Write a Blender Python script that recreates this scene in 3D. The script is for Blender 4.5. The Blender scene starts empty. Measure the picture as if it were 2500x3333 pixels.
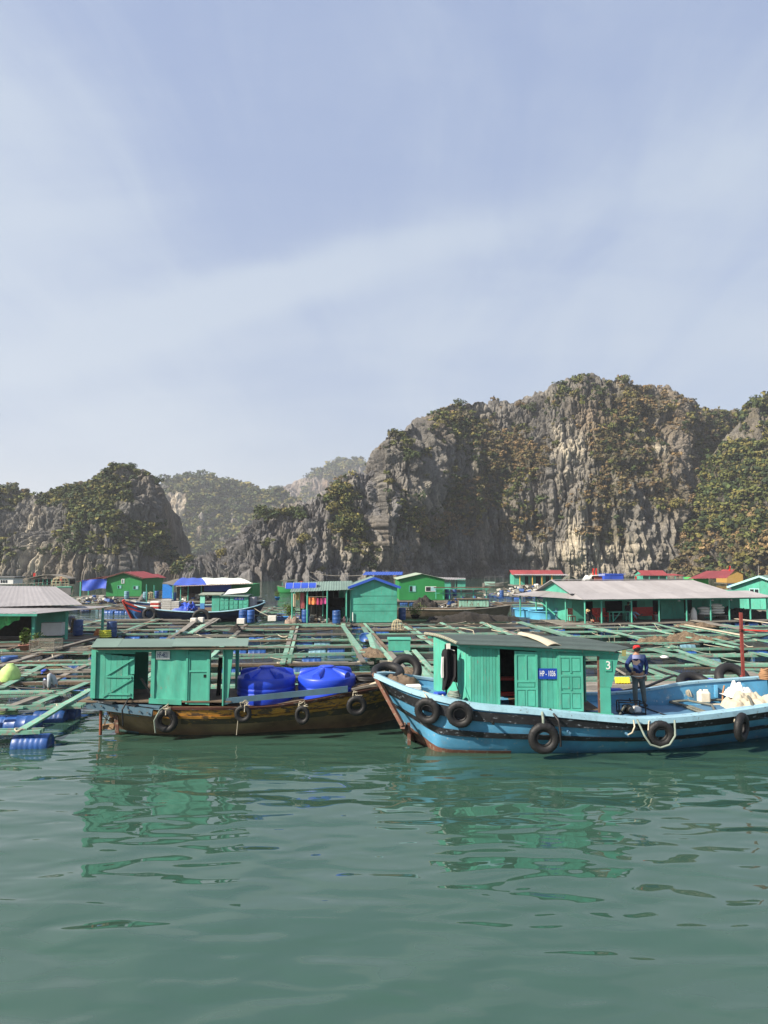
import bpy, bmesh, math, random
import numpy as np
from mathutils import Vector, Matrix, Euler

random.seed(7)
RNG = np.random.default_rng(11)
R = math.radians
SC = bpy.context.scene
COL = SC.collection

# ------------------------------------------------------------ camera, sky, sun, exposure
EYE = 4.8
F = 2222.0
PITCH = math.atan((1835 - 1666.5) / F)
cam_d = bpy.data.cameras.new('camera')
cam = bpy.data.objects.new('camera', cam_d)
COL.objects.link(cam)
cam.location = (0, 0, EYE)
cam.rotation_euler = (math.pi / 2 + PITCH, 0, 0)
cam_d.sensor_fit = 'VERTICAL'
cam_d.sensor_height = 36.0
cam_d.lens = 24.0
cam_d.clip_start = 0.1
cam_d.clip_end = 20000
SC.camera = cam

SUN_EL = 37.0
SUN_DIR = Vector((-0.87, -0.49, 0)).normalized() * math.cos(R(SUN_EL)) + Vector((0, 0, math.sin(R(SUN_EL))))
sun_d = bpy.data.lights.new('sun', 'SUN')
sun_d.energy = 5.0
sun_d.angle = R(0.6)
sun_d.color = (1.0, 0.90, 0.76)
sun_o = bpy.data.objects.new('sun', sun_d)
COL.objects.link(sun_o)
sun_o.rotation_euler = (-SUN_DIR).to_track_quat('-Z', 'Y').to_euler()

world = bpy.data.worlds.new('World')
SC.world = world
world.use_nodes = True


def build_world():
    nt = world.node_tree
    nt.nodes.clear()
    N = nt.nodes.new
    L = nt.links.new
    out = N('ShaderNodeOutputWorld')
    bg = N('ShaderNodeBackground')
    bg.inputs['Strength'].default_value = 0.087
    sky = N('ShaderNodeTexSky')
    sky.sky_type = 'NISHITA'
    sky.sun_disc = False
    sky.sun_elevation = R(SUN_EL)
    sky.sun_rotation = math.atan2(SUN_DIR.x, SUN_DIR.y)
    sky.air_density = 1.0
    sky.dust_density = 2.2
    sky.ozone_density = 1.6
    tc = N('ShaderNodeTexCoord')
    sep = N('ShaderNodeSeparateXYZ')
    L(tc.outputs['Generated'], sep.inputs[0])

    def m(op, a, b=None, c=None, clamp=False):
        n = N('ShaderNodeMath')
        n.operation = op
        n.use_clamp = clamp
        for i, v in enumerate((a, b, c)):
            if v is None:
                continue
            if isinstance(v, (int, float)):
                n.inputs[i].default_value = v
            else:
                L(v, n.inputs[i])
        return n.outputs[0]
    zz = m('MAXIMUM', sep.outputs[2], 0.0)
    den = m('ADD', zz, 0.22)
    u = m('DIVIDE', sep.outputs[0], den)
    v = m('DIVIDE', sep.outputs[1], den)
    comb = N('ShaderNodeCombineXYZ')
    L(u, comb.inputs[0])
    L(v, comb.inputs[1])

    def noise(scale, detail, rough, rot, stretch, dist=0.0, off=(0, 0, 0)):
        mp = N('ShaderNodeMapping')
        mp.inputs['Rotation'].default_value = (0, 0, R(rot))
        mp.inputs['Scale'].default_value = stretch
        mp.inputs['Location'].default_value = off
        L(comb.outputs[0], mp.inputs[0])
        n = N('ShaderNodeTexNoise')
        n.inputs['Scale'].default_value = scale
        n.inputs['Detail'].default_value = detail
        n.inputs['Roughness'].default_value = rough
        n.inputs['Distortion'].default_value = dist
        L(mp.outputs[0], n.inputs['Vector'])
        return n.outputs[0]
    n1 = noise(1.0, 6, 0.55, -18, (0.55, 1.6, 1), 0.5, (0.4, 0.7, 0))
    n2 = noise(2.6, 7, 0.6, -60, (1.5, 0.55, 1), 0.9, (3.1, 0.2, 0))
    n3 = noise(0.55, 3, 0.5, 0, (1, 1, 1), 0.2, (1.7, 4.2, 0))
    c = m('ADD', m('MULTIPLY', n1, 0.62), m('MULTIPLY', n2, 0.38))
    c = m('ADD', c, m('MULTIPLY', m('SUBTRACT', n3, 0.5), 0.45))
    # one long soft streak of cirrus lying across the sky from low left to the middle
    s = m('SUBTRACT', m('SUBTRACT', v, m('MULTIPLY', u, -0.42)), 1.41)
    s = m('MULTIPLY', s, s)
    band = m('POWER', 2.718, m('MULTIPLY', s, -110.0))
    ub = m('SUBTRACT', u, -0.30)
    band = m('MULTIPLY', band, m('POWER', 2.718, m('MULTIPLY', m('MULTIPLY', ub, ub), -2.0)))
    s2 = m('ADD', u, 0.80)
    band2 = m('POWER', 2.718, m('MULTIPLY', m('MULTIPLY', s2, s2), -7.0))
    c = m('ADD', c, m('MULTIPLY', band, 0.33))
    c = m('ADD', c, m('MULTIPLY', band2, 0.24))
    cr = N('ShaderNodeMapRange')
    cr.inputs['From Min'].default_value = 0.39
    cr.inputs['From Max'].default_value = 0.80
    cr.inputs['To Min'].default_value = 0.0
    cr.inputs['To Max'].default_value = 1.0
    cr.interpolation_type = 'SMOOTHSTEP'
    L(c, cr.inputs[0])
    # thin veil everywhere, whiter towards the horizon
    low = m('POWER', m('SUBTRACT', 1.0, zz, clamp=True), 3.2)

    def mixer(fac, a, b_):
        mix = N('ShaderNodeMix')
        mix.data_type = 'RGBA'
        for k, q in ((0, fac), (6, a), (7, b_)):
            if isinstance(q, (tuple, float)):
                mix.inputs[k].default_value = q
            else:
                L(q, mix.inputs[k])
        return mix.outputs[2]
    veil = mixer(low, (1.98, 2.50, 3.85, 1), (3.60, 3.86, 4.02, 1))
    base = mixer(0.78, sky.outputs[0], veil)
    cloud = mixer(m('MULTIPLY', cr.outputs[0], 0.70), base, (3.35, 3.80, 4.35, 1))
    L(cloud, bg.inputs[0])
    L(bg.outputs[0], out.inputs[0])


build_world()
VS = SC.view_settings
VS.view_transform = 'Standard'
VS.look = 'None'
VS.exposure = 1.10
VS.gamma = 1.0
VS.use_curve_mapping = False
cy = SC.cycles
cy.max_bounces = 6
cy.diffuse_bounces = 2
cy.glossy_bounces = 3
cy.transmission_bounces = 4
cy.transparent_max_bounces = 10
cy.volume_bounces = 0
cy.caustics_reflective = False
cy.caustics_refractive = False
cy.sample_clamp_indirect = 4.0
cy.use_denoising = True


# ------------------------------------------------------------ small helpers
def at(px, py, z):
    """the world point on the level z that the photograph shows at (px, py)"""
    x = (px - 1250) / F
    v = (1666.5 - py) / F
    dy = math.cos(PITCH) - v * math.sin(PITCH)
    dz = math.sin(PITCH) + v * math.cos(PITCH)
    t = (z - EYE) / dz
    return Vector((x * t, dy * t, z))


def far(px, py, Y):
    """the world point at distance Y that the photograph shows at (px, py)"""
    x = (px - 1250) / F
    v = (1666.5 - py) / F
    dy = math.cos(PITCH) - v * math.sin(PITCH)
    dz = math.sin(PITCH) + v * math.cos(PITCH)
    return Vector((x / dy * Y, Y, EYE + dz / dy * Y))


def project(P):
    """vectorised inverse of far(): (n,3) array -> px, py"""
    P = np.asarray(P)
    c, s = math.cos(PITCH), math.sin(PITCH)
    d = P[..., 1] * c + (P[..., 2] - EYE) * s
    u = -P[..., 1] * s + (P[..., 2] - EYE) * c
    return 1250 + F * P[..., 0] / d, 1666.5 - F * u / d


def tag(o, label=None, cat=None, group=None, kind=None):
    if label: o['label'] = label
    if cat: o['category'] = cat
    if group: o['group'] = group
    if kind: o['kind'] = kind
    return o


def empty(name, label, cat, loc=(0, 0, 0), rot=(0, 0, 0), group=None):
    o = bpy.data.objects.new(name, None)
    o.empty_display_size = 0.3
    COL.objects.link(o)
    o.location = loc
    o.rotation_euler = rot
    return tag(o, label, cat, group)


def link(name, me, parent=None, loc=(0, 0, 0), rot=(0, 0, 0), scale=(1, 1, 1)):
    o = bpy.data.objects.new(name, me)
    COL.objects.link(o)
    o.location = loc
    o.rotation_euler = rot
    o.scale = scale
    if parent is not None:
        o.parent = parent
    return o


def copy_tree(o, parent=None):
    c = o.copy()
    COL.objects.link(c)
    if parent is not None:
        c.parent = parent
    for ch in list(KIDS(o)):
        copy_tree(ch, c)
    return c


def KIDS(o):
    return [x for x in COL.objects if x.parent == o]


# mesh collector: adds shapes to one mesh
class MB:
    def __init__(s):
        s.v = []
        s.f = []
        s.sm = []

    def add(s, vs, fs, smooth=False, M=None):
        n = len(s.v)
        if M is not None:
            vs = [M @ Vector(p) for p in vs]
        s.v.extend([tuple(p) for p in vs])
        for f in fs:
            s.f.append(tuple(n + i for i in f))
            s.sm.append(smooth)
        return s

    def box(s, c, d, M=None, j=0.0):
        x, y, z = d[0] / 2, d[1] / 2, d[2] / 2
        vs = []
        for i, (a, b, e) in enumerate(((-1, -1, -1), (1, -1, -1), (1, 1, -1), (-1, 1, -1), (-1, -1, 1), (1, -1, 1), (1, 1, 1), (-1, 1, 1))):
            q = (random.uniform(-j, j), random.uniform(-j, j), random.uniform(-j, j)) if j else (0, 0, 0)
            vs.append((c[0] + a * x + q[0], c[1] + b * y + q[1], c[2] + e * z + q[2]))
        return s.add(vs, [(0, 3, 2, 1), (4, 5, 6, 7), (0, 1, 5, 4), (1, 2, 6, 5), (2, 3, 7, 6), (3, 0, 4, 7)], M=M)

    def bbox(s, c, d, b=0.01, M=None):
        """box with chamfered edges"""
        x, y, z = d[0] / 2, d[1] / 2, d[2] / 2
        b = min(b, x * .45, y * .45, z * .45)
        bm = bmesh.new()
        bmesh.ops.create_cube(bm, size=1)
        for v in bm.verts:
            v.co = Vector((v.co.x * 2 * x, v.co.y * 2 * y, v.co.z * 2 * z))
        bmesh.ops.bevel(bm, geom=list(bm.edges), offset=b, segments=1, affect='EDGES')
        vs = [v.co + Vector(c) for v in bm.verts]
        fs = [tuple(v.index for v in f.verts) for f in bm.faces]
        bm.free()
        return s.add(vs, fs, M=M)

    def beam(s, p0, p1, w, h, up=Vector((0, 0, 1)), j=0.0):
        """box from p0 to p1, w wide and h high"""
        p0, p1 = Vector(p0), Vector(p1)
        d = (p1 - p0)
        L = d.length
        d = d.normalized()
        sd = d.cross(up)
        if sd.length < 1e-4:
            sd = d.cross(Vector((0, 1, 0)))
        sd.normalize()
        u = sd.cross(d).normalized()
        M = Matrix(((d.x, sd.x, u.x, 0), (d.y, sd.y, u.y, 0), (d.z, sd.z, u.z, 0), (0, 0, 0, 1)))
        M = Matrix.Translation((p0 + p1) / 2) @ M
        return s.box((0, 0, 0), (L, w, h), M=M, j=j)

    def rings(s, rings, closed=True, cap=True, smooth=True):
        n = len(rings[0])
        vs = [p for r in rings for p in r]
        fs = []
        for i in range(len(rings) - 1):
            for k in range(n if closed else n - 1):
                a, b = i * n + k, i * n + (k + 1) % n
                fs.append((a, b, b + n, a + n))
        s.add(vs, fs, smooth)
        if cap and closed:
            s.add(list(rings[0]), [tuple(reversed(range(n)))])
            s.add(list(rings[-1]), [tuple(range(n))])
        return s

    def cyl(s, p0, p1, r0, r1=None, n=10, cap=True, smooth=True):
        r1 = r0 if r1 is None else r1
        return s.tube([p0, p1], [r0, r1], n, cap, smooth)

    def tube(s, pts, r, n=8, cap=True, smooth=True):
        pts = [Vector(p) for p in pts]
        if not isinstance(r, (list, tuple)):
            r = [r] * len(pts)
        rings = []
        d0 = (pts[1] - pts[0]).normalized()
        ref = Vector((0, 0, 1)) if abs(d0.z) < 0.9 else Vector((1, 0, 0))
        a = d0.cross(ref).normalized()
        for i, p in enumerate(pts):
            if i == 0: d = pts[1] - pts[0]
            elif i == len(pts) - 1: d = pts[-1] - pts[-2]
            else: d = pts[i + 1] - pts[i - 1]
            d = d.normalized()
            a = (a - d * a.dot(d))
            if a.length < 1e-5:
                a = d.orthogonal()
            a.normalize()
            b = d.cross(a)
            rings.append([p + (a * math.cos(t) + b * math.sin(t)) * r[i] for t in [2 * math.pi * k / n for k in range(n)]])
        return s.rings(rings, True, cap, smooth)

    def lathe(s, prof, n=20, M=None, smooth=True):
        rings = [[(r * math.cos(2 * math.pi * k / n), r * math.sin(2 * math.pi * k / n), z) for k in range(n)] for r, z in prof]
        vs = [p for r in rings for p in r]
        fs = []
        for i in range(len(rings) - 1):
            for k in range(n):
                a, b = i * n + k, i * n + (k + 1) % n
                fs.append((a, b, b + n, a + n))
        return s.add(vs, fs, smooth, M)

    def torus(s, R0, r, n=28, m=10, M=None, fn=None):
        vs = []
        for i in range(n):
            A = 2 * math.pi * i / n
            for k in range(m):
                B = 2 * math.pi * k / m
                rr = r if fn is None else r * fn(A, B)
                q = R0 + rr * math.cos(B)
                vs.append((q * math.cos(A), q * math.sin(A), rr * math.sin(B)))
        fs = [(i * m + k, ((i + 1) % n) * m + k, ((i + 1) % n) * m + (k + 1) % m, i * m + (k + 1) % m) for i in range(n) for k in range(m)]
        return s.add(vs, fs, True, M)

    def prism(s, poly, d, M=None):
        """polygon in the xz plane pushed from y=-d/2 to d/2"""
        n = len(poly)
        vs = [(x, -d / 2, z) for x, z in poly] + [(x, d / 2, z) for x, z in poly]
        fs = [tuple(range(n)), tuple(reversed(range(n, 2 * n)))] + [(i, i + n, (i + 1) % n + n, (i + 1) % n) for i in range(n)]
        return s.add(vs, fs, M=M)

    def grid(s, P, smooth=True, thick=0):
        """P[i][j] points"""
        n, m = len(P), len(P[0])
        vs = [p for row in P for p in row]
        fs = [(i * m + j, i * m + j + 1, (i + 1) * m + j + 1, (i + 1) * m + j) for i in range(n - 1) for j in range(m - 1)]
        s.add(vs, fs, smooth)
        if thick:
            vs2 = [(p[0], p[1], p[2] - thick) for p in vs]
            s.add(vs2, [tuple(reversed(f)) for f in fs], smooth)
            b = [i * m for i in range(n)] + [(n - 1) * m + j for j in range(1, m)] + [(i) * m + m - 1 for i in range(n - 2, -1, -1)] + [j for j in range(m - 2, 0, -1)]
            k = len(b)
            s.add([vs[i] for i in b] + [vs2[i] for i in b], [(i, (i + 1) % k, (i + 1) % k + k, i + k) for i in range(k)])
        return s

    def mesh(s, name, mat):
        me = bpy.data.meshes.new(name)
        me.from_pydata(s.v, [], s.f)
        me.polygons.foreach_set('use_smooth', s.sm)
        if mat is not None:
            me.materials.append(mat)
        me.update()
        return me

    def build(s, name, mat, parent=None, loc=(0, 0, 0), rot=(0, 0, 0)):
        return link(name, s.mesh(name, mat), parent, loc, rot)


# ------------------------------------------------------------ materials
MATS = {}


def mat_nodes(name):
    m = bpy.data.materials.new(name)
    m.use_nodes = True
    nt = m.node_tree
    return m, nt, nt.nodes['Principled BSDF']


def tint(c, k):
    return (min(c[0] * k, 1), min(c[1] * k, 1), min(c[2] * k, 1), 1)


def noise_fac(nt, scale, lo, hi, detail=5, stretch=(1, 1, 1), rough=0.6, coord='Object'):
    tc = nt.nodes.new('ShaderNodeTexCoord')
    mp = nt.nodes.new('ShaderNodeMapping')
    mp.inputs['Scale'].default_value = stretch
    oi = nt.nodes.new('ShaderNodeObjectInfo')
    ad = nt.nodes.new('ShaderNodeVectorMath')
    ad.operation = 'MULTIPLY_ADD'
    ad.inputs[1].default_value = (1, 1, 1)
    sc = nt.nodes.new('ShaderNodeVectorMath')
    sc.operation = 'SCALE'
    sc.inputs[0].default_value = (37, 19, 53)
    nt.links.new(oi.outputs['Random'], sc.inputs['Scale'])
    nt.links.new(tc.outputs[coord], ad.inputs[0])
    nt.links.new(sc.outputs[0], ad.inputs[2])
    nt.links.new(ad.outputs[0], mp.inputs[0])
    n = nt.nodes.new('ShaderNodeTexNoise')
    n.inputs['Scale'].default_value = scale
    n.inputs['Detail'].default_value = detail
    n.inputs['Roughness'].default_value = rough
    nt.links.new(mp.outputs[0], n.inputs['Vector'])
    r = nt.nodes.new('ShaderNodeMapRange')
    r.inputs['From Min'].default_value = lo
    r.inputs['From Max'].default_value = hi
    nt.links.new(n.outputs[0], r.inputs[0])
    return r.outputs[0], n.outputs[0]


def mixc(nt, fac, a, b):
    mx = nt.nodes.new('ShaderNodeMix')
    mx.data_type = 'RGBA'
    for sock, v in ((0, fac), (6, a), (7, b)):
        if isinstance(v, (int, float)):
            mx.inputs[sock].default_value = v
        elif isinstance(v, tuple):
            mx.inputs[sock].default_value = v if len(v) == 4 else (*v, 1)
        else:
            nt.links.new(v, mx.inputs[sock])
    return mx.outputs[2]


def bump(nt, b, h, dist, strength=1.0):
    bp = nt.nodes.new('ShaderNodeBump')
    bp.inputs['Strength'].default_value = strength
    bp.inputs['Distance'].default_value = dist
    nt.links.new(h, bp.inputs['Height'])
    nt.links.new(bp.outputs[0], b.inputs['Normal'])


def worn(name, col, under=(0.16, 0.13, 0.10), wear=0.62, scale=3.0, rough=0.6, stretch=(1, 1, 1), var=0.25, bmp=0.004, spec=0.35, dirt=0.5, rand=0.0):
    """paint (or any skin) with blotchy tone, dirt and chips that show what lies under it"""
    if name in MATS:
        return MATS[name]
    m, nt, b = mat_nodes(name)
    f1, h1 = noise_fac(nt, scale * 0.6, 0.3, 0.7, 4)
    c = mixc(nt, f1, tint(col, 1 - var), tint(col, 1 + var * 0.55))
    f3, _ = noise_fac(nt, scale * 2.3, 0.52, 0.78, 6, stretch)
    fm = nt.nodes.new('ShaderNodeMath')
    fm.operation = 'MULTIPLY'
    fm.inputs[1].default_value = dirt
    fm.use_clamp = True
    nt.links.new(f3, fm.inputs[0])
    c = mixc(nt, fm.outputs[0], c, tint(tuple(x * 0.55 + y * 0.35 for x, y in zip(col, under)), 0.8))
    f2, h2 = noise_fac(nt, scale * 3.1, wear, wear + 0.035, 8, stretch, 0.68)
    f2m = nt.nodes.new('ShaderNodeClamp')
    nt.links.new(f2, f2m.inputs[0])
    c = mixc(nt, f2m.outputs[0], c, (*under, 1))
    if rand:
        oi = nt.nodes.new('ShaderNodeObjectInfo')
        hs = nt.nodes.new('ShaderNodeHueSaturation')
        mr = nt.nodes.new('ShaderNodeMapRange')
        mr.inputs['To Min'].default_value = 1 - rand
        mr.inputs['To Max'].default_value = 1 + rand
        nt.links.new(oi.outputs['Random'], mr.inputs[0])
        nt.links.new(mr.outputs[0], hs.inputs['Value'])
        nt.links.new(c, hs.inputs['Color'])
        c = hs.outputs[0]
    nt.links.new(c, b.inputs['Base Color'])
    b.inputs['Roughness'].default_value = rough
    b.inputs['Specular IOR Level'].default_value = spec
    if bmp:
        bump(nt, b, h2, bmp)
    MATS[name] = m
    return m


def plain(name, col, rough=0.7, spec=0.3, metal=0.0, var=0.15, scale=6):
    if name in MATS:
        return MATS[name]
    m, nt, b = mat_nodes(name)
    f, h = noise_fac(nt, scale, 0.3, 0.7, 4)
    nt.links.new(mixc(nt, f, tint(col, 1 - var), tint(col, 1 + var)), b.inputs['Base Color'])
    b.inputs['Roughness'].default_value = rough
    b.inputs['Specular IOR Level'].default_value = spec
    b.inputs['Metallic'].default_value = metal
    MATS[name] = m
    return m


# ------------------------------------------------------------ noise on arrays
_T = RNG.random((64, 64, 64)).astype(np.float32)


def vn(x, y, z):
    xi, yi, zi = np.floor(x).astype(int), np.floor(y).astype(int), np.floor(z).astype(int)
    fx, fy, fz = x - xi, y - yi, z - zi
    fx, fy, fz = [t * t * (3 - 2 * t) for t in (fx, fy, fz)]
    x0, y0, z0, x1, y1, z1 = xi & 63, yi & 63, zi & 63, (xi + 1) & 63, (yi + 1) & 63, (zi + 1) & 63
    a = _T[x0, y0, z0] * (1 - fx) + _T[x1, y0, z0] * fx
    b = _T[x0, y1, z0] * (1 - fx) + _T[x1, y1, z0] * fx
    c = _T[x0, y0, z1] * (1 - fx) + _T[x1, y0, z1] * fx
    d = _T[x0, y1, z1] * (1 - fx) + _T[x1, y1, z1] * fx
    return (a * (1 - fy) + b * fy) * (1 - fz) + (c * (1 - fy) + d * fy) * fz


def fbm(P, lam, zs=1.0, o=4, off=0.0, g=0.5):
    s = 0
    a = 1.0
    t = 0
    x, y, z = P[..., 0] / lam + off, P[..., 1] / lam + off * 1.7, P[..., 2] / (lam * zs) + off * 0.6
    for k in range(o):
        s = s + a * vn(x, y, z)
        t += a
        a *= g
        x, y, z = x * 2.03 + 5.1, y * 2.03 + 3.3, z * 2.03 + 7.7
    return s / t


def crev(P, lam, zs, o=3, off=0.0, p=3.0):
    """1 in narrow crevices, 0 on the ribs between"""
    s = 0
    a = 1.0
    t = 0
    x, y, z = P[..., 0] / lam + off, P[..., 1] / lam + off * 1.3, P[..., 2] / (lam * zs) + off
    for k in range(o):
        s = s + a * (1 - np.abs(2 * vn(x, y, z) - 1)) ** p
        t += a
        a *= 0.5
        x, y, z = x * 2.1 + 1.1, y * 2.1 + 9.3, z * 2.1 + 4.7
    return s / t


def np_mesh(name, V, Fq, smooth=True, mat=None, col=None, tri=False):
    me = bpy.data.meshes.new(name)
    n = 3 if tri else 4
    me.vertices.add(len(V))
    me.vertices.foreach_set('co', np.ascontiguousarray(V, dtype=np.float32).ravel())
    me.loops.add(Fq.size)
    me.loops.foreach_set('vertex_index', np.ascontiguousarray(Fq, dtype=np.int32).ravel())
    me.polygons.add(len(Fq))
    me.polygons.foreach_set('loop_start', np.arange(0, Fq.size, n, dtype=np.int32))
    me.polygons.foreach_set('use_smooth', np.full(len(Fq), smooth))
    if col is not None:
        ca = me.color_attributes.new('tone', 'FLOAT_COLOR', 'POINT')
        c4 = np.ones((len(V), 4), dtype=np.float32)
        c4[:, :3] = col
        ca.data.foreach_set('color', c4.ravel())
    if mat is not None:
        me.materials.append(mat)
    me.update(calc_edges=True)
    return me


# ------------------------------------------------------------ the water
def water_material():
    m, nt, b = mat_nodes('sea_water')
    b.inputs['Base Color'].default_value = (0.029, 0.069, 0.049, 1)
    b.inputs['Roughness'].default_value = 0.012
    b.inputs['IOR'].default_value = 1.58
    geo = nt.nodes.new('ShaderNodeNewGeometry')

    def layer(scale, rot, stretch, amp, detail, dist=0.6, off=(0, 0, 0)):
        mp = nt.nodes.new('ShaderNodeMapping')
        mp.inputs['Rotation'].default_value = (0, 0, R(rot))
        mp.inputs['Scale'].default_value = stretch
        mp.inputs['Location'].default_value = off
        nt.links.new(geo.outputs['Position'], mp.inputs[0])
        n = nt.nodes.new('ShaderNodeTexNoise')
        n.inputs['Scale'].default_value = scale
        n.inputs['Detail'].default_value = detail
        n.inputs['Roughness'].default_value = 0.35
        n.inputs['Distortion'].default_value = dist
        nt.links.new(mp.outputs[0], n.inputs['Vector'])
        mm = nt.nodes.new('ShaderNodeMath')
        mm.operation = 'MULTIPLY'
        mm.inputs[1].default_value = amp
        nt.links.new(n.outputs[0], mm.inputs[0])
        return mm.outputs[0]

    def add(a, c):
        mm = nt.nodes.new('ShaderNodeMath')
        nt.links.new(a, mm.inputs[0])
        nt.links.new(c, mm.inputs[1])
        return mm.outputs[0]
    h = add(layer(1.0, -14, (0.60, 1.25, 1), 0.066, 0.8, 0.6), layer(1.0, 20, (0.24, 0.75, 1), 0.100, 0.5, 0.5, (5, 2, 0)))
    h = add(h, layer(2.3, -5, (0.42, 0.95, 1), 0.042, 0.8, 0.4, (1, 8, 0)))
    bump(nt, b, h, 1.0, 1.0)
    return m


w = MB()
w.add([(-2500, -150, 0), (2500, -150, 0), (2500, 2600, 0), (-2500, 2600, 0)], [(0, 1, 2, 3)])
wo = w.build('sea_water', water_material())
tag(wo, 'calm green sea water with long soft ripples', None, None, 'structure')


# ------------------------------------------------------------ the karst hills
def rock_material():
    m, nt, b = mat_nodes('karst_rock')
    at_ = nt.nodes.new('ShaderNodeAttribute')
    at_.attribute_name = 'tone'
    f, h = noise_fac(nt, 1.3, 0.25, 0.75, 7, (1, 1, 0.35), 0.7)
    mr = nt.nodes.new('ShaderNodeMix')
    mr.data_type = 'RGBA'
    mr.blend_type = 'MULTIPLY'
    mr.inputs[0].default_value = 1.0
    nt.links.new(at_.outputs['Color'], mr.inputs[6])
    g = mixc(nt, f, (0.38, 0.38, 0.39, 1), (1.45, 1.43, 1.4, 1))
    nt.links.new(g, mr.inputs[7])
    nt.links.new(mr.outputs[2], b.inputs['Base Color'])
    b.inputs['Roughness'].default_value = 0.9
    b.inputs['Specular IOR Level'].default_value = 0.15
    f2, h2 = noise_fac(nt, 1.1, 0.3, 0.7, 9, (1, 1, 0.4), 0.75)
    bump(nt, b, h2, 0.9)
    return m


def leaf_material():
    m, nt, b = mat_nodes('hill_foliage')
    at_ = nt.nodes.new('ShaderNodeAttribute')
    at_.attribute_name = 'tone'
    nt.links.new(at_.outputs['Color'], b.inputs['Base Color'])
    b.inputs['Roughness'].default_value = 0.75
    b.inputs['Specular IOR Level'].default_value = 0.2
    return m


ROCK = rock_material()
LEAF = leaf_material()
HILLS = []


def interp(tab, x):
    t = np.array(tab, dtype=float)
    return np.interp(x, t[:, 0], t[:, 1])


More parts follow.
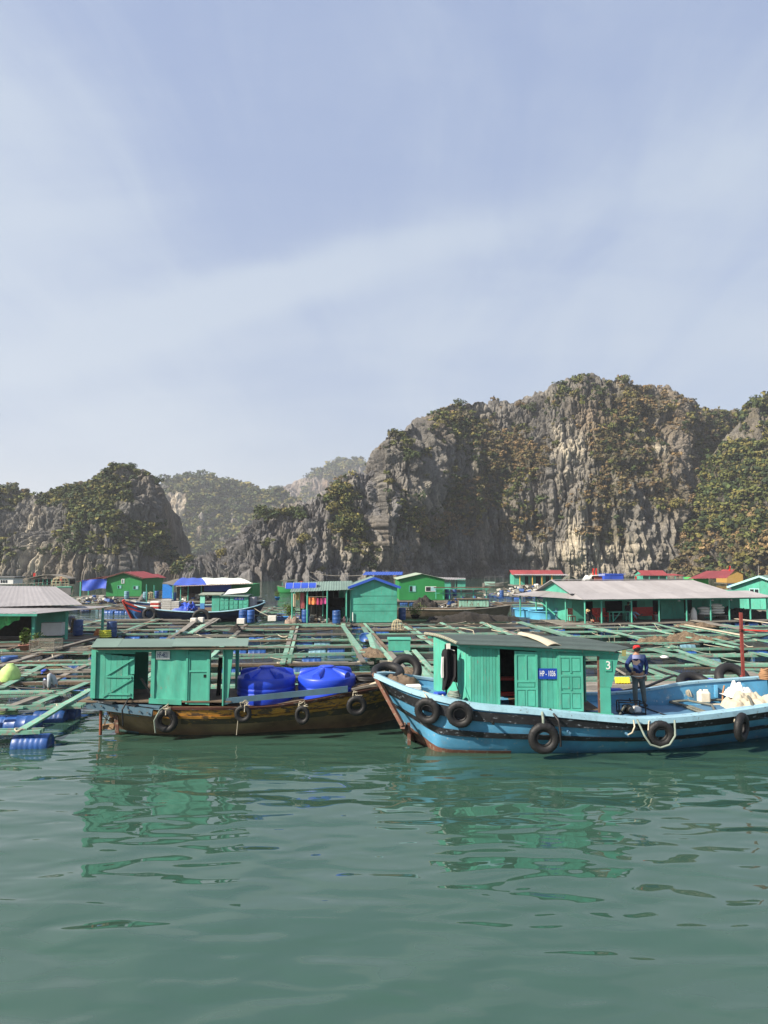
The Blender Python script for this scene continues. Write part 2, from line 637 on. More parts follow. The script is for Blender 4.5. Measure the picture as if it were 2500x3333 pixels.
def hill(name, label, sky, near, back, nu, nv, px0, px1, amp=(6, 3.2, 1.3, 0.4), lam=(34, 11, 3.2, 1.2), steep=2.3, vegfn=None, palefn=None, grey=(0.160, 0.152, 0.140), jag=1.6, seed=0.0, rear=30.0, soilc=(0.085, 0.075, 0.04)):
    """sky: ridge line [(px,py)], near: distance of the foot [(px,Y)], back: how far the ridge lies behind the foot [(px,dY)]"""
    u = np.linspace(px0, px1, nu)
    py = interp(sky, u)
    Yb = interp(near, u)
    Yr = Yb + interp(back, u)
    c, s = math.cos(PITCH), math.sin(PITCH)
    vv = (1666.5 - py) / F
    dy, dz = c - vv * s, s + vv * c
    Xr, Zr = (u - 1250) / F / dy * Yr, EYE + dz / dy * Yr
    Xb = (u - 1250) / F * Yb * 0.995
    nb = max(6, nv // 8)
    t = np.concatenate([np.linspace(-0.06, 1, nv), 1 + np.linspace(0, 1, nb + 1)[1:]])
    T, _ = np.meshgrid(t, u, indexing='ij')
    fr = np.clip(T, 0, 1)
    sf = fr ** steep
    bk = np.clip(T - 1, 0, 1)
    X = Xb + (Xr - Xb) * sf
    Y = Yb + (Yr - Yb) * sf + bk * rear
    Z = Zr * (np.where(T < 1, T, 1)) - bk ** 1.4 * Zr * 0.45
    P = np.stack([X, Y, Z], -1)
    gu = np.gradient(P, axis=1)
    gv = np.gradient(P, axis=0)
    Nn = np.cross(gu, gv)
    Nn /= np.linalg.norm(Nn, axis=-1, keepdims=True) + 1e-9
    if Nn[nv // 2, :, 1].mean() > 0:
        Nn = -Nn
    Q = P + seed
    k = np.clip((1.06 - fr) * 6, 0.25, 1)
    d = (fbm(Q, lam[0], 1.3, 2) - 0.5) * 2 * amp[0]
    Qw = Q + 3.0 * (fbm(Q, 9, 1, 2, 8.8)[..., None] - 0.5)
    d += ((0.35 - crev(Qw, lam[1], 3.2, 3, 3.1, 3.5)) * 1.8 * amp[1])
    d += (fbm(Q, lam[1] * 1.1, 0.8, 3, 6.5) - 0.5) * amp[1] * 1.3
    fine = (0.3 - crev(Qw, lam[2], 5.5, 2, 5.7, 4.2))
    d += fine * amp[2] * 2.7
    d += (0.3 - crev(Qw, lam[2] * 2.2, 0.8, 2, 15.7, 7.0)) * amp[2] * 1.0
    d += (0.3 - crev(Q, lam[3], 2.4, 2, 1.9, 2.2)) * amp[3] * 2.6
    blk = fbm(Qw, lam[2] * 1.5, 1.5, 2, 21.7)
    d += (np.floor(blk * 9) / 9 + blk * .3) * amp[2] * 2.6
    D = P + Nn * (d * k)[..., None]
    # the skyline: spires and notches instead of a smooth edge
    jg = (0.35 - crev(Qw * np.array([1, 1, 0.02]), lam[2] * 1.4, 1, 3, 2.2, 1.6)) * jag * 2.2 + (fbm(Q * np.array([1, 1, 0.02]), 10, 1, 2, 4.4) - 0.5) * jag
    D[..., 2] += jg * np.clip((fr - 0.78) / 0.2, 0, 1) * (1 - 0.5 * bk)
    D[..., 2] = np.maximum(D[..., 2], -0.6)
    V = D.reshape(-1, 3)
    nt_, nuu = T.shape
    I = np.arange(nt_ * nuu).reshape(nt_, nuu)
    Fq = np.stack([I[:-1, :-1], I[:-1, 1:], I[1:, 1:], I[1:, :-1]], -1).reshape(-1, 4)
    # slope of the finished surface
    gu = np.gradient(D, axis=1)
    gv = np.gradient(D, axis=0)
    nn = np.cross(gu, gv)
    nn /= np.linalg.norm(nn, axis=-1, keepdims=True) + 1e-9
    if nn[nv // 2, :, 1].mean() > 0:
        nn = -nn
    up = nn[..., 2]
    PX, PY = project(D)
    veg = fbm(Q, 15, 1.0, 4, 9.1, 0.6) - 0.5
    veg = veg * 3.0 + np.clip(up, -0.5, 1) * 0.55 - 0.35
    if vegfn is not None:
        veg = veg + vegfn(PX, PY)
    tone = np.array(grey)[None, None, :] * (0.62 + 0.85 * fbm(Q, 7, 2.0, 4, 2.7))[..., None]
    tone = tone * (0.86 + 0.3 * np.clip(fine + 0.35, 0, 1))[..., None]  # crevices coloured darker: staining plus painted shade
    st = fbm(Q, 2.2, 6.0, 3, 4.9)
    tone = tone * (0.75 + 0.5 * st)[..., None]
    warm = np.clip((fbm(Q, 18, 1.5, 3, 7.3) - 0.5) * 4, 0, 1)[..., None]
    tone = tone * (1 - warm) + tone * np.array([1.22, 1.04, 0.84]) * warm
    pale = np.clip((fbm(Q, 9, 2.2, 4, 1.3, 0.6) - 0.60) * 7, 0, 1) * 0.7
    if palefn is not None:
        pale = np.clip(pale * 0.8 + palefn(PX, PY) * np.clip((fbm(Q, 4, 3.5, 4, 6.3, 0.65) - 0.42) * 9, 0, 1.3), 0, 1)
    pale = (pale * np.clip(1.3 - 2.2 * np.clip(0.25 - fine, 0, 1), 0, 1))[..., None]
    tone = tone * (1 - pale) + np.array([0.44, 0.395, 0.31]) * (0.7 + 0.5 * st)[..., None] * pale
    soil = (np.clip(veg * 1.2 + 0.1, 0, 1) * 0.75)[..., None]
    tone = tone * (1 - soil) + np.array(soilc) * soil
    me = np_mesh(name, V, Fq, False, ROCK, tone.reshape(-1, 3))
    o = link(name, me)
    tag(o, label, None, None, 'structure')
    HILLS.append(dict(name=name, P=D, N=nn, veg=veg, px=PX, py=PY, front=(T <= 1.02)))
    return o


# leafy clumps: variants of a crown, each a few hundred small faces spread through its volume
def crown_arrays(nleaf, seed, flat=0.75, lobes=6, leaf=0.34):
    r = np.random.default_rng(seed)
    cs = r.normal(0, 0.42, (lobes, 3)) * np.array([1, 1, flat * 0.8])
    rs = r.uniform(0.38, 0.62, lobes)
    k = r.integers(0, lobes, nleaf)
    d = r.normal(0, 1, (nleaf, 3))
    d /= np.linalg.norm(d, axis=1, keepdims=True)
    rad = rs[k] * r.uniform(0.55, 1.08, nleaf) ** 0.5
    p = cs[k] + d * rad[:, None] * np.array([1, 1, flat])
    n = d + r.normal(0, 0.55, (nleaf, 3)) + np.array([0, 0, 0.35])
    n /= np.linalg.norm(n, axis=1, keepdims=True)
    a = np.cross(n, r.normal(0, 1, (nleaf, 3)))
    a /= np.linalg.norm(a, axis=1, keepdims=True)
    b = np.cross(n, a)
    sz = leaf * r.uniform(0.5, 1.2, nleaf)[:, None]
    V = np.concatenate([p - a * sz * 0.6, p + b * sz * 0.45, p + a * sz * 0.6 + n * sz * 0.1, p - b * sz * 0.45], 1).reshape(-1, 3)
    shade = r.uniform(0.75, 1.25, nleaf).repeat(4)
    return V, shade


MINI = [crown_arrays(46, 300 + i, 0.8, 4, 0.56) for i in range(8)]
CROWNS = [crown_arrays(85, 100 + i, 0.7 + 0.1 * (i % 3), 6, 0.42) for i in range(8)]
GREENS = np.array([[0.044, 0.062, 0.020], [0.085, 0.094, 0.027], [0.140, 0.125, 0.038], [0.034, 0.050, 0.022]])
BROWNS = np.array([[0.150, 0.105, 0.052], [0.190, 0.130, 0.062], [0.120, 0.096, 0.045], [0.095, 0.085, 0.040]])


def clumps(name, label, hi, n, size, brownfn, thr=0.0, seed=1, only=None, kinds=None):
    """undergrowth over a hill: many leafy clumps standing where the rock holds soil, one mass"""
    h = HILLS[hi]
    r = np.random.default_rng(seed)
    w = np.clip(h['veg'] - thr, 0, 1.0) * h['front'] * (h['P'][..., 2] > 0.7)
    if only is not None:
        w = w * only(h['px'], h['py'])
    w = w.ravel()
    idx = r.choice(len(w), n, p=w / w.sum())
    P = h['P'].reshape(-1, 3)[idx]
    Nn = h['N'].reshape(-1, 3)[idx]
    px, py = h['px'].ravel()[idx], h['py'].ravel()[idx]
    br = brownfn(px, py) + (fbm(P, 16, 1.2, 3, 12.2) - 0.5) * 2.6
    Vs, Cs = [], []
    for i in range(n):
        V, sh = (kinds or CROWNS)[r.integers(0, 8)]
        a = r.uniform(0, 6.28)
        ca, sa = math.cos(a), math.sin(a)
        s = size * r.uniform(0.55, 1.35)
        sc = np.array([s * r.uniform(0.8, 1.25), s * r.uniform(0.8, 1.25), s * r.uniform(0.6, 1.1)])
        W = V * sc
        W = np.stack([W[:, 0] * ca - W[:, 1] * sa, W[:, 0] * sa + W[:, 1] * ca, W[:, 2]], 1)
        Vs.append(W + P[i] + Nn[i] * s * 0.25 + np.array([0, 0, s * 0.15]))
        base = BROWNS[r.integers(0, 4)] if br[i] + r.normal(0, 0.25) > 0.5 else GREENS[r.integers(0, 4)]
        Cs.append(base[None, :] * (sh * r.uniform(0.8, 1.3))[:, None])
    V = np.concatenate(Vs)
    me = np_mesh(name, V, np.arange(len(V)).reshape(-1, 4), False, LEAF, np.concatenate(Cs))
    tag(link(name, me), label, None, None, 'stuff')


def on_hill(hi, px, py):
    h = HILLS[hi]
    d = (h['px'] - px) ** 2 + (h['py'] - py) ** 2 + (~h['front']) * 1e9
    d = d + np.where(d < 60, h['P'][..., 1] * 0.5, 1e5)
    i = np.unravel_index(np.argmin(d), d.shape)
    return Vector(h['P'][i]), Vector(h['N'][i])


def bell(x, c, w):
    return np.exp(-((x - c) / w) ** 2)


def spot(px, py, cx, cy_, wx, wy):
    return np.exp(-((px - cx) / wx) ** 2 - ((py - cy_) / wy) ** 2)
# main cliff -------------------------------------------------------------
SKY_MAIN = [(1120, 1700), (1165, 1640), (1190, 1560), (1210, 1480), (1228, 1445), (1262, 1405), (1310, 1392), (1350, 1375), (1400, 1350), (1440, 1320), (1480, 1305), (1560, 1300), (1620, 1296), (1665, 1305), (1700, 1290), (1790, 1255), (1850, 1228), (1900, 1222), (1990, 1224), (2060, 1236), (2110, 1248), (2180, 1262), (2240, 1290), (2290, 1320), (2350, 1335), (2420, 1340), (2480, 1345), (2560, 1350), (2700, 1380)]
NEAR_MAIN = [(1100, 232), (1180, 218), (1250, 209), (1330, 211), (1385, 221), (1440, 231), (1600, 241), (1720, 244), (1800, 240), (1900, 238), (2050, 236), (2200, 240), (2300, 262), (2400, 276), (2600, 270)]
BACK_MAIN = [(1100, 8), (1200, 10), (1300, 14), (1450, 24), (1600, 28), (1800, 22), (2000, 24), (2200, 30), (2400, 30)]


def veg_main(px, py):
    return (0.22 + 0.45 * spot(px, py, 1420, 1440, 110, 60) + 0.5 * spot(px, py, 1500, 1380, 90, 50) + 0.75 * spot(px, py, 1650, 1480, 110, 90) + 0.4 * spot(px, py, 1600, 1600, 140, 110)
            + 0.55 * spot(px, py, 1870, 1250, 90, 45) + 0.65 * spot(px, py, 2050, 1320, 110, 70) + 0.5 * spot(px, py, 2200, 1370, 120, 60) + 0.55 * spot(px, py, 1970, 1450, 80, 60)
            + 0.5 * spot(px, py, 2030, 1560, 140, 90) + 0.4 * spot(px, py, 2200, 1630, 90, 80) - 0.8 * spot(px, py, 1870, 1470, 60, 80) - 0.5 * spot(px, py, 1230, 1650, 60, 200)
            - 0.9 * np.clip((py - 1740) / 70, 0, 1) + 0.35 * spot(px, py, 1400, 1720, 110, 60) - 0.3 * spot(px, py, 1560, 1330, 80, 40) + 1.0 * np.clip((px - 2270) / 60, 0, 1))


def pale_main(px, py):
    return (1.0 * spot(px, py, 1865, 1470, 55, 70) + 1.2 * spot(px, py, 2105, 1475, 45, 40) + 0.7 * spot(px, py, 2000, 1560, 60, 40) + 0.75 * spot(px, py, 1960, 1790, 190, 80)
            + 0.6 * spot(px, py, 1870, 1780, 60, 90) + 0.55 * spot(px, py, 1225, 1720, 45, 120) + 0.7 * spot(px, py, 2150, 1720, 70, 70) + 0.3 * spot(px, py, 1800, 1560, 60, 60)
            + 0.4 * spot(px, py, 1300, 1640, 40, 60))


hill('limestone_cliff', 'tall fluted grey limestone cliff with pale streaks', SKY_MAIN, NEAR_MAIN, BACK_MAIN, 1180, 340, 1110, 2640, amp=(5, 3.2, 1.2, 0.62), lam=(34, 9, 2.9, 1.3), vegfn=veg_main, palefn=pale_main, seed=40.0)

# wooded slope at the right edge -----------------------------------------
SKY_R = [(2210, 1800), (2245, 1700), (2290, 1600), (2330, 1500), (2370, 1430), (2420, 1345), (2450, 1310), (2500, 1285), (2560, 1280), (2700, 1270)]
hill('wooded_slope', 'steep slope covered in green and brown scrub beside the cliff', SKY_R, [(2200, 236), (2300, 226), (2450, 214), (2700, 200)], [(2200, 8), (2350, 34), (2500, 52), (2700, 60)], 300, 180, 2200, 2700,
     amp=(4, 2.6, 1.2, 0.4), steep=1.25, vegfn=lambda px, py: 0.95 - 0.5 * np.clip((py - 1760) / 70, 0, 1), seed=90.0)

# low jagged ridge in the middle ------------------------------------------
SKY_M = [(520, 1890), (560, 1868), (620, 1842), (680, 1832), (715, 1805), (760, 1760), (800, 1712), (840, 1672), (890, 1655), (960, 1632), (1020, 1625), (1075, 1608), (1110, 1570), (1150, 1535), (1200, 1520), (1260, 1560), (1330, 1700)]
hill('jagged_rock_ridge', 'low dark ridge of sharp karst spikes between the two tall hills', SKY_M, [(500, 203), (650, 198), (800, 190), (1000, 196), (1100, 200), (1180, 204), (1330, 212)], [(500, 6), (700, 14), (900, 22), (1100, 16), (1200, 10), (1330, 8)], 480, 150, 500, 1335,
     amp=(3, 2.6, 1.5, 0.6), lam=(22, 7, 2.6, 1.0), steep=1.25, jag=1.9, vegfn=lambda px, py: -0.35 + 1.3 * spot(px, py, 1130, 1640, 65, 85) + 0.9 * spot(px, py, 1150, 1740, 50, 60) + 0.8 * spot(px, py, 880, 1680, 70, 35) + 0.5 * spot(px, py, 980, 1740, 50, 50),
     palefn=lambda px, py: 0.8 * spot(px, py, 1180, 1800, 90, 60), grey=(0.150, 0.146, 0.145), seed=150.0)

# hill on the left ---------------------------------------------------------
SKY_L = [(-60, 1580), (0, 1592), (40, 1583), (90, 1598), (150, 1605), (200, 1590), (250, 1570), (300, 1552), (350, 1528), (400, 1520), (435, 1512), (465, 1524), (490, 1548), (508, 1585), (520, 1650), (530, 1730), (540, 1800), (560, 1850), (600, 1890)]
hill('left_karst_hill', 'dark scrub-topped karst hill with a sheer end facing the gap', SKY_L, [(-60, 214), (100, 210), (250, 205), (400, 206), (480, 212), (560, 226), (640, 232)], [(-60, 30), (200, 26), (400, 22), (500, 14), (580, 8), (640, 4)], 480, 190, -60, 640,
     amp=(5, 3.2, 1.2, 0.4), steep=1.8, vegfn=lambda px, py: 0.25 + 0.5 * spot(px, py, 260, 1600, 160, 40) + 0.55 * spot(px, py, 330, 1640, 100, 70) + 0.35 * spot(px, py, 480, 1750, 100, 60) - 1.0 * spot(px, py, 110, 1720, 50, 110) - 0.8 * np.clip((py - 1800) / 60, 0, 1),
     palefn=lambda px, py: 1.0 * spot(px, py, 105, 1720, 30, 110) + 0.8 * spot(px, py, 40, 1840, 130, 40) + 0.4 * spot(px, py, 250, 1800, 100, 60), grey=(0.135, 0.132, 0.124), seed=210.0)

# hills seen through the gap ------------------------------------------------
SKY_B = [(420, 1640), (500, 1590), (560, 1572), (600, 1563), (680, 1565), (740, 1580), (800, 1592), (860, 1606), (910, 1612), (960, 1640), (1060, 1700), (1200, 1780)]
hill('far_wooded_hill', 'hazy wooded hill filling the gap behind the rock ridge', SKY_B, [(420, 620), (700, 600), (1200, 610)], [(420, 90), (700, 130), (1200, 90)], 260, 90, 420, 1200,
     amp=(16, 8, 3.2, 1.1), lam=(85, 28, 8, 3.2), steep=1.2, jag=1.2, vegfn=lambda px, py: 0.45 - 1.2 * spot(px, py, 570, 1660, 50, 80) - 0.7 * spot(px, py, 700, 1730, 50, 50), soilc=(0.07, 0.085, 0.04), palefn=lambda px, py: 0.8 * spot(px, py, 570, 1660, 60, 90), seed=310.0)
SKY_B2 = [(800, 1640), (860, 1608), (905, 1590), (940, 1572), (990, 1556), (1030, 1540), (1060, 1515), (1110, 1500), (1160, 1502), (1210, 1510), (1300, 1560), (1400, 1640)]
hill('farthest_wooded_hill', 'pale far hill with a bare reddish shoulder against the sky', SKY_B2, [(800, 980), (1400, 980)], [(800, 120), (1100, 160), (1400, 120)], 220, 80, 800, 1400,
     amp=(20, 10, 4.5, 1.5), lam=(120, 40, 12, 4.5), steep=1.1, jag=1.2, vegfn=lambda px, py: 0.5 - 1.6 * spot(px, py, 960, 1580, 55, 30), seed=410.0, grey=(0.2, 0.17, 0.15), soilc=(0.07, 0.085, 0.04))

BR_MAIN = lambda px, py: 0.24 + 0.85 * spot(px, py, 1680, 1480, 130, 110) + 0.55 * spot(px, py, 1500, 1380, 80, 50) + 0.5 * spot(px, py, 2050, 1600, 170, 100) + 0.4 * spot(px, py, 1420, 1720, 120, 80) - 0.5 * spot(px, py, 1430, 1460, 90, 50) + 0.2 * np.clip((px - 1950) / 200, 0, 1) - 0.3 * spot(px, py, 1980, 1420, 80, 60)
clumps('cliff_scrub', 'brown and green scrub clinging to the tall limestone cliff', 0, 4200, 1.35, BR_MAIN, 0.0, 5, kinds=MINI)
clumps('cliff_bushlets', 'small dry tufts in the cracks of the tall cliff', 0, 2200, 0.75, lambda px, py: BR_MAIN(px, py) + 0.2, -0.15, 6, kinds=MINI)
clumps('slope_scrub', 'dense green scrub covering the slope beside the cliff', 1, 1500, 2.0, lambda px, py: -0.15 + 0.9 * np.clip((py - 1650) / 150, 0, 1), 0.1, 7, kinds=MINI)
clumps('ridge_scrub', 'olive scrub among the spikes of the low rock ridge', 2, 420, 1.35, lambda px, py: -0.1 + 0.8 * spot(px, py, 1150, 1760, 70, 60) + 0.3 * spot(px, py, 1120, 1640, 60, 60), 0.12, 8)
clumps('left_hill_scrub', 'dark green scrub over the top and flanks of the left hill', 3, 1500, 1.45, lambda px, py: -0.25 + 0.5 * spot(px, py, 280, 1600, 80, 40), 0.1, 9, kinds=MINI)
clumps('far_hill_woods', 'hazy trees over the hill in the gap', 4, 2300, 4.4, lambda px, py: -0.8 + 0 * px, -0.6, 10, lambda px, py: (px > 535) * (px < 960), MINI)
clumps('farthest_hill_woods', 'hazy trees over the pale farthest hill', 5, 800, 6.5, lambda px, py: -0.8 + 0 * px, -0.3, 12, lambda px, py: (px > 880) * (px < 1240), MINI)

# trees that stand out one by one -------------------------------------------
BARK = plain('bark', (0.11, 0.09, 0.07), 0.9)
TREE_ME = {}


def tree_meshes(kind):
    if kind in TREE_ME:
        return TREE_ME[kind]
    base = {'green': GREENS[1], 'dark': GREENS[0], 'olive': GREENS[2], 'brown': BROWNS[0]}[kind]
    V, sh = crown_arrays(420, {'green': 5, 'dark': 6, 'olive': 7, 'brown': 8}[kind], 0.72, 9, 0.24)
    V = V + np.array([0, 0, 0.75])
    cm = np_mesh('crown', V, np.arange(len(V)).reshape(-1, 4), False, LEAF, base[None] * sh[:, None])
    t = MB()
    t.tube([(0, 0, -0.5), (0.03, 0.02, 0.1), (-0.02, 0.0, 0.6)], [0.09, 0.07, 0.04], 6)
    for k in range(5):
        a = k * 1.3
        t.tube([(0, 0, 0.25 + 0.06 * k), (0.25 * math.cos(a), 0.25 * math.sin(a), 0.6), (0.45 * math.cos(a), 0.45 * math.sin(a), 0.85)], [0.035, 0.022, 0.01], 5)
    tm = t.mesh('trunk', BARK)
    TREE_ME[kind] = (cm, tm)
    return TREE_ME[kind]


def hill_tree(hi, px, py, s, kind, label, group=None):
    p, n = on_hill(hi, px, py)
    cm, tm = tree_meshes(kind)
    s *= 0.8
    e = empty('hill_tree', label, 'tree', p - Vector((0, 0, s * 0.5)) + n * 0.3, (0, 0, random.uniform(0, 6)), group)
    e.scale = (s, s, s)
    link('crown', cm, e)
    link('trunk', tm, e)
    return e


TREES = [
    (2, 862, 1672, 3.6, 'dark', 'dark round tree at the upper left of the low rock ridge'),
    (2, 985, 1682, 3.7, 'dark', 'dark spreading tree high in the middle of the low rock ridge'),
    (2, 875, 1770, 2.9, 'green', 'green bush halfway down the low rock ridge below the dark round tree'),
    (2, 990, 1750, 3.0, 'olive', 'olive bush on the low ridge right under the spreading tree'),
    (2, 720, 1800, 3.0, 'olive', 'yellow green bush at the left foot of the low rock ridge'),
    (2, 1100, 1590, 2.8, 'olive', 'olive tree near the top where the low ridge meets the cliff'),
    (2, 1085, 1650, 3.0, 'olive', 'light olive bush on the green flank left of the cliff'),
    (2, 1130, 1700, 3.2, 'green', 'broad green bush on the flank just left of the cliff foot'),
    (2, 1045, 1850, 1.6, 'olive', 'small olive bush low on the ridge right above the houses'),
    (3, 490, 1800, 3.6, 'green', 'broad green tree low on the left hill nearest the gap'),
    (3, 385, 1790, 3.2, 'green', 'round green tree low in the middle of the left hill'),
    (3, 335, 1850, 2.6, 'green', 'small green tree just above the waterline of the left hill'),
    (3, 250, 1790, 3.4, 'dark', 'dark bushy tree low on the left hill beside the pale streaks'),
    (3, 410, 1620, 3.0, 'dark', 'dark tree on the upper right face of the left hill'),
    (3, 345, 1640, 3.4, 'green', 'green tree spreading over the middle face of the left hill'),
    (3, 430, 1522, 2.6, 'dark', 'dark rounded tree at the very top of the left hill'),
    (3, 205, 1602, 2.2, 'green', 'small tree on the left shoulder of the left hill'),
    (3, 35, 1592, 2.6, 'dark', 'dark bush on the skyline at the far left end of the hill'),
    (3, 520, 1560, 2.2, 'dark', 'wiry tree leaning over the sheer edge of the left hill'),
    (0, 1500, 1312, 2.6, 'dark', 'dark bush on the crest left of the first notch of the tall cliff'),
    (0, 1285, 1410, 3.2, 'green', 'green tree crowning the left shoulder of the tall cliff'),
    (0, 1432, 1385, 3.4, 'olive', 'olive bush below the left crest of the tall cliff'),
    (0, 1720, 1330, 3.0, 'dark', 'dark green bush in the saddle left of the summit'),
    (0, 1690, 1320, 2.4, 'brown', 'dry brown bush in the saddle left of the summit'),
    (0, 1880, 1240, 3.4, 'green', 'green thicket on the summit of the tall cliff'),
    (0, 2030, 1240, 3.6, 'green', 'green tree standing up on the ridge right of the summit'),
    (0, 2040, 1290, 3.4, 'olive', 'olive tree hanging below the ridge right of the summit'),
    (0, 2190, 1330, 3.0, 'olive', 'olive bush on the descending right ridge of the cliff'),
    (0, 1375, 1700, 3.0, 'olive', 'olive bush on a ledge low on the shaded left buttress'),
    (0, 1375, 1740, 2.4, 'brown', 'brown bush just under the olive one on the left buttress'),
    (0, 1265, 1570, 2.2, 'olive', 'small olive bush on the left edge of the cliff'),
    (0, 1340, 1490, 2.8, 'dark', 'dark bush in the shaded recess of the left buttress'),
    (0, 1590, 1480, 2.4, 'olive', 'bright olive bush right where the shaded recess begins'),
    (0, 2200, 1640, 3.6, 'olive', 'olive tree on the lower right face of the tall cliff'),
    (0, 1815, 1445, 2.2, 'green', 'green bush beside the largest pale rock scar'),
    (0, 1980, 1390, 3.2, 'green', 'green bush in the gully under the summit'),
    (1, 2290, 1620, 4.2, 'green', 'broad green tree leaning out at the left edge of the wooded slope'),
    (1, 2370, 1560, 4.2, 'green', 'large green tree in the middle of the wooded slope'),
    (1, 2440, 1480, 4.0, 'dark', 'dark tree high on the wooded slope'),
    (1, 2480, 1680, 4.0, 'olive', 'olive tree on the lower half of the wooded slope'),
    (1, 2400, 1700, 3.8, 'green', 'green tree above the bamboo-coloured scrub of the slope'),
    (1, 2470, 1308, 3.6, 'dark', 'dark tree on the skyline above the wooded slope'),
    (1, 2340, 1690, 3.4, 'olive', 'olive tree at the foot of the wooded slope near the cliff'),
]
for t_ in TREES:
    hill_tree(*t_)

# air ------------------------------------------------------------------------
hz = MB()
hz.box((0, 1150, 104), (5600, 3200, 210))
hm = bpy.data.materials.new('haze')
hm.use_nodes = True
hm.node_tree.nodes.clear()
_o = hm.node_tree.nodes.new('ShaderNodeOutputMaterial')
_v = hm.node_tree.nodes.new('ShaderNodeVolumePrincipled')
_v.inputs['Color'].default_value = (0.90, 0.94, 1.0, 1)
_v.inputs['Density'].default_value = 0.00034
_v.inputs['Anisotropy'].default_value = 0.2
hm.node_tree.links.new(_v.outputs[0], _o.inputs['Volume'])
tag(hz.build('haze', hm), 'thin pale haze over the whole bay', None, None, 'stuff')
# ------------------------------------------------------------ paints and stuffs
TEAL = worn('teal_paint', (0.066, 0.335, 0.245), (0.20, 0.22, 0.18), 0.635, 2.0, 0.55, (1.6, 1.6, 0.4), var=0.24, dirt=0.8, rand=0.07)
TEAL_W = worn('worn_teal_timber', (0.140, 0.320, 0.235), (0.24, 0.225, 0.19), 0.53, 2.6, 0.75, (1, 1, 1), var=0.3, dirt=0.75, rand=0.32)
GREYWOOD = worn('grey_timber', (0.19, 0.175, 0.15), (0.09, 0.08, 0.07), 0.60, 2.6, 0.85, var=0.35, dirt=0.7, rand=0.30)
BROWNWOOD = worn('brown_timber', (0.13, 0.095, 0.065), (0.05, 0.04, 0.03), 0.60, 2.6, 0.85, var=0.4, dirt=0.7, rand=0.25)
BARREL = worn('blue_barrel_plastic', (0.016, 0.068, 0.235), (0.14, 0.19, 0.26), 0.63, 1.8, 0.42, var=0.35, dirt=0.45, rand=0.38, bmp=0.002, spec=0.5)
PALEBARREL = worn('pale_barrel_plastic', (0.13, 0.26, 0.33), (0.3, 0.3, 0.28), 0.66, 1.8, 0.5, var=0.25, dirt=0.4, rand=0.2, bmp=0.002)
TANKBLUE = worn('tank_blue_plastic', (0.011, 0.050, 0.500), (0.05, 0.10, 0.42), 0.64, 2.2, 0.42, var=0.14, dirt=0.4, bmp=0.002, spec=0.5)
HULLBLUE = worn('sky_blue_hull_paint', (0.085, 0.285, 0.460), (0.34, 0.40, 0.42), 0.61, 2.1, 0.55, var=0.30, dirt=0.75)
CAPBLUE = worn('pale_blue_cap_paint', (0.27, 0.45, 0.54), (0.12, 0.12, 0.11), 0.60, 2.5, 0.6, var=0.18, dirt=0.6)
DECKBLUE = worn('slate_blue_deck_paint', (0.065, 0.155, 0.245), (0.18, 0.22, 0.25), 0.66, 2.0, 0.6, var=0.22, dirt=0.5, rand=0.1)
TARBLACK = worn('tarred_black_timber', (0.014, 0.015, 0.018), (0.20, 0.23, 0.26), 0.595, 3.2, 0.5, (0.5, 1, 1.4), var=0.3, dirt=0.2)
RUBBER = worn('tyre_rubber', (0.013, 0.013, 0.014), (0.05, 0.05, 0.05), 0.66, 4, 0.6, var=0.3, dirt=0.3)
REDBROWN = worn('red_brown_antifouling', (0.135, 0.060, 0.040), (0.20, 0.17, 0.13), 0.56, 3, 0.75, var=0.3, dirt=0.7)
YELLOWHULL = worn('yellow_hull_paint', (0.50, 0.23, 0.040), (0.085, 0.055, 0.035), 0.505, 2.4, 0.65, (0.5, 1, 1.6), var=0.35, dirt=1.0)
OLDHULL = worn('bare_rotten_hull', (0.250, 0.160, 0.092), (0.27, 0.17, 0.08), 0.57, 1.9, 0.8, (0.6, 1, 1.2), var=0.5, dirt=1.0, bmp=0.012)
RUSTCAP = worn('maroon_cap_timber', (0.090, 0.030, 0.022), (0.17, 0.15, 0.13), 0.57, 3, 0.75, (0.5, 1, 1), var=0.4, dirt=0.8)
PLATEBLUE = worn('grey_blue_board_paint', (0.060, 0.120, 0.165), (0.15, 0.13, 0.11), 0.63, 2.2, 0.65, var=0.25, dirt=0.6)
ROOFGREEN = worn('grey_green_roof_sheet', (0.135, 0.200, 0.170), (0.32, 0.36, 0.33), 0.68, 1.3, 0.6, var=0.16, dirt=0.5, rand=0.12, bmp=0.002)
ROOFDARK = worn('dark_green_roof_board', (0.060, 0.085, 0.076), (0.35, 0.36, 0.35), 0.70, 3.2, 0.65, (0.7, 1.5, 1), var=0.2, dirt=0.4, rand=0.14)
ROOFGREY = worn('weathered_grey_roof_sheet', (0.27, 0.258, 0.262), (0.20, 0.17, 0.14), 0.68, 0.9, 0.55, var=0.12, dirt=0.45, rand=0.08, bmp=0.002)
ROOFRED = worn('red_roof_sheet', (0.25, 0.042, 0.042), (0.20, 0.10, 0.09), 0.68, 0.7, 0.55, var=0.15, dirt=0.3, rand=0.12, bmp=0.002)
GREENWALL = worn('green_wall_paint', (0.018, 0.190, 0.052), (0.03, 0.10, 0.05), 0.70, 0.9, 0.6, var=0.14, dirt=0.3)
TARP = plain('blue_tarpaulin', (0.022, 0.065, 0.40), 0.45, 0.4, var=0.2, scale=1.2)
BLUETRIM = plain('blue_trim', (0.03, 0.085, 0.40), 0.5, var=0.15)
DARK = plain('dark_interior', (0.012, 0.013, 0.012), 0.9, 0.1, var=0.5)  # near-black: indoor shade put into wall colour, also plain black things
WHITE = plain('white_paint', (0.62, 0.62, 0.60), 0.55, var=0.05)
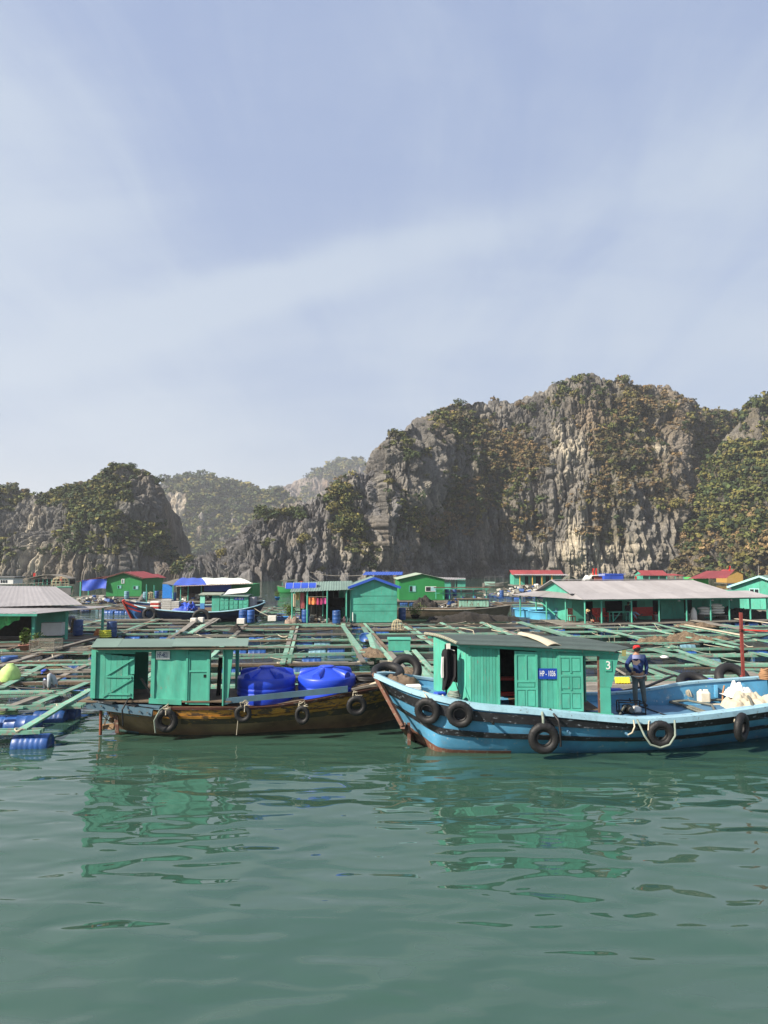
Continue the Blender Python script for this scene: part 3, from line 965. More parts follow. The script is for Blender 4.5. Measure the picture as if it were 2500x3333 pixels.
CREAM = worn('cream_canvas', (0.45, 0.40, 0.30), (0.5, 0.44, 0.34), 0.70, 2.5, 0.85, var=0.10, dirt=0.35)
SKIN = plain('skin', (0.36, 0.20, 0.13), 0.6, var=0.1)
HAIR = plain('hair', (0.012, 0.010, 0.009), 0.6)
ROPE = worn('pale_rope', (0.42, 0.38, 0.29), (0.2, 0.17, 0.12), 0.6, 14, 0.9, var=0.3)
ROPEG = worn('green_grey_rope', (0.20, 0.24, 0.20), (0.1, 0.1, 0.08), 0.6, 14, 0.9, var=0.3)
BLACK = plain('black_rubber_hose', (0.014, 0.014, 0.015), 0.5)
HOSE = plain('grey_ribbed_hose', (0.115, 0.120, 0.100), 0.6, var=0.3, scale=14)
NETBLACK = worn('black_net', (0.022, 0.020, 0.018), (0.07, 0.06, 0.05), 0.55, 9, 0.95, var=0.5, dirt=0.7, bmp=0.03)
NETBROWN = worn('brown_net', (0.17, 0.125, 0.080), (0.07, 0.05, 0.035), 0.52, 9, 0.95, var=0.5, dirt=0.7, bmp=0.03)
RED = plain('red_paint', (0.36, 0.035, 0.028), 0.55, var=0.2)
REDPOLE = worn('maroon_post_paint', (0.185, 0.035, 0.028), (0.25, 0.18, 0.14), 0.64, 3, 0.6, var=0.25, dirt=0.3)
ORANGE = plain('orange_cloth', (0.62, 0.16, 0.04), 0.8)
YELLOW = plain('yellow_plastic', (0.68, 0.52, 0.03), 0.5)
GLASS = plain('dark_window_glass', (0.02, 0.025, 0.03), 0.1, 0.6)
NAVY = plain('navy_hull_paint', (0.010, 0.028, 0.105), 0.5, var=0.3, scale=2)
STYRO = plain('white_foam_box', (0.62, 0.60, 0.55), 0.8, var=0.08)
CLAY = plain('brown_pot_clay', (0.30, 0.13, 0.10), 0.8)
LEAFG = plain('potted_plant_leaves', (0.085, 0.135, 0.025), 0.6, var=0.5, scale=5)
SIGNBLUE = plain('number_plate_blue', (0.012, 0.050, 0.30), 0.4, var=0.05)
STEEL = plain('dull_steel', (0.16, 0.16, 0.155), 0.5, metal=0.6)


def net_material(name, col, scale, cover):
    """a mesh of knotted twine: the holes between the strands are see-through"""
    m, nt, b = mat_nodes(name)
    b.inputs['Base Color'].default_value = (*col, 1)
    b.inputs['Roughness'].default_value = 0.9
    tc = nt.nodes.new('ShaderNodeTexCoord')
    fs = []
    for r in (0.78, -0.78):
        mp = nt.nodes.new('ShaderNodeMapping')
        mp.inputs['Rotation'].default_value = (0.4, r, r)
        w_ = nt.nodes.new('ShaderNodeTexWave')
        w_.inputs['Scale'].default_value = scale
        w_.inputs['Distortion'].default_value = 1.0
        nt.links.new(tc.outputs['Object'], mp.inputs[0])
        nt.links.new(mp.outputs[0], w_.inputs['Vector'])
        fs.append(w_.outputs['Fac'])
    mx = nt.nodes.new('ShaderNodeMath')
    mx.operation = 'MAXIMUM'
    nt.links.new(fs[0], mx.inputs[0])
    nt.links.new(fs[1], mx.inputs[1])
    g = nt.nodes.new('ShaderNodeMath')
    g.operation = 'GREATER_THAN'
    g.inputs[1].default_value = cover
    nt.links.new(mx.outputs[0], g.inputs[0])
    nt.links.new(g.outputs[0], b.inputs['Alpha'])
    return m


PENNET = net_material('pen_netting', (0.016, 0.018, 0.016), 9, 0.55)
LIGHTNET = net_material('pale_netting', (0.34, 0.32, 0.24), 9, 0.975)


def wloc(o):
    v = Vector((0, 0, 0))
    while o is not None:
        v += o.location
        o = o.parent
    return v


def W(mb, name, mat, parent=None, origin=None):
    """link a mesh whose points are given in world space, its origin at its middle"""
    vs = np.array([tuple(p) for p in mb.v], dtype=float)
    c = Vector((vs.min(0) + vs.max(0)) / 2) if origin is None else Vector(origin)
    mb.v = [tuple(Vector(p) - c) for p in mb.v]
    base = wloc(parent) if parent is not None else Vector((0, 0, 0))
    return mb.build(name, mat, parent, c - base)


def T1(mb, name, mat, label, cat, group=None):
    """a thing that is one mesh"""
    return tag(W(mb, name, mat), label, cat, group)


def plank(p0, p1, w, h, mat, parent, name='plank', j=0.004, up=Vector((0, 0, 1))):
    return W(MB().beam(p0, p1, w, h, up, j), name, mat, parent)


def text(name, body, size, mat, parent, M, sx=1.0, ext=0.004):
    """flat lettering, M places its centre, x to the right, y up"""
    cu = bpy.data.curves.new(name, 'FONT')
    cu.body = body
    cu.size = size
    cu.extrude = ext
    cu.offset = size * 0.008
    cu.resolution_u = 3
    cu.align_x = 'CENTER'
    cu.align_y = 'CENTER'
    cu.materials.append(mat)
    t_ = bpy.data.objects.new('lettering', cu)
    COL.objects.link(t_)
    me = bpy.data.meshes.new_from_object(t_.evaluated_get(bpy.context.evaluated_depsgraph_get()))
    bpy.data.objects.remove(t_)
    o = bpy.data.objects.new(name, me)
    COL.objects.link(o)
    if parent is not None:
        o.parent = parent
        M = Matrix.Translation(-wloc(parent)) @ M
    o.matrix_basis = M @ Matrix.Diagonal((sx, 1, 1, 1))
    return o


class Wall:
    """a wall plane from base point A to base point B: u runs along it, z is up, d sticks out towards the viewer's side"""

    def __init__(s, A, B, zt=None):
        s.A, s.B = Vector(A), Vector(B)
        h = Vector((s.B.x - s.A.x, s.B.y - s.A.y, 0))
        s.L = h.length
        s.x = h.normalized()
        s.n = Vector((s.x.y, -s.x.x, 0))

    def p(s, u, z, d=0.0):
        """u in metres along the wall, z the world height"""
        q = s.A + s.x * u + s.n * d
        return Vector((q.x, q.y, z))

    def zb(s, u):
        return s.A.z + (s.B.z - s.A.z) * u / s.L

    def M(s, u, z, d=0.0):
        q = s.p(u, z, d)
        return Matrix(((s.x.x, 0, s.n.x, q.x), (s.x.y, 0, s.n.y, q.y), (0, 1, 0, q.z), (0, 0, 0, 1)))

    def quad(s, mb, u0, u1, z00, z10, z11, z01, t=0.03, d=0.0):
        """board with corners (u0,z00) (u1,z10) (u1,z11) (u0,z01), t thick"""
        f = [s.p(u0, z00, d + t / 2), s.p(u1, z10, d + t / 2), s.p(u1, z11, d + t / 2), s.p(u0, z01, d + t / 2)]
        b = [s.p(u0, z00, d - t / 2), s.p(u1, z10, d - t / 2), s.p(u1, z11, d - t / 2), s.p(u0, z01, d - t / 2)]
        mb.add(f + b, [(0, 1, 2, 3), (7, 6, 5, 4), (0, 4, 5, 1), (1, 5, 6, 2), (2, 6, 7, 3), (3, 7, 4, 0)])
        return mb

    def board(s, name, mat, parent, u0, u1, z0, z1, t=0.03, d=0.0, z0b=None, z1b=None):
        return W(s.quad(MB(), u0, u1, z0, z0 if z0b is None else z0b, z1 if z1b is None else z1b, z1, t, d), name, mat, parent)

    def planks(s, mat, parent, u0, u1, zb0, zb1, zt0, zt1, n, t=0.025, gap=0.006, d=0.0, name='plank'):
        for i in range(n):
            a, b = i / n, (i + 1) / n
            ua, ub = u0 + (u1 - u0) * a + gap / 2, u0 + (u1 - u0) * b - gap / 2
            dz = random.uniform(-0.004, 0.004)
            W(s.quad(MB(), ua, ub, zb0 + (zb1 - zb0) * a + dz, zb0 + (zb1 - zb0) * b + dz, zt0 + (zt1 - zt0) * b, zt0 + (zt1 - zt0) * a, t, d + random.uniform(-0.003, 0.003)), name, mat, parent)


def corr(c00, c10, c11, c01, ampl=0.018, pitch=0.09, thick=0.006, seg=3, sag=0.0):
    """one corrugated sheet between four corners; the waves run from the c00-c10 edge to the c01-c11 edge"""
    c00, c10, c11, c01 = map(Vector, (c00, c10, c11, c01))
    Lx = (c10 - c00).length
    n = max(4, int(Lx / pitch) * 4)
    P = []
    nrm = (c10 - c00).cross(c01 - c00).normalized()
    if nrm.z < 0: nrm = -nrm
    for i in range(seg + 1):
        b = i / seg
        row = []
        for k in range(n + 1):
            a = k / n
            q = c00.lerp(c10, a).lerp(c01.lerp(c11, a), b)
            q = q + nrm * ampl * math.sin(a * Lx / pitch * 2 * math.pi) + Vector((0, 0, -sag * math.sin(math.pi * a)))
            row.append(tuple(q))
        P.append(row)
    return MB().grid(P, True, thick)


def roof_sheets(parent, mat, c00, c10, c11, c01, n, ampl=0.018, pitch=0.09, name='roof_sheet'):
    c00, c10, c11, c01 = map(Vector, (c00, c10, c11, c01))
    for i in range(n):
        a, b = max(0, i / n - 0.0), min(1, (i + 1) / n + 0.012)
        dz = Vector((0, 0, 0.007 * (i % 2) + random.uniform(0, 0.004)))
        W(corr(c00.lerp(c10, a) + dz, c00.lerp(c10, b) + dz, c01.lerp(c11, b) + dz, c01.lerp(c11, a) + dz, ampl, pitch), name, mat, parent)


def rope(pts, r, label, name='rope', mat=None, sag=0.0, group=None, n=6):
    """a line through points, hanging by sag between each two"""
    P = []
    for a, b in zip(pts[:-1], pts[1:]):
        a, b = Vector(a), Vector(b)
        k = 7
        for i in range(k):
            t = i / k
            P.append(a.lerp(b, t) - Vector((0, 0, sag * 4 * t * (1 - t))))
    P.append(Vector(pts[-1]))
    return T1(MB().tube(P, r, n), name, mat or ROPE, label, 'hose' if 'hose' in name else 'rope', group)


def skin_mesh(name, verts, edges, rad, mat, sub=1, extra=None):
    """one closed skin grown round a skeleton of joints"""
    me = bpy.data.meshes.new('skeleton')
    me.from_pydata([tuple(v) for v in verts], edges, [])
    o = bpy.data.objects.new('skeleton', me)
    COL.objects.link(o)
    m = o.modifiers.new('Skin', 'SKIN')
    for i, r in enumerate(rad):
        r = r if isinstance(r, tuple) else (r, r)
        me.skin_vertices[0].data[i].radius = r
    me.skin_vertices[0].data[0].use_root = True
    s = o.modifiers.new('Sub', 'SUBSURF')
    s.levels = sub
    s.render_levels = sub
    dg = bpy.context.evaluated_depsgraph_get()
    ev = o.evaluated_get(dg)
    em = ev.to_mesh()
    mb = MB()
    mb.add([v.co.copy() for v in em.vertices], [tuple(p.vertices) for p in em.polygons], True)
    ev.to_mesh_clear()
    bpy.data.objects.remove(o)
    bpy.data.meshes.remove(me)
    if extra:
        mb.add(extra.v, extra.f, True)
    return mb


def hand(mb, wrist, direc, palmn, s=1.0, curl=0.5):
    """palm, four bent fingers of different lengths and a thumb"""
    d = Vector(direc).normalized()
    n = Vector(palmn)
    n = (n - d * n.dot(d)).normalized()
    sd = d.cross(n)
    w_ = Vector(wrist)
    M = Matrix(((d.x, sd.x, n.x, 0), (d.y, sd.y, n.y, 0), (d.z, sd.z, n.z, 0), (0, 0, 0, 1)))
    mb.bbox((0, 0, 0), (0.10 * s, 0.082 * s, 0.03 * s), 0.01, Matrix.Translation(w_ + d * 0.055 * s) @ M)
    for k, L in enumerate((0.062, 0.075, 0.070, 0.055)):
        b = w_ + d * 0.10 * s + sd * (k - 1.5) * 0.021 * s
        c = b + (d * (1 - curl * .4) + n * curl * .5) * L * 0.5 * s
        e = c + (d * (1 - curl) + n * curl) * L * 0.5 * s
        mb.tube([b, c, e], [0.010 * s, 0.009 * s, 0.007 * s], 6)
    b = w_ + d * 0.035 * s - sd * 0.04 * s
    c = b + (d * 0.6 - sd * 0.7) * 0.035 * s
    mb.tube([b, c, c + (d * 0.8 + n * 0.4) * 0.03 * s], [0.012 * s, 0.011 * s, 0.008 * s], 6)


def person(label, J, top, legs, cap=None, capdir=(0, 1, 0), shoes=None, sleeves=True, topname='jacket', straw=False, group=None):
    """J: pelvis, chest, neck, head, and for l/r shoulder, elbow, wrist, hip, knee, ankle, toe (world space)"""
    J = {k: Vector(v) for k, v in J.items()}
    base = Vector((J['pelvis'].x, J['pelvis'].y, min(J['ankle_l'].z, J['ankle_r'].z) - 0.08))
    e = empty('person', label, 'person', base, group=group)
    order = ['pelvis', 'waist', 'chest', 'neck', 'head', 'crown', 'shoulder_l', 'elbow_l', 'wrist_l', 'shoulder_r', 'elbow_r', 'wrist_r', 'hip_l', 'knee_l', 'ankle_l', 'toe_l', 'hip_r', 'knee_r', 'ankle_r', 'toe_r']
    J['waist'] = J['pelvis'].lerp(J['chest'], 0.45)
    hd = (J['head'] - J['neck']).normalized()
    J['crown'] = J['head'] + hd * 0.085
    ix = {k: i for i, k in enumerate(order)}
    ed = [('pelvis', 'waist'), ('waist', 'chest'), ('chest', 'neck'), ('neck', 'head'), ('head', 'crown'), ('chest', 'shoulder_l'), ('shoulder_l', 'elbow_l'), ('elbow_l', 'wrist_l'), ('chest', 'shoulder_r'), ('shoulder_r', 'elbow_r'), ('elbow_r', 'wrist_r'),
          ('pelvis', 'hip_l'), ('hip_l', 'knee_l'), ('knee_l', 'ankle_l'), ('ankle_l', 'toe_l'), ('pelvis', 'hip_r'), ('hip_r', 'knee_r'), ('knee_r', 'ankle_r'), ('ankle_r', 'toe_r')]
    rad = dict(pelvis=.115, waist=.11, chest=.13, neck=.05, head=.088, crown=.07, shoulder_l=.062, elbow_l=.042, wrist_l=.028, shoulder_r=.062, elbow_r=.042, wrist_r=.028, hip_l=.088, knee_l=.06, ankle_l=.038, toe_l=.036, hip_r=.088, knee_r=.06, ankle_r=.038, toe_r=.036)
    ex = MB()
    f = Vector(capdir).normalized()
    sd = f.cross(hd).normalized()
    hc = J['head']
    for q in (1, -1):
        ex.lathe([(0, -0.012), (0.02, 0), (0.0, 0.012)], 8, Matrix.Translation(hc + sd * q * 0.083 - f * 0.005) @ Matrix.Rotation(1.57, 4, 'Y'))
        ex.lathe([(0, -0.01), (0.011, 0), (0.0, 0.01)], 6, Matrix.Translation(hc + f * 0.082 + sd * q * 0.032 + hd * 0.02))
    ex.tube([hc + f * 0.08 + hd * 0.025, hc + f * 0.108 - hd * 0.012, hc + f * 0.085 - hd * 0.022], [0.008, 0.015, 0.01], 6)
    ex.tube([hc + f * 0.083 - hd * 0.05 + sd * 0.022, hc + f * 0.088 - hd * 0.05, hc + f * 0.083 - hd * 0.05 - sd * 0.022], 0.007, 5)
    for q in 'lr':
        d = (J['wrist_' + q] - J['elbow_' + q]).normalized()
        hand(ex, J['wrist_' + q], d, f, 1.0, 0.5)
    mb = skin_mesh('body', [J[k] for k in order], [(ix[a], ix[b]) for a, b in ed], [rad[k] for k in order], SKIN, 1, ex)
    W(mb, 'body', SKIN, e)
    k2 = ['chest', 'waist', 'pelvis', 'collar', 'shoulder_l', 'elbow_l', 'cuff_l', 'shoulder_r', 'elbow_r', 'cuff_r']
    J['collar'] = J['chest'].lerp(J['neck'], 0.75)
    J['cuff_l'] = J['elbow_l'].lerp(J['wrist_l'], 0.93)
    J['cuff_r'] = J['elbow_r'].lerp(J['wrist_r'], 0.93)
    r2 = [.165, .150, .150, .075, .082, .066, .046, .082, .066, .046]
    e2 = [(0, 1), (1, 2), (0, 3), (0, 4), (4, 5), (5, 6), (0, 7), (7, 8), (8, 9)]
    W(skin_mesh('top', [J[k] for k in k2], e2, r2, top, 1), topname, top, e)
    k3 = ['pelvis', 'hip_l', 'knee_l', 'hem_l', 'hip_r', 'knee_r', 'hem_r']
    J['hem_l'] = J['knee_l'].lerp(J['ankle_l'], 0.92)
    J['hem_r'] = J['knee_r'].lerp(J['ankle_r'], 0.92)
    W(skin_mesh('legs', [J[k] for k in k3], [(0, 1), (1, 2), (2, 3), (0, 4), (4, 5), (5, 6)], [.132, .104, .080, .066, .104, .080, .066], legs, 1), 'trousers', legs, e)
    if shoes is not None:
        for q in 'lr':
            a, t = J['ankle_' + q], J['toe_' + q]
            W(MB().tube([a + (a - t) * 0.35 - Vector((0, 0, .03)), a - Vector((0, 0, .02)), t + Vector((0, 0, .012)), t + (t - a) * 0.35], [.03, .05, .042, .02], 8), 'shoe', shoes, e)
    M = Matrix(((sd.x, f.x, hd.x, 0), (sd.y, f.y, hd.y, 0), (sd.z, f.z, hd.z, 0), (0, 0, 0, 1)))
    M = Matrix.Translation(hc) @ M
    if cap is not None:
        c = MB().lathe([(0.099, 0.030), (0.103, 0.048), (0.100, 0.080), (0.082, 0.108), (0.045, 0.124), (0.0, 0.128)], 18, M)
        if straw:
            c.lathe([(0.105, 0.04), (0.15, 0.03), (0.20, 0.012), (0.20, 0.008), (0.10, 0.03)], 20, M)
            W(c, 'straw_hat', cap, e)
        else:
            P = []
            for i in range(4):
                r_ = 0.095 + 0.075 * i / 3
                P.append([tuple(M @ Vector((math.sin(a) * min(r_, .13), math.cos(a) * r_, 0.035 - 0.022 * i / 3 - 0.02 * abs(math.sin(a))))) for a in np.linspace(-0.9, 0.9, 9)])
            c.grid(P, True, 0.006)
            W(c, 'cap', cap, e)
    W(MB().lathe([(0.088, -0.035), (0.097, 0.0), (0.098, 0.04), (0.085, 0.09), (0.05, 0.118), (0, 0.122)], 16, M @ Matrix.Translation((0, -0.012, 0))), 'hair', HAIR, e)
    return e
# ------------------------------------------------------------ hulls
def sp(a, b, t):
    return Vector(a).lerp(Vector(b), t)


def hull(near_g, far_g, near_w, far_w, rows=8, flare=0.16, keel=-0.45):
    """returns rows of stations from the near gunwale down under the keel and up to the far gunwale"""
    out = []
    for g, fg, nw, fw in zip(near_g, far_g, near_w, far_w):
        col = []
        for i in range(rows + 1):
            t = i / rows
            p = sp(g, nw, t)
            q = p + (Vector(nw) - Vector(fw)).normalized() * flare * math.sin(math.pi * t) * min(1, (Vector(nw) - Vector(fw)).length)
            col.append(q)
        k = (Vector(nw) + Vector(fw)) / 2
        col.append(Vector((k.x, k.y, keel)))
        for i in range(rows, -1, -1):
            t = i / rows
            p = sp(fg, fw, t)
            q = p - (Vector(nw) - Vector(fw)).normalized() * flare * math.sin(math.pi * t) * min(1, (Vector(nw) - Vector(fw)).length)
            col.append(q)
        out.append(col)
    return out


def resample(pts, n):
    """smooth polyline through points (Catmull-Rom), n points evenly by parameter"""
    P = [Vector(p) for p in pts]
    P = [P[0] * 2 - P[1]] + P + [P[-1] * 2 - P[-2]]
    out = []
    m = len(P) - 3
    for k in range(n):
        s = k / (n - 1) * m
        i = min(int(s), m - 1)
        t = s - i
        a, b, c, d = P[i:i + 4]
        out.append(0.5 * ((2 * b) + (c - a) * t + (2 * a - 5 * b + 4 * c - d) * t * t + (3 * b - 3 * c + d - a) * t ** 3))
    return out


def strip(H, idx, t0, t1, off, side=0, s0=0, s1=None):
    """a band lying proud on the hull between fractions t0 and t1 of the side (0 at the gunwale, 1 at the water)"""
    rows = (len(H[0]) - 3) // 2
    n = len(H[0])
    S = H[s0:s1]

    def pt(c, t):
        x = t * rows
        i = min(int(x), rows - 1)
        a, b = (c[i], c[i + 1]) if side == 0 else (c[n - 1 - i], c[n - 2 - i])
        return a.lerp(b, x - i)
    mb = MB()
    rings = []
    for k, c in enumerate(S):
        o = (c[0] - c[-1])
        o.z = 0
        o = o.normalized() if o.length > 0.01 else Vector((-1, 0, 0))
        if side: o = -o
        a, b = t0(k + s0) if callable(t0) else t0, t1(k + s0) if callable(t1) else t1
        p, q = pt(c, a), pt(c, b)
        rings.append([p - o * 0.03, p + o * off, q + o * off, q - o * 0.03])
    mb.rings(rings, True, True, False)
    return mb


# ------------------------------------------------------------ blue boat (right)
def blue_boat():
    G = [(1219, 2193, 18.55), (1263, 2213, 18.3), (1327, 2240, 18.0), (1390, 2259, 17.78), (1453, 2274, 17.6), (1538, 2292, 17.45), (1622, 2302, 17.37), (1740, 2311, 17.3), (1905, 2328, 17.3), (2074, 2341, 17.33), (2201, 2337, 17.45), (2349, 2322, 17.8), (2500, 2301, 18.3), (2640, 2278, 18.9)]
    Wn = [(1345, 2406), (1368, 2417), (1390, 2429), (1408, 2440), (1440, 2448), (1538, 2451), (1622, 2452), (1740, 2452), (1905, 2450), (2074, 2444), (2201, 2436), (2349, 2419), (2500, 2397), (2640, 2374)]
    FG = [(1221, 2192, 18.6), (1262, 2190, 19.3), (1312, 2196, 19.75), (1372, 2205, 20.0), (1435, 2214, 20.1), (1530, 2228, 20.15), (1610, 2238, 20.15), (1730, 2248, 20.15), (1880, 2256, 20.1), (2010, 2254, 20.1), (2125, 2240, 20.2), (2235, 2222, 20.4), (2360, 2212, 20.7), (2490, 2203, 20.9)]
    near = [far(*g) for g in G]
    nw = [at(px, py, 0) for px, py in Wn]
    fg = [far(*g) for g in FG]
    fw = []
    for i, (a, b) in enumerate(zip(nw, fg)):
        fw.append(Vector((a.x - 0.12, max(a.y + 0.06 + min(i, 4) * 0.5, b.y - 0.25) if i > 1 else a.y + 0.1 + 0.4 * i, 0)))
    n = 60
    N, Wl, FGs, FW = (resample(x, n) for x in (near, nw, fg, fw))
    H = hull(N, FGs, Wl, FW, 8, 0.12)
    e = empty('wooden_boat', 'sky blue wooden boat with black strakes and a green planked cabin numbered 1036', 'boat', (6, 18.8, 0))
    mb = MB()
    mb.rings(H, False, False, True)
    mb.add(H[-1], [tuple(range(len(H[-1])))])
    W(mb, 'hull', HULLBLUE, e)
    lo = lambda k: 0.10
    W(strip(H, 0, lambda k: 0.12, lambda k: 0.28 + 0.03 * min(1, k / 20), 0.05), 'rubbing_strake', TARBLACK, e)
    W(strip(H, 0, lambda k: 0.42 + 0.11 * min(1, k / 16), lambda k: 0.49 + 0.155 * min(1, k / 16), 0.045), 'rubbing_strake', TARBLACK, e)
    W(strip(H, 0, 0.10, 0.32, 0.05, 1), 'rubbing_strake', TARBLACK, e)
    W(strip(H, 0, lambda k: 0.74 + 0.20 * min(1, k / 20), 1.05, 0.012, 0, 0, 30), 'keel_band', REDBROWN, e)
    # stem post
    W(MB().beam(far(1217, 2190, 18.56), far(1311, 2362, 18.05), 0.10, 0.10).beam(far(1311, 2362, 18.05), at(1350, 2404, 0.0) + Vector((0, 0, -0.05)), 0.12, 0.16).beam(far(1330, 2352, 18.2), far(1332, 2425, 18.1), 0.07, 0.10), 'stem', REDBROWN, e)
    # gunwale caps
    for L, sgn, nm in ((N, 1, 'gunwale_cap'), (FGs, -1, 'gunwale_cap')):
        rings = []
        for i, p in enumerate(L):
            q = (N[i] - FGs[i])
            q.z = 0
            q = q.normalized() if q.length > .05 else Vector((-1, 0, 0))
            q = q * sgn
            rings.append([p + q * 0.06 + Vector((0, 0, 0.03)), p - q * 0.13 + Vector((0, 0, 0.03)), p - q * 0.13 - Vector((0, 0, 0.03)), p + q * 0.07 - Vector((0, 0, 0.10))])
        W(MB().rings(rings, True, True, False), nm, CAPBLUE, e)
    # far bulwark inside face, deck, side deck
    def dk(i):
        x = N[i].x
        a = min(1, max(0, (x - 5.6) / 0.5))
        return (N[i].z + FGs[i].z) / 2 * (1 - a) - 0.16 * (1 - a) + 0.72 * a
    rows_d, rows_b, rows_s = [], [], []
    for i in range(3, n):
        z = dk(i)
        a, b = N[i], FGs[i]
        q = (b - a)
        q.z = 0
        q.normalize()
        p1 = a + q * 0.10
        p2 = a + q * min(0.62, (b - a).length * 0.2 + 0.1)
        p3 = b - q * 0.16
        rows_s.append([Vector((p1.x, p1.y, a.z - 0.005)), Vector((p2.x, p2.y, max(z + .05, a.z - 0.05))), Vector((p2.x, p2.y, z))])
        rows_d.append([Vector((p2.x, p2.y, z)), Vector((p3.x, p3.y, z))])
        rows_b.append([Vector((p3.x, p3.y, z)), Vector((b.x - q.x * 0.09, b.y - q.y * .09, b.z))])
    W(MB().grid([[tuple(p) for p in r] for r in rows_s], False), 'side_deck', CAPBLUE, e)
    W(MB().grid([[tuple(p) for p in r] for r in rows_d], False), 'deck', HULLBLUE, e)
    W(MB().grid([[tuple(p) for p in r] for r in rows_b], False), 'bulwark', HULLBLUE, e)
    for px, py in ((2330, 2250), (2240, 2262), (2420, 2246)):
        p = far(px, py, 20.42)
        W(MB().box(tuple(p), (0.07, 0.10, 0.36)), 'bulwark_rib', HULLBLUE, e)
    # hatch boards over the hold
    bx = [(6.25, 7.55), (7.58, 8.85), (8.88, 10.1), (10.13, 11.3)]
    for k, (x0, x1) in enumerate(bx):
        y0, y1 = 18.12 + 0.06 * (x0 - 6.2), 19.72 + 0.04 * (x0 - 6.2)
        z = 0.745
        m_ = MB()
        m_.add([(x0, y0, z), (x1, y0 + .06, z), (x1 - .35, y1 + .05, z), (x0 - .35, y1, z), (x0, y0, z + .035), (x1, y0 + .06, z + .035), (x1 - .35, y1 + .05, z + .035), (x0 - .35, y1, z + .035)],
               [(0, 3, 2, 1), (4, 5, 6, 7), (0, 1, 5, 4), (1, 2, 6, 5), (2, 3, 7, 6), (3, 0, 4, 7)])
        W(m_, 'hatch_board', DECKBLUE, e)
        if k in (0, 1, 2):
            W(MB().beam((x1 + .005, y0 + .02, z + .045), (x1 - .35, y1 + .03, z + .045), 0.045, 0.03), 'hatch_seam', TARBLACK, e)
    W(MB().beam((5.95, 18.1, .79), (10.0, 18.33, .79), 0.05, 0.05), 'hatch_coaming', TARBLACK, e)
    # drain pipes
    for px, py in ((1604, 2352), (1852, 2384), (2042, 2390)):
        p = far(px, py, 17.26)
        W(MB().cyl(p + Vector((0, .1, 0)), p + Vector((0, -.09, 0)), 0.035, n=12).cyl(p + Vector((0, -.085, 0)), p + Vector((0, -.093, 0)), 0.028, n=12), 'drain_pipe', DECKBLUE if px > 1650 else DARK, e)
    # ---------------- cabin
    A = Vector((2.26, 17.95, 1.08))
    B = Vector((5.90, 17.95, 0.90))
    C_ = Vector((1.40, 19.45, 1.14))
    D = Vector((5.25, 19.85, 0.98))
    zt0, zt1 = 2.70, 2.50
    side = Wall(A, B)
    end = Wall(C_, A)
    farw = Wall(C_, D)

    def zt(u):
        return zt0 + (zt1 - zt0) * u / side.L

    def us(px):   # pixel column -> metres along the near wall
        return (px - 1250) / F * 17.95 - A.x
    # end wall: two planks, opening, three planks
    Le = end.L
    end.planks(TEAL, e, 0.0, Le * .32, C_.z, 1.12, 2.76, 2.74, 2)
    end.planks(TEAL, e, Le * .66, Le, 1.10, 1.08, 2.72, 2.70, 3)
    end.board('door_head', TEAL, e, Le * .32, Le * .66, 2.60, 2.74, 0.03)
    end.board('low_door', TEAL, e, Le * .33, Le * .66, 1.12, 1.62, 0.02, -0.06)
    # near wall
    u1, u2, u3, u4, u5, u6, u7, u8, u9 = us(1534), us(1617), us(1668), us(1741), us(1805), us(1886), us(1930), us(1944), us(1975)
    side.planks(TEAL, e, 0.0, u2, A.z, side.zb(u2), zt(0), zt(u2), 9)
    W(side.quad(MB(), u2 - .02, u2 + .03, 1.06, 1.06, 2.66, 2.66, 0.07, .015), 'door_post', TEAL, e)
    side.planks(TEAL, e, u4 - .01, u5 + .02, side.zb(u4), side.zb(u5), zt(u4), zt(u5), 4)
    W(side.quad(MB(), 0.3, us(1810), side.zb(0) - .01, side.zb(us(1810)) - .01, side.zb(us(1810)) + .05, side.zb(0) + .05, 0.06, 0.03), 'sill_beam', TEAL, e)
    W(side.quad(MB(), us(1795), us(1980), side.zb(us(1795)) - .02, side.zb(us(1980)) - .02, side.zb(us(1980)) + .05, side.zb(us(1795)) + .05, 0.07, 0.045), 'sill_beam', TEAL, e)
    W(side.quad(MB(), u2, us(1765), zt(u2) - .06, zt(us(1765)) - .06, zt(us(1765)) - .005, zt(u2) - .005, 0.05, 0.04), 'door_track', TEAL, e)

    def panel_door(ua, ub, dd, top_win, lean=0.0):
        d = W(side.quad(MB(), ua, ub, side.zb(ua) + .04, side.zb(ub) + .04, zt(ub) - .09, zt(ua) - .09, 0.022, dd), 'sliding_door', TEAL, e)
        z0, z1 = side.zb(ua) + .05, zt(ua) - .10
        H_ = z1 - z0
        um = (ua + ub) / 2
        r = MB()
        st = 0.055
        for a_, b_ in ((ua, ua + st), (ub - st, ub)):
            side.quad(r, a_, b_, z0, z0, z1 - (zt(ua) - zt(b_)), z1, 0.02, dd + .021)
        zs = (0, .33, .46, .93) if top_win else (0, .31, .60, .93)
        for f_ in zs + ((1.0,) if 0 else ()):
            side.quad(r, ua + st, ub - st, z0 + H_ * f_, z0 + H_ * f_, z0 + H_ * f_ + .055, z0 + H_ * f_ + .055, 0.018, dd + .02)
        side.quad(r, um - .022, um + .022, z0 + .055, z0 + .055, z0 + H_ * (.33 if top_win else .31), z0 + H_ * (.33 if top_win else .31), 0.016, dd + .019)
        side.quad(r, um - .022, um + .022, z0 + H_ * (.5 if top_win else .66), z0 + H_ * (.5 if top_win else .66), z0 + H_ * .93, z0 + H_ * .93, 0.016, dd + .019)
        if not top_win:
            side.quad(r, um - .022, um + .022, z0 + H_ * .36, z0 + H_ * .36, z0 + H_ * .595, z0 + H_ * .595, 0.016, dd + .019)
        W(r, 'door_frame', TEAL, d)
        cells = [(.0, .33), (.5, .93)] if top_win else [(.0, .31), (.34, .60), (.64, .93)]
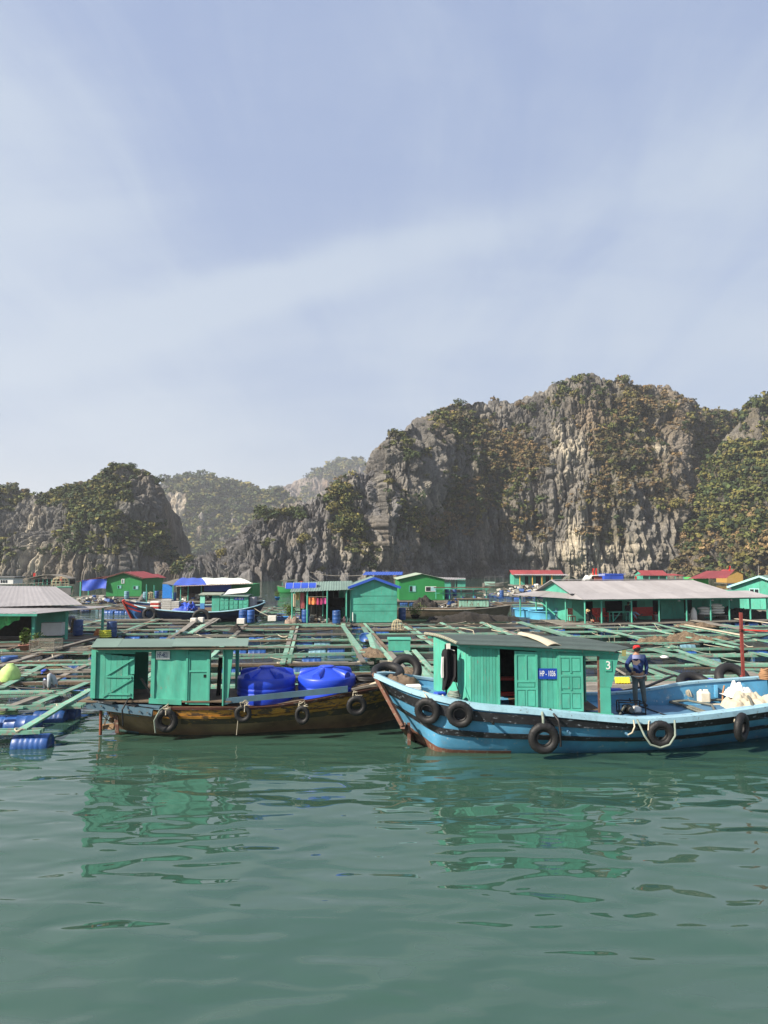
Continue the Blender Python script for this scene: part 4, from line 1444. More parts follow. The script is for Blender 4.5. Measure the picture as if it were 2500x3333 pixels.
        for f0, f1 in cells:
            if top_win and f0 > .4:
                continue
            for a_, b_ in ((ua + st + .02, um - .042), (um + .042, ub - st - .02)):
                q = MB()
                side.quad(q, a_, b_, z0 + H_ * f0 + .08, z0 + H_ * f0 + .08, z0 + H_ * f1 - .02, z0 + H_ * f1 - .02, 0.014, dd + .018)
                W(q, 'door_panel', TEAL, d)
        if top_win:
            q = MB()
            side.quad(q, ua + st + .03, ub - st - .03, z0 + H_ * .33 + .08, z0 + H_ * .33 + .08, z0 + H_ * .46 - .02, z0 + H_ * .46 - .02, 0.014, dd + .018)
            W(q, 'door_panel', TEAL, d)
        return d
    panel_door(u3, u4, 0.035, True)
    panel_door(u5 + .03, u6, 0.035, False)
    W(side.quad(MB(), u5 + .02, u8 + .02, 2.42, 2.41, 2.50, 2.52, 0.03, .0), 'door_head', TEAL, e)
    W(side.quad(MB(), u5 - .01, u5 + .035, 1.0, 1.0, 2.54, 2.54, 0.06, .02), 'door_post', TEAL, e)
    # aft corner with the flared wheelhouse panel
    fl = MB()
    d_ = 0.016
    pts = [side.p(u8 - .02, 1.62, d_), side.p(us(1978), 1.62, d_), side.p(us(2006), 2.49, d_), side.p(u8 - .02, 2.50, d_)]
    fl.add(pts + [p + Vector((0, .035, 0)) for p in pts], [(0, 1, 2, 3), (7, 6, 5, 4), (0, 4, 5, 1), (1, 5, 6, 2), (2, 6, 7, 3), (3, 7, 4, 0)])
    W(fl, 'flared_panel', TEAL, e)
    W(side.quad(MB(), u8 - .02, us(1974), .93, .92, 1.615, 1.615, 0.05, .0), 'corner_panel', TEAL, e)
    text('number_three', '3', 0.30, WHITE, e, side.M(us(1968), 2.17, 0.045), 0.95, 0.003)
    W(side.quad(MB(), us(1957), us(1979), 2.03, 2.03, 2.32, 2.32, .004, .036), 'number_patch', plain('faded_teal_patch', (0.05, 0.30, 0.21), 0.6), e)
    W(side.quad(MB(), u8 - .07, u8 - .02, .93, .93, 2.45, 2.45, 0.04, -.02), 'door_post', REDBROWN, e)
    W(side.quad(MB(), u6 + .02, u6 + .05, 1.5, 1.5, 2.45, 2.45, 0.04, -.5), 'window_post', REDBROWN, e)
    # far wall, inside lining, floor
    farw.planks(DARK, e, 0, farw.L * .80, 1.1, 1.0, 2.72, 2.56, 6, 0.03)  # cabin shade painted into the far planks
    W(MB().box((3.9, 18.9, 1.02), (3.4, 1.7, 0.03)), 'cabin_floor', BROWNWOOD, e)
    W(MB().box((3.1, 18.75, 1.30), (.9, .35, .05)).box((2.8, 18.75, 1.15), (.05, .3, .3)), 'bench', RED, e)
    W(MB().box((3.2, 19.3, 1.62), (.9, .25, .07)), 'shelf', RED, e)
    W(MB().beam((4.75, 18.5, 1.05), (4.75, 18.5, 2.5), .05, .3), 'bulkhead', BROWNWOOD, e)
    aft = Wall(B - Vector((.05, 0, 0)), D)
    aft.board('aft_wall', TEAL, e, 0.0, .14, .95, 2.48, 0.04, 0)
    aft.board('aft_wall', TEAL, e, 1.1, aft.L, .95, 2.52, 0.04, 0)
    # plates
    W(side.quad(MB(), us(1741), us(1806), 1.83, 1.83, 2.10, 2.10, 0.012, .035), 'number_plate', SIGNBLUE, e)
    text('plate_number', 'HP - 1036', 0.20, WHITE, e, side.M((us(1741) + us(1806)) / 2, 1.965, 0.043), 0.50, 0.002)
    # roof: narrow boards running fore and aft, with the bound left edge
    rN0, rN1 = far(1491, 2096, 17.72), far(2004, 2120, 17.78)
    rF0, rF1 = far(1385, 2064, 19.95), far(1868, 2073, 20.2)
    rT = far(2053, 2113, 18.25)
    nb = 13
    for i in range(nb):
        a, b = i / nb, (i + 1) / nb - 0.004
        crown = lambda t: 0.10 * math.sin(math.pi * t)
        right = lambda t: (rN1.lerp(rT, t / .22) if t < .22 else rT.lerp(rF1, (t - .22) / .78))
        P = []
        for t in (a, b):
            l, r_ = rN0.lerp(rF0, t), right(t)
            z = Vector((0, 0, crown(t) * .5 + random.uniform(0, .006)))
            P.append([tuple(l.lerp(r_, s) + z + Vector((0, 0, 0.02 * math.sin(3 * s)))) for s in np.linspace(0, 1, 9)])
        W(MB().grid(P, False, 0.022), 'roof_board', ROOFDARK, e)
    W(MB().tube([rN0.lerp(rF0, t) + Vector((-.02, 0, 0.05 * math.sin(math.pi * t) + .02)) for t in np.linspace(0, 1, 8)], .028, 6), 'roof_binding', ROPEG, e)
    for t in np.linspace(.03, .97, 18):
        p = rN0.lerp(rF0, t) + Vector((-.02, 0, 0.05 * math.sin(math.pi * t) + .02))
        W(MB().torus(.036, .010, 8, 4, Matrix.Translation(p) @ Matrix.Rotation(1.57, 4, 'X')), 'binding_loop', CREAM, e)
    W(MB().beam(rN0 + Vector((0, .12, -.05)), rN1 + Vector((0, .12, -.05)), .05, .06), 'roof_beam', TEAL, e)
    W(MB().beam(rF0 + Vector((.05, -.3, -.06)), rF1 + Vector((0, -.3, -.06)), .05, .06), 'roof_beam', TEAL, e)
    # bound canvas laid across the roof
    q0, q1 = far(1696, 2068, 19.6) + Vector((0, 0, .02)), far(1806, 2107, 17.95) + Vector((0, 0, .02))
    cv = MB()
    P = []
    for t in np.linspace(0, 1, 10):
        c = q0.lerp(q1, t) + Vector((0, 0, .05 * math.sin(math.pi * t) + .03))
        wdt = .07 + .05 * t
        P.append([tuple(c + Vector((x * wdt * 1.6, x * wdt * .6, .05 * (1 - x * x) + random.uniform(-.004, .004)))) for x in np.linspace(-1, 1, 6)])
    cv.grid(P, True, .02)
    ce = T1(cv, 'canvas_strip', CREAM, 'cream canvas strip laced along its edge lying across the dark cabin roof', 'canvas')
    for t in np.linspace(.02, .95, 22):
        c = q0.lerp(q1, t) + Vector((.09 + .05 * t, .05, .05 * math.sin(math.pi * t) + .04))
        W(MB().torus(.024, .008, 7, 4, Matrix.Translation(c) @ Matrix.Rotation(1.2, 4, 'Y')), 'lacing', ROPEG, ce)
    return e, side, us


blue_e, bside, bus = blue_boat()


# ------------------------------------------------------------ brown boat (left)
def brown_boat():
    G = [(330, 2283, 19.5), (381, 2290, 19.35), (440, 2294, 19.2), (482, 2297, 19.12), (559, 2299, 19.05), (700, 2299, 19.0), (823, 2299, 19.1), (917, 2291, 19.2), (1025, 2274, 19.35), (1134, 2253, 19.6), (1243, 2233, 20.05), (1330, 2215, 20.8)]
    Wn = [(385, 2372), (392, 2376), (430, 2383), (482, 2388), (559, 2391), (700, 2392), (823, 2386), (917, 2379), (1025, 2372), (1134, 2368), (1240, 2352), (1310, 2335)]
    FG = [(350, 2240, 21.3), (400, 2242, 21.4), (450, 2243, 21.4), (500, 2243, 21.4), (570, 2243, 21.4), (710, 2243, 21.4), (830, 2240, 21.5), (920, 2234, 21.5), (1025, 2224, 21.6), (1130, 2214, 21.6), (1235, 2208, 21.5), (1332, 2206, 21.0)]
    near = [far(*g) for g in G]
    nw = [at(px, py, 0) for px, py in Wn]
    fg = [far(*g) for g in FG]
    fw = [Vector((a.x, max(b.y - .3, a.y + .1), 0)) for a, b in zip(nw, fg)]
    fw[-1] = nw[-1] + Vector((0, .15, 0))
    n = 50
    N, Wl, FGs, FW = (resample(x, n) for x in (near, nw, fg, fw))
    H = hull(N, FGs, Wl, FW, 8, 0.10)
    e = empty('wooden_boat', 'worn brown and yellow wooden boat with green cabin numbered 4821', 'boat', (-4, 20.2, 0))
    mb = MB()
    mb.rings(H, False, False, True)
    mb.add(H[0], [tuple(range(len(H[0])))])
    W(mb, 'hull', OLDHULL, e)
    k0 = 13
    W(strip(H, 0, 0.02, 0.10, 0.06, 0, k0), 'gunwale_strake', RUSTCAP, e)
    W(strip(H, 0, 0.11, 0.30, 0.035, 0, k0), 'upper_strake', YELLOWHULL, e)
    W(strip(H, 0, 0.31, 0.39, 0.06, 0, k0 + 3), 'rubbing_strake', YELLOWHULL, e)
    W(strip(H, 0, 0.41, 0.58, 0.02, 0, k0 + 6), 'lower_strake', worn('dark_hull_plank', (0.075, 0.060, 0.040), (0.25, 0.15, 0.05), 0.57, 2, 0.8, (0.5, 1, 1.4), var=0.5, dirt=0.9), e)
    W(strip(H, 0, 0.0, 0.30, 0.05, 1), 'gunwale_strake', RUSTCAP, e)
    P = []
    for i in range(0, n):
        a, b = N[i], FGs[i]
        P.append([tuple(a.lerp(b, t) + Vector((0, 0, -.10 if 0 < t < 1 else .012))) for t in (0, .06, .10, .90, .94, 1)])
    W(MB().grid(P, False), 'deck', BROWNWOOD, e)
    # stern patch of old blue paint
    W(strip(H, 0, 0.35, 1.0, 0.010, 0, 2, 12), 'stern_plank', worn('flaking_blue_stern', (0.11, 0.19, 0.20), (0.16, 0.10, 0.06), 0.56, 1.7, 0.8, var=0.5, dirt=1.0), e)
    W(MB().beam(far(378, 2330, 19.3), far(382, 2385, 19.3), .05, .10), 'sternpost', REDBROWN, e)
    # outboard timber and stern platform
    pb = [far(281, 2281, 19.15), far(497, 2310, 18.85), far(493, 2332, 18.85), far(281, 2306, 19.15)]
    bb = MB()
    bb.add(pb + [p + Vector((0, .09, 0)) for p in pb], [(3, 2, 1, 0), (4, 5, 6, 7), (0, 1, 5, 4), (1, 2, 6, 5), (2, 3, 7, 6), (3, 0, 4, 7)])
    pl = W(bb, 'outboard_timber', PLATEBLUE, e)
    for px in (300, 330, 372, 420, 455, 480):
        p = far(px, 2294 + (px - 300) * .14, 19.12 - (px - 281) / 216 * .3)
        W(MB().cyl(p + Vector((0, .0, 0)), p + Vector((0, -.035, 0)), .022, n=8), 'bolt', STEEL, pl)
    for k in range(5):
        t0, t1 = k / 5, (k + .94) / 5
        a, b = far(285, 2263, 19.75).lerp(far(312, 2222, 21.2), t0), far(285, 2263, 19.75).lerp(far(312, 2222, 21.2), t1)
        c, d = far(430, 2284, 19.2).lerp(far(430, 2238, 21.2), t0), far(430, 2284, 19.2).lerp(far(430, 2238, 21.2), t1)
        W(MB().add([a, c, d, b] + [p - Vector((0, 0, .04)) for p in (a, c, d, b)], [(0, 1, 2, 3), (7, 6, 5, 4), (0, 4, 5, 1), (1, 5, 6, 2), (2, 6, 7, 3), (3, 7, 4, 0)]), 'plank', PLATEBLUE, e)
    for px0, px1, py in ((288, 372, 2278), (372, 445, 2290), (430, 525, 2290), (470, 525, 2300)):
        plank(far(px0, py, 19.3), far(px1, py + (px1 - px0) * .12, 19.0), .16, .05, TARBLACK if px0 < 400 else PLATEBLUE, e)
    # rudder post and its stays
    W(MB().cyl(far(329, 2302, 19.5), far(327, 2392, 19.5), .045, n=8), 'rudder_post', worn('rust', (0.20, 0.055, 0.025), (0.06, 0.03, 0.02), 0.6, 4), e)
    for a, b in (((352, 2318), (338, 2358)), ((360, 2314), (340, 2360)), ((335, 2330), (362, 2352)), ((338, 2355), (345, 2362))):
        W(MB().cyl(far(*a, 19.5), far(*b, 19.4), .012, n=5), 'stay', BROWNWOOD, e)
    W(MB().box(tuple(far(355, 2363, 19.7)), (.40, .35, .12), j=.05).box(tuple(far(368, 2345, 19.7)), (.14, .3, .12), j=.04), 'propeller_guard', OLDHULL, e)
    # ---------------- cabin
    A, B = Vector((-8.05, 19.15, 1.10)), Vector((-4.12, 19.15, 0.93))
    side = Wall(A, B)
    ztop = 2.44

    def us(px):
        return (px - 1250) / F * 19.15 - A.x

    def zz(py, Y=19.15):
        return EYE - (py - 1835) * Y / F
    W(side.quad(MB(), us(313), us(328), 1.12, 1.11, ztop, ztop, .09, .02), 'corner_post', TEAL, e)
    # sheeted panel with the Z-braced door
    W(side.quad(MB(), us(328), us(356), 1.10, 1.10, ztop, ztop, .02, .0), 'wall_panel', TEAL, e)
    dr = W(side.quad(MB(), us(352), us(356), 1.12, 1.12, 2.36, 2.36, .03, .0), 'plank_door', TEAL, e)
    for i in range(5):
        a, b = us(356) + (us(449) - us(356)) * i / 5, us(356) + (us(449) - us(356)) * (i + 1) / 5 - .007
        ha = zz(2125 + 2 * i)
        lo = 1.09
        if i == 4:
            W(side.quad(MB(), a, b, lo, lo, zz(2192), zz(2190), .022, -.002), 'plank', TEAL, dr)
            W(side.quad(MB(), a - .02, b, zz(2190), zz(2188), ha, ha, .02, -.03), 'plank', TEAL, dr)
        else:
            W(side.quad(MB(), a, b, lo, lo, ha, ha, .022, random.uniform(-.003, .003)), 'plank', TEAL, dr)

    def batten(x0, y0, x1, y1, w_=.05):
        p, q = side.p(us(x0), zz(y0), .025), side.p(us(x1), zz(y1), .025)
        W(MB().beam(p, q, .022, w_, Vector((0, 0, 1))), 'batten', TEAL, dr)
    batten(360, 2191, 450, 2136)
    batten(360, 2195, 442, 2197)
    batten(352, 2258, 442, 2203)
    batten(370, 2250, 440, 2251)
    batten(330, 2119, 452, 2121, .04)
    W(side.quad(MB(), us(313), us(516), ztop - .07, ztop - .07, ztop, ztop, .05, .035), 'top_rail', TEAL, e)
    W(side.quad(MB(), us(504), us(516), 1.0, 1.0, ztop, ztop, .06, .01), 'door_post', TEAL, e)
    # dented sheet panel and framed door
    P = []
    for i in range(15):
        z = 1.02 + (ztop - 1.02) * i / 14
        P.append([tuple(side.p(us(516) + (us(620) - us(516)) * k / 16, z, .012 * math.sin(k * 1.1 + i * .5) * math.sin(i * .7 + k * .3))) for k in range(17)])
    W(MB().grid(P, True), 'sheet_panel', TEAL, e)
    W(side.quad(MB(), us(500), us(604), zz(2279), zz(2284), zz(2269), zz(2263), .05, .03), 'bottom_rail', TEAL, e)
    W(side.quad(MB(), us(616), us(622), .96, .96, ztop, ztop, .05, .02), 'door_post', TEAL, e)
    d2 = W(side.quad(MB(), us(620), us(688), .94, .93, ztop - .06, ztop - .06, .02, -.005), 'framed_door', TEAL, e)
    for a in ((622, 2125, 627, 2280), (682, 2120, 688, 2284)):
        W(side.quad(MB(), us(a[0]), us(a[2]), zz(a[3]), zz(a[3]), zz(a[1]), zz(a[1]), .02, .016), 'stile', TEAL, d2)
    for y in (2126, 2176, 2278):
        W(side.quad(MB(), us(627), us(682), zz(y + 5), zz(y + 5), zz(y), zz(y), .02, .016), 'rail', TEAL, d2)
    W(side.quad(MB(), us(672), us(680), zz(2198), zz(2198), zz(2189), zz(2189), .01, .012), 'door_latch', DARK, d2)
    W(side.quad(MB(), us(688), us(692), .92, .92, ztop, ztop, .05, .0), 'door_post', TEAL, e)
    W(side.quad(MB(), us(516), us(770), ztop - .02, ztop - .02, ztop + .05, ztop + .05, .05, .03), 'top_rail', TEAL, e)
    fl = [side.p(us(736), .93, .02), side.p(us(750), .93, .02), side.p(us(766), 2.44, .02), side.p(us(738), 2.44, .02)]
    W(MB().add(fl + [p + Vector((0, .05, 0)) for p in fl], [(0, 1, 2, 3), (7, 6, 5, 4), (0, 4, 5, 1), (1, 5, 6, 2), (2, 6, 7, 3), (3, 7, 4, 0)]), 'corner_board', TEAL, e)
    W(side.quad(MB(), us(734), us(738), .90, .90, 2.44, 2.44, .09, .03), 'corner_post', TEAL, e)
    # far wall, end walls
    fw_ = Wall((-8.5, 21.0, 1.1), (-4.4, 21.0, 1.0))
    fw_.board('far_wall', TEAL, e, 0, 1.35, 1.0, 2.44, .03)
    fw_.board('far_wall', TEAL, e, 1.8, 3.25, 1.0, 2.44, .03)
    fw_.board('corner_post', TEAL, e, 4.0, 4.1, 1.0, 2.44, .08)
    lw = Wall((-8.5, 21.0, 1.1), (-8.05, 19.15, 1.1))
    lw.board('end_wall', TEAL, e, 0, lw.L, 1.05, 2.44, .03)
    W(MB().cyl((-4.75, 19.9, 1.0), (-4.7, 19.9, 2.1), .06, n=8), 'exhaust_pipe', DARK, e)
    W(MB().box((-6.3, 20.0, 1.02), (4.2, 1.8, .04)), 'cabin_floor', BROWNWOOD, e)
    plank(far(459, 2207, 19.6), far(492, 2259, 19.5), .05, .05, GREYWOOD, e, 'leaning_stick')
    # number plate
    W(side.quad(MB(), us(519), us(563), zz(2140), zz(2140), zz(2114), zz(2114), .012, .03), 'number_plate', WHITE, e)
    text('plate_number', 'HP-4821', .20, plain('number_navy', (0.02, 0.035, 0.11), 0.6), e, side.M(us(541), zz(2127), .038), 0.44, .002)
    # roof sheets
    rn0, rn1 = far(296, 2106, 18.9), far(806, 2104, 18.9)
    rf0, rf1 = far(316, 2079, 20.9), far(811, 2078, 20.9)
    for a, b, am in ((0, .17, .014), (.165, .52, .003), (.515, 1, .003)):
        dz = Vector((0, 0, .012 if a > .2 else 0))
        W(corr(rn0.lerp(rn1, a) + dz, rf0.lerp(rf1, a) + dz, rf0.lerp(rf1, b) + dz, rn0.lerp(rn1, b) + dz, am, .10, .008, 4), 'roof_sheet', ROOFGREEN, e)
    W(MB().beam(rn0 + Vector((0.03, .06, -.05)), rn1 + Vector((0, .06, -.05)), .05, .06), 'roof_beam', BROWNWOOD, e)
    for t in (.08, .3, .55, .8, .97):
        W(MB().beam(rn0.lerp(rn1, t) + Vector((0, .03, -.03)), rf0.lerp(rf1, t) + Vector((0, -.03, -.03)), .05, .05), 'rafter', BROWNWOOD, e)
    # coaming board in front of the tanks
    c = [far(734, 2291, 19.1), far(1132, 2253, 19.5), far(1132, 2233, 19.5), far(736, 2273, 19.1)]
    W(MB().add(c + [p + Vector((0, .05, 0)) for p in c], [(0, 1, 2, 3), (7, 6, 5, 4), (0, 4, 5, 1), (1, 5, 6, 2), (2, 6, 7, 3), (3, 7, 4, 0)]), 'coaming_board', PLATEBLUE, e)
    for k in range(5):
        plank(far(1145, 2244 - k * 6, 19.9 + k * .25), far(1250, 2222 - k * 4, 20.1 + k * .2), .12, .05, BROWNWOOD if k % 2 else GREYWOOD, e)
    return e


brown_e = brown_boat()


# ------------------------------------------------------------ tyres hung as fenders
def tyre(px, py, Y, rpx, label, rot=(0, 0, 0), sx=1.0, tread=True):
    Rr = rpx / F * Y
    r = Rr * 0.27
    R0 = Rr - r
    e = empty('tyre_fender', label, 'tyre', far(px, py, Y), rot, 'tyres hung as fenders on the two boats')
    nA = 72

    def fn(A, B):
        k = 1.0
        if math.cos(B) > 0.35 and tread:
            k = 1.0 + 0.05 * (1 if int(A / (2 * math.pi) * nA) % 2 else -1)
        return k * (0.92 if abs(math.sin(B)) > 0.8 else 1.0)
    M = Matrix.Rotation(math.pi / 2, 4, 'X') @ Matrix.Diagonal((sx, 1, 1, 1))
    o = MB().torus(R0, r, nA, 12, M, fn).build('carcass', RUBBER, e)
    # inner lip and dark hollow
    prof = [(R0 - r * 0.98, r * 0.55), (R0 - r * 1.12, r * 0.62), (R0 - r * 1.10, r * 0.45), (R0 - r * .7, r * .3)]
    MB().lathe(prof, 36, M).lathe([(a, -b) for a, b in prof], 36, M).build('bead', RUBBER, e)
    return e


tyre(541, 2346, 18.95, 38, 'large tyre under the cabin door of the brown boat', (0.1, 0, 0))
tyre(791, 2323, 18.90, 28, 'small tyre hung on the yellow strake just aft of the tanks', (0.08, 0, 0), tread=False)
tyre(984, 2327, 19.00, 31, 'pinched oval tyre hung on the brown boat below the tanks', (0.08, 0, 0), 0.78, False)
tyre(1161, 2297, 19.25, 33, 'tyre on the dark bow of the brown boat nearest the blue boat', (0.1, 0, 0.1))
tyre(1391, 2314, 17.62, 43, 'treaded tyre foremost on the bow of the blue boat', (0.12, 0, -0.35))
tyre(1497, 2325, 17.32, 44, 'second treaded tyre overlapping the foremost one on the blue bow', (0.12, 0, -0.18))
tyre(1770, 2403, 17.12, 50, 'big treaded tyre reaching the water amidships on the blue boat', (0.05, 0, 0))
tyre(2150, 2389, 17.16, 43, 'tyre held in a loop of green rope below the standing man', (0.06, 0, 0))
tyre(2414, 2367, 17.75, 46, 'slanting tyre on the stern quarter of the blue boat', (0.05, 0, 0.75))


# ------------------------------------------------------------ water tanks
def tank(x, y, z0, Rr, label, r0):
    e = empty('water_tank', label, 'tank', (x, y, z0), (0, 0, r0), 'blue water tanks on the brown boat')
    zt = 1.52 - z0
    MB().lathe([(Rr * .97, 0), (Rr, .03), (Rr, zt - .42), (Rr * .985, zt - .40), (Rr * .985, zt - .38), (Rr, zt - .36), (Rr, zt - .30), (Rr * .985, zt - .28), (Rr * .985, zt - .26), (Rr * 1.0, zt - .24), (Rr, zt - .05), (Rr * .97, zt), (Rr * .86, zt + .03)], 56).build('tank_body', TANKBLUE, e)
    MB().lathe([(Rr * .86, zt + .03), (Rr * .80, zt + .05), (.27, zt + .20), (.25, zt + .21), (.25, zt + .235), (0.0, zt + .24)], 48).build('tank_top', TANKBLUE, e)
    MB().lathe([(.21, zt + .24), (.23, zt + .255), (.21, zt + .27), (.08, zt + .28), (0, zt + .285)], 28).build('lid', TANKBLUE, e)
    for k in range(5):
        a = k * 2 * math.pi / 5
        mb = MB()
        rings = []
        for d, hh, ww in ((.22, .03, .04), (.38, .07, .09), (.56, .115, .115), (.74, .150, .140), (.79, .14, .132)):
            base = zt + .21 - (d - .22) / (Rr * .8 - .22) * .16
            rings.append([(d, ww * math.cos(t), base - .05 + (hh + .05) * max(0, math.sin(t)) ** .6) for t in np.linspace(0, math.pi, 11)])
        mb.rings(rings, False, False, True)
        mb.add(rings[-1], [tuple(range(11))])
        mb.build('rib_lobe', TANKBLUE, e, rot=(0, 0, a))
    return e


tank(-3.46, 20.42, 0.80, 0.85, 'water tank standing beside the cabin, in its shade on one side', 0.35)
tank(-1.69, 20.52, 0.84, 0.85, 'water tank nearer the bow, away from the cabin', 0.62)
# ------------------------------------------------------------ barrels
def barrel_mesh(name, mat, L=0.93, r=0.29, along='x', ribs=True):
    prof = [(0, -L / 2 + .02), (r * .86, -L / 2 + .02), (r * .90, -L / 2), (r * .97, -L / 2 + .03), (r, -L * .36)]
    if ribs:
        for z in (-.26, -.13, 0.0, .13, .26):
            prof += [(r, z - .030), (r * .965, z), (r, z + .030)]
    else:
        prof += [(r, -.17), (r * 1.035, -.15), (r * 1.035, -.13), (r, -.11), (r, .11), (r * 1.035, .13), (r * 1.035, .15), (r, .17)]
    prof += [(r, L * .36), (r * .97, L / 2 - .03), (r * .90, L / 2), (r * .86, L / 2 - .02), (0, L / 2 - .02)]
    M = Matrix.Rotation(math.pi / 2, 4, 'Y') if along == 'x' else Matrix.Identity(4)
    return MB().lathe(prof, 16, M).mesh(name, mat)


BAR_S = barrel_mesh('float_barrel', BARREL, ribs=False)
BAR_R = barrel_mesh('float_barrel_ribbed', BARREL, ribs=True)
BAR_P = barrel_mesh('float_barrel_pale', PALEBARREL, ribs=False)
UP_B = barrel_mesh('upright_barrel', BARREL, .93, .29, 'z', False)
UP_P = barrel_mesh('upright_pale_barrel', PALEBARREL, .93, .29, 'z', False)
BOARD = {}


def timber_mesh(kind, L, w, h, mat):
    k = (kind, round(L, 1), w, h, mat.name, random.randint(0, 2))
    if k not in BOARD:
        mb = MB()
        n = 4
        rings = []
        for i in range(n + 1):
            x = -L / 2 + L * i / n
            a, b = random.uniform(-.012, .012), random.uniform(-.012, .012)
            rings.append([(x, -w / 2 + a, -h / 2 + b), (x, w / 2 + a, -h / 2 + b), (x, w / 2 + a, h / 2 + b), (x, -w / 2 + a, h / 2 + b)])
        mb.rings(rings, True, True, False)
        BOARD[k] = mb.mesh('beam', mat)
    return BOARD[k]


def raft(label, X0, Y0, rot, cols, rows, teal=0.6, z=0.40, bar=0.75, net=0.7, dbl=(), seed=1, colw=.23, skip=()):
    rnd = random.Random(seed)
    e = empty('fish_farm_raft', label, 'raft', (X0, Y0, 0), (0, 0, R(rot)), 'floating fish pen rafts tied side by side')
    W_, H_ = cols[-1], rows[-1]
    nb = 0
    nets = MB()
    lash = MB()
    tw = MB()

    def mat():
        q = rnd.random()
        return TEAL_W if q < teal else (GREYWOOD if q < teal + (1 - teal) * .7 else BROWNWOOD)

    def put(me, x, y, zz, rz=0.0, name='beam', ry=0.0):
        return link(name, me, e, (x, y, zz), (rnd.uniform(-.02, .02), ry, rz))
    for j, y in enumerate(rows):
        k = 3 if j in dbl else 2
        for t in range(k):
            x = -rnd.uniform(.1, .5)
            while x < W_ + .1:
                L = min(rnd.choice((4.0, 5.5, 6.5)), W_ + .5 - x)
                if L < .8:
                    break
                put(timber_mesh('row', L, .115, .095, mat()), x + L / 2, y + (t - .5) * .21, z + rnd.uniform(-.03, .03), rnd.uniform(-.012, .012))
                x += L - .25
        for i in range(len(cols) - 1):
            if (i, j) in skip:
                continue
            x0, x1 = cols[i] + .3, cols[i + 1] - .3
            x = x0 + rnd.uniform(0, .8)
            while x + 1 < x1:
                if rnd.random() < bar:
                    q = rnd.random()
                    put(BAR_R if q < .18 else (BAR_P if q > .9 else BAR_S), x + .47, y + rnd.uniform(-.04, .10), z - .41 + rnd.uniform(-.05, .03), rnd.uniform(-.05, .05), 'float_barrel')
                    nb += 1
                x += rnd.choice((1.0, 1.03, 1.5, 2.1))
            if rnd.random() < net:
                P = []
                for a in range(9):
                    xx = cols[i] + .1 + (cols[i + 1] - cols[i] - .2) * a / 8
                    P.append([(xx, y + .24, z - .02), (xx, y + .30 + .06 * math.sin(a * 1.9), z - .25), (xx, y + .42, -.3)])
                nets.grid(P)
    for j in range(len(rows) - 1):
        for q in range(3):
            if rnd.random() < .85:
                L = rnd.uniform(2.5, min(6.0, W_))
                put(timber_mesh('pole', round(L), .07, .06, mat()), rnd.uniform(L / 2, W_ - L / 2 + .1), rows[j] + (rows[j + 1] - rows[j]) * rnd.uniform(.2, .8), z + .16, rnd.uniform(-.06, .06))
    for i, x in enumerate(cols):
        for t in range(2 if rnd.random() < .5 else 1):
            y = -rnd.uniform(.1, .4)
            while y < H_ + .1:
                L = min(rnd.choice((3.5, 4.5, 6.0)), H_ + .5 - y)
                if L < .8:
                    break
                w_ = colw if t == 0 else .16
                o = put(timber_mesh('col', L, w_, .06, mat()), x + t * (colw / 2 + .16), y + L / 2, z + .085 + rnd.uniform(-.01, .02), math.pi / 2 + rnd.uniform(-.015, .015))
                y += L - .2
        for j, y in enumerate(rows):
            if rnd.random() < .6:
                # twine bound round the crossing
                c = Vector((x + rnd.uniform(-.1, .1), y + rnd.uniform(-.1, .1), z + .07))
                for q in range(3):
                    a = rnd.uniform(0, 3.1)
                    lash.tube([c + Vector((math.cos(a + s) * .17, math.sin(a + s) * .17, .06 * math.sin(s * 3))) for s in (0, 1, 2, 3, 4, 5)], .016, 4)
    for i in range(len(cols) - 1):
        for j in range(len(rows) - 1):
            if rnd.random() < net * .55 and (i, j) not in skip:
                x0, x1, y0, y1 = cols[i] + .2, cols[i + 1] - .15, rows[j] + .25, rows[j + 1] - .2
                P = [[(x0 + (x1 - x0) * a / 6, y0 + (y1 - y0) * b / 6, z + .02 - .26 * math.sin(math.pi * a / 6) ** .6 * math.sin(math.pi * b / 6) ** .6 + rnd.uniform(-.02, .02)) for b in range(7)] for a in range(7)]
                nets.grid(P)
    for q in range(int(W_ * H_ / 9)):
        x, y = rnd.uniform(0, W_), rnd.choice(rows) + rnd.uniform(-.2, .2)
        a = Vector((x, y, z + .10))
        b = Vector((x + rnd.uniform(-2.6, 2.6), y + rnd.uniform(-.5, 1.6), z + .10))
        tw.tube([a.lerp(b, t) + Vector((.1 * math.sin(t * 7 + q), 0, -.12 * math.sin(math.pi * t))) for t in np.linspace(0, 1, 7)], rnd.choice((.012, .016, .022)), 4)
        c = Vector((rnd.uniform(0, W_), rnd.choice(rows) - .12, z + .08))
        tw.tube([c, c + Vector((0, -.03, -.25)), c + Vector((.03, 0, -.5))], .013, 4)
    if tw.v:
        o = tw.build('twine', ROPE if seed % 3 else ROPEG, e)
        o['kind'] = 'stuff'
    if nets.v:
        o = nets.build('pen_net', PENNET, e)
        o['kind'] = 'stuff'
    if lash.v:
        o = lash.build('lashing', ROPE, e)
        o['kind'] = 'stuff'
    return e


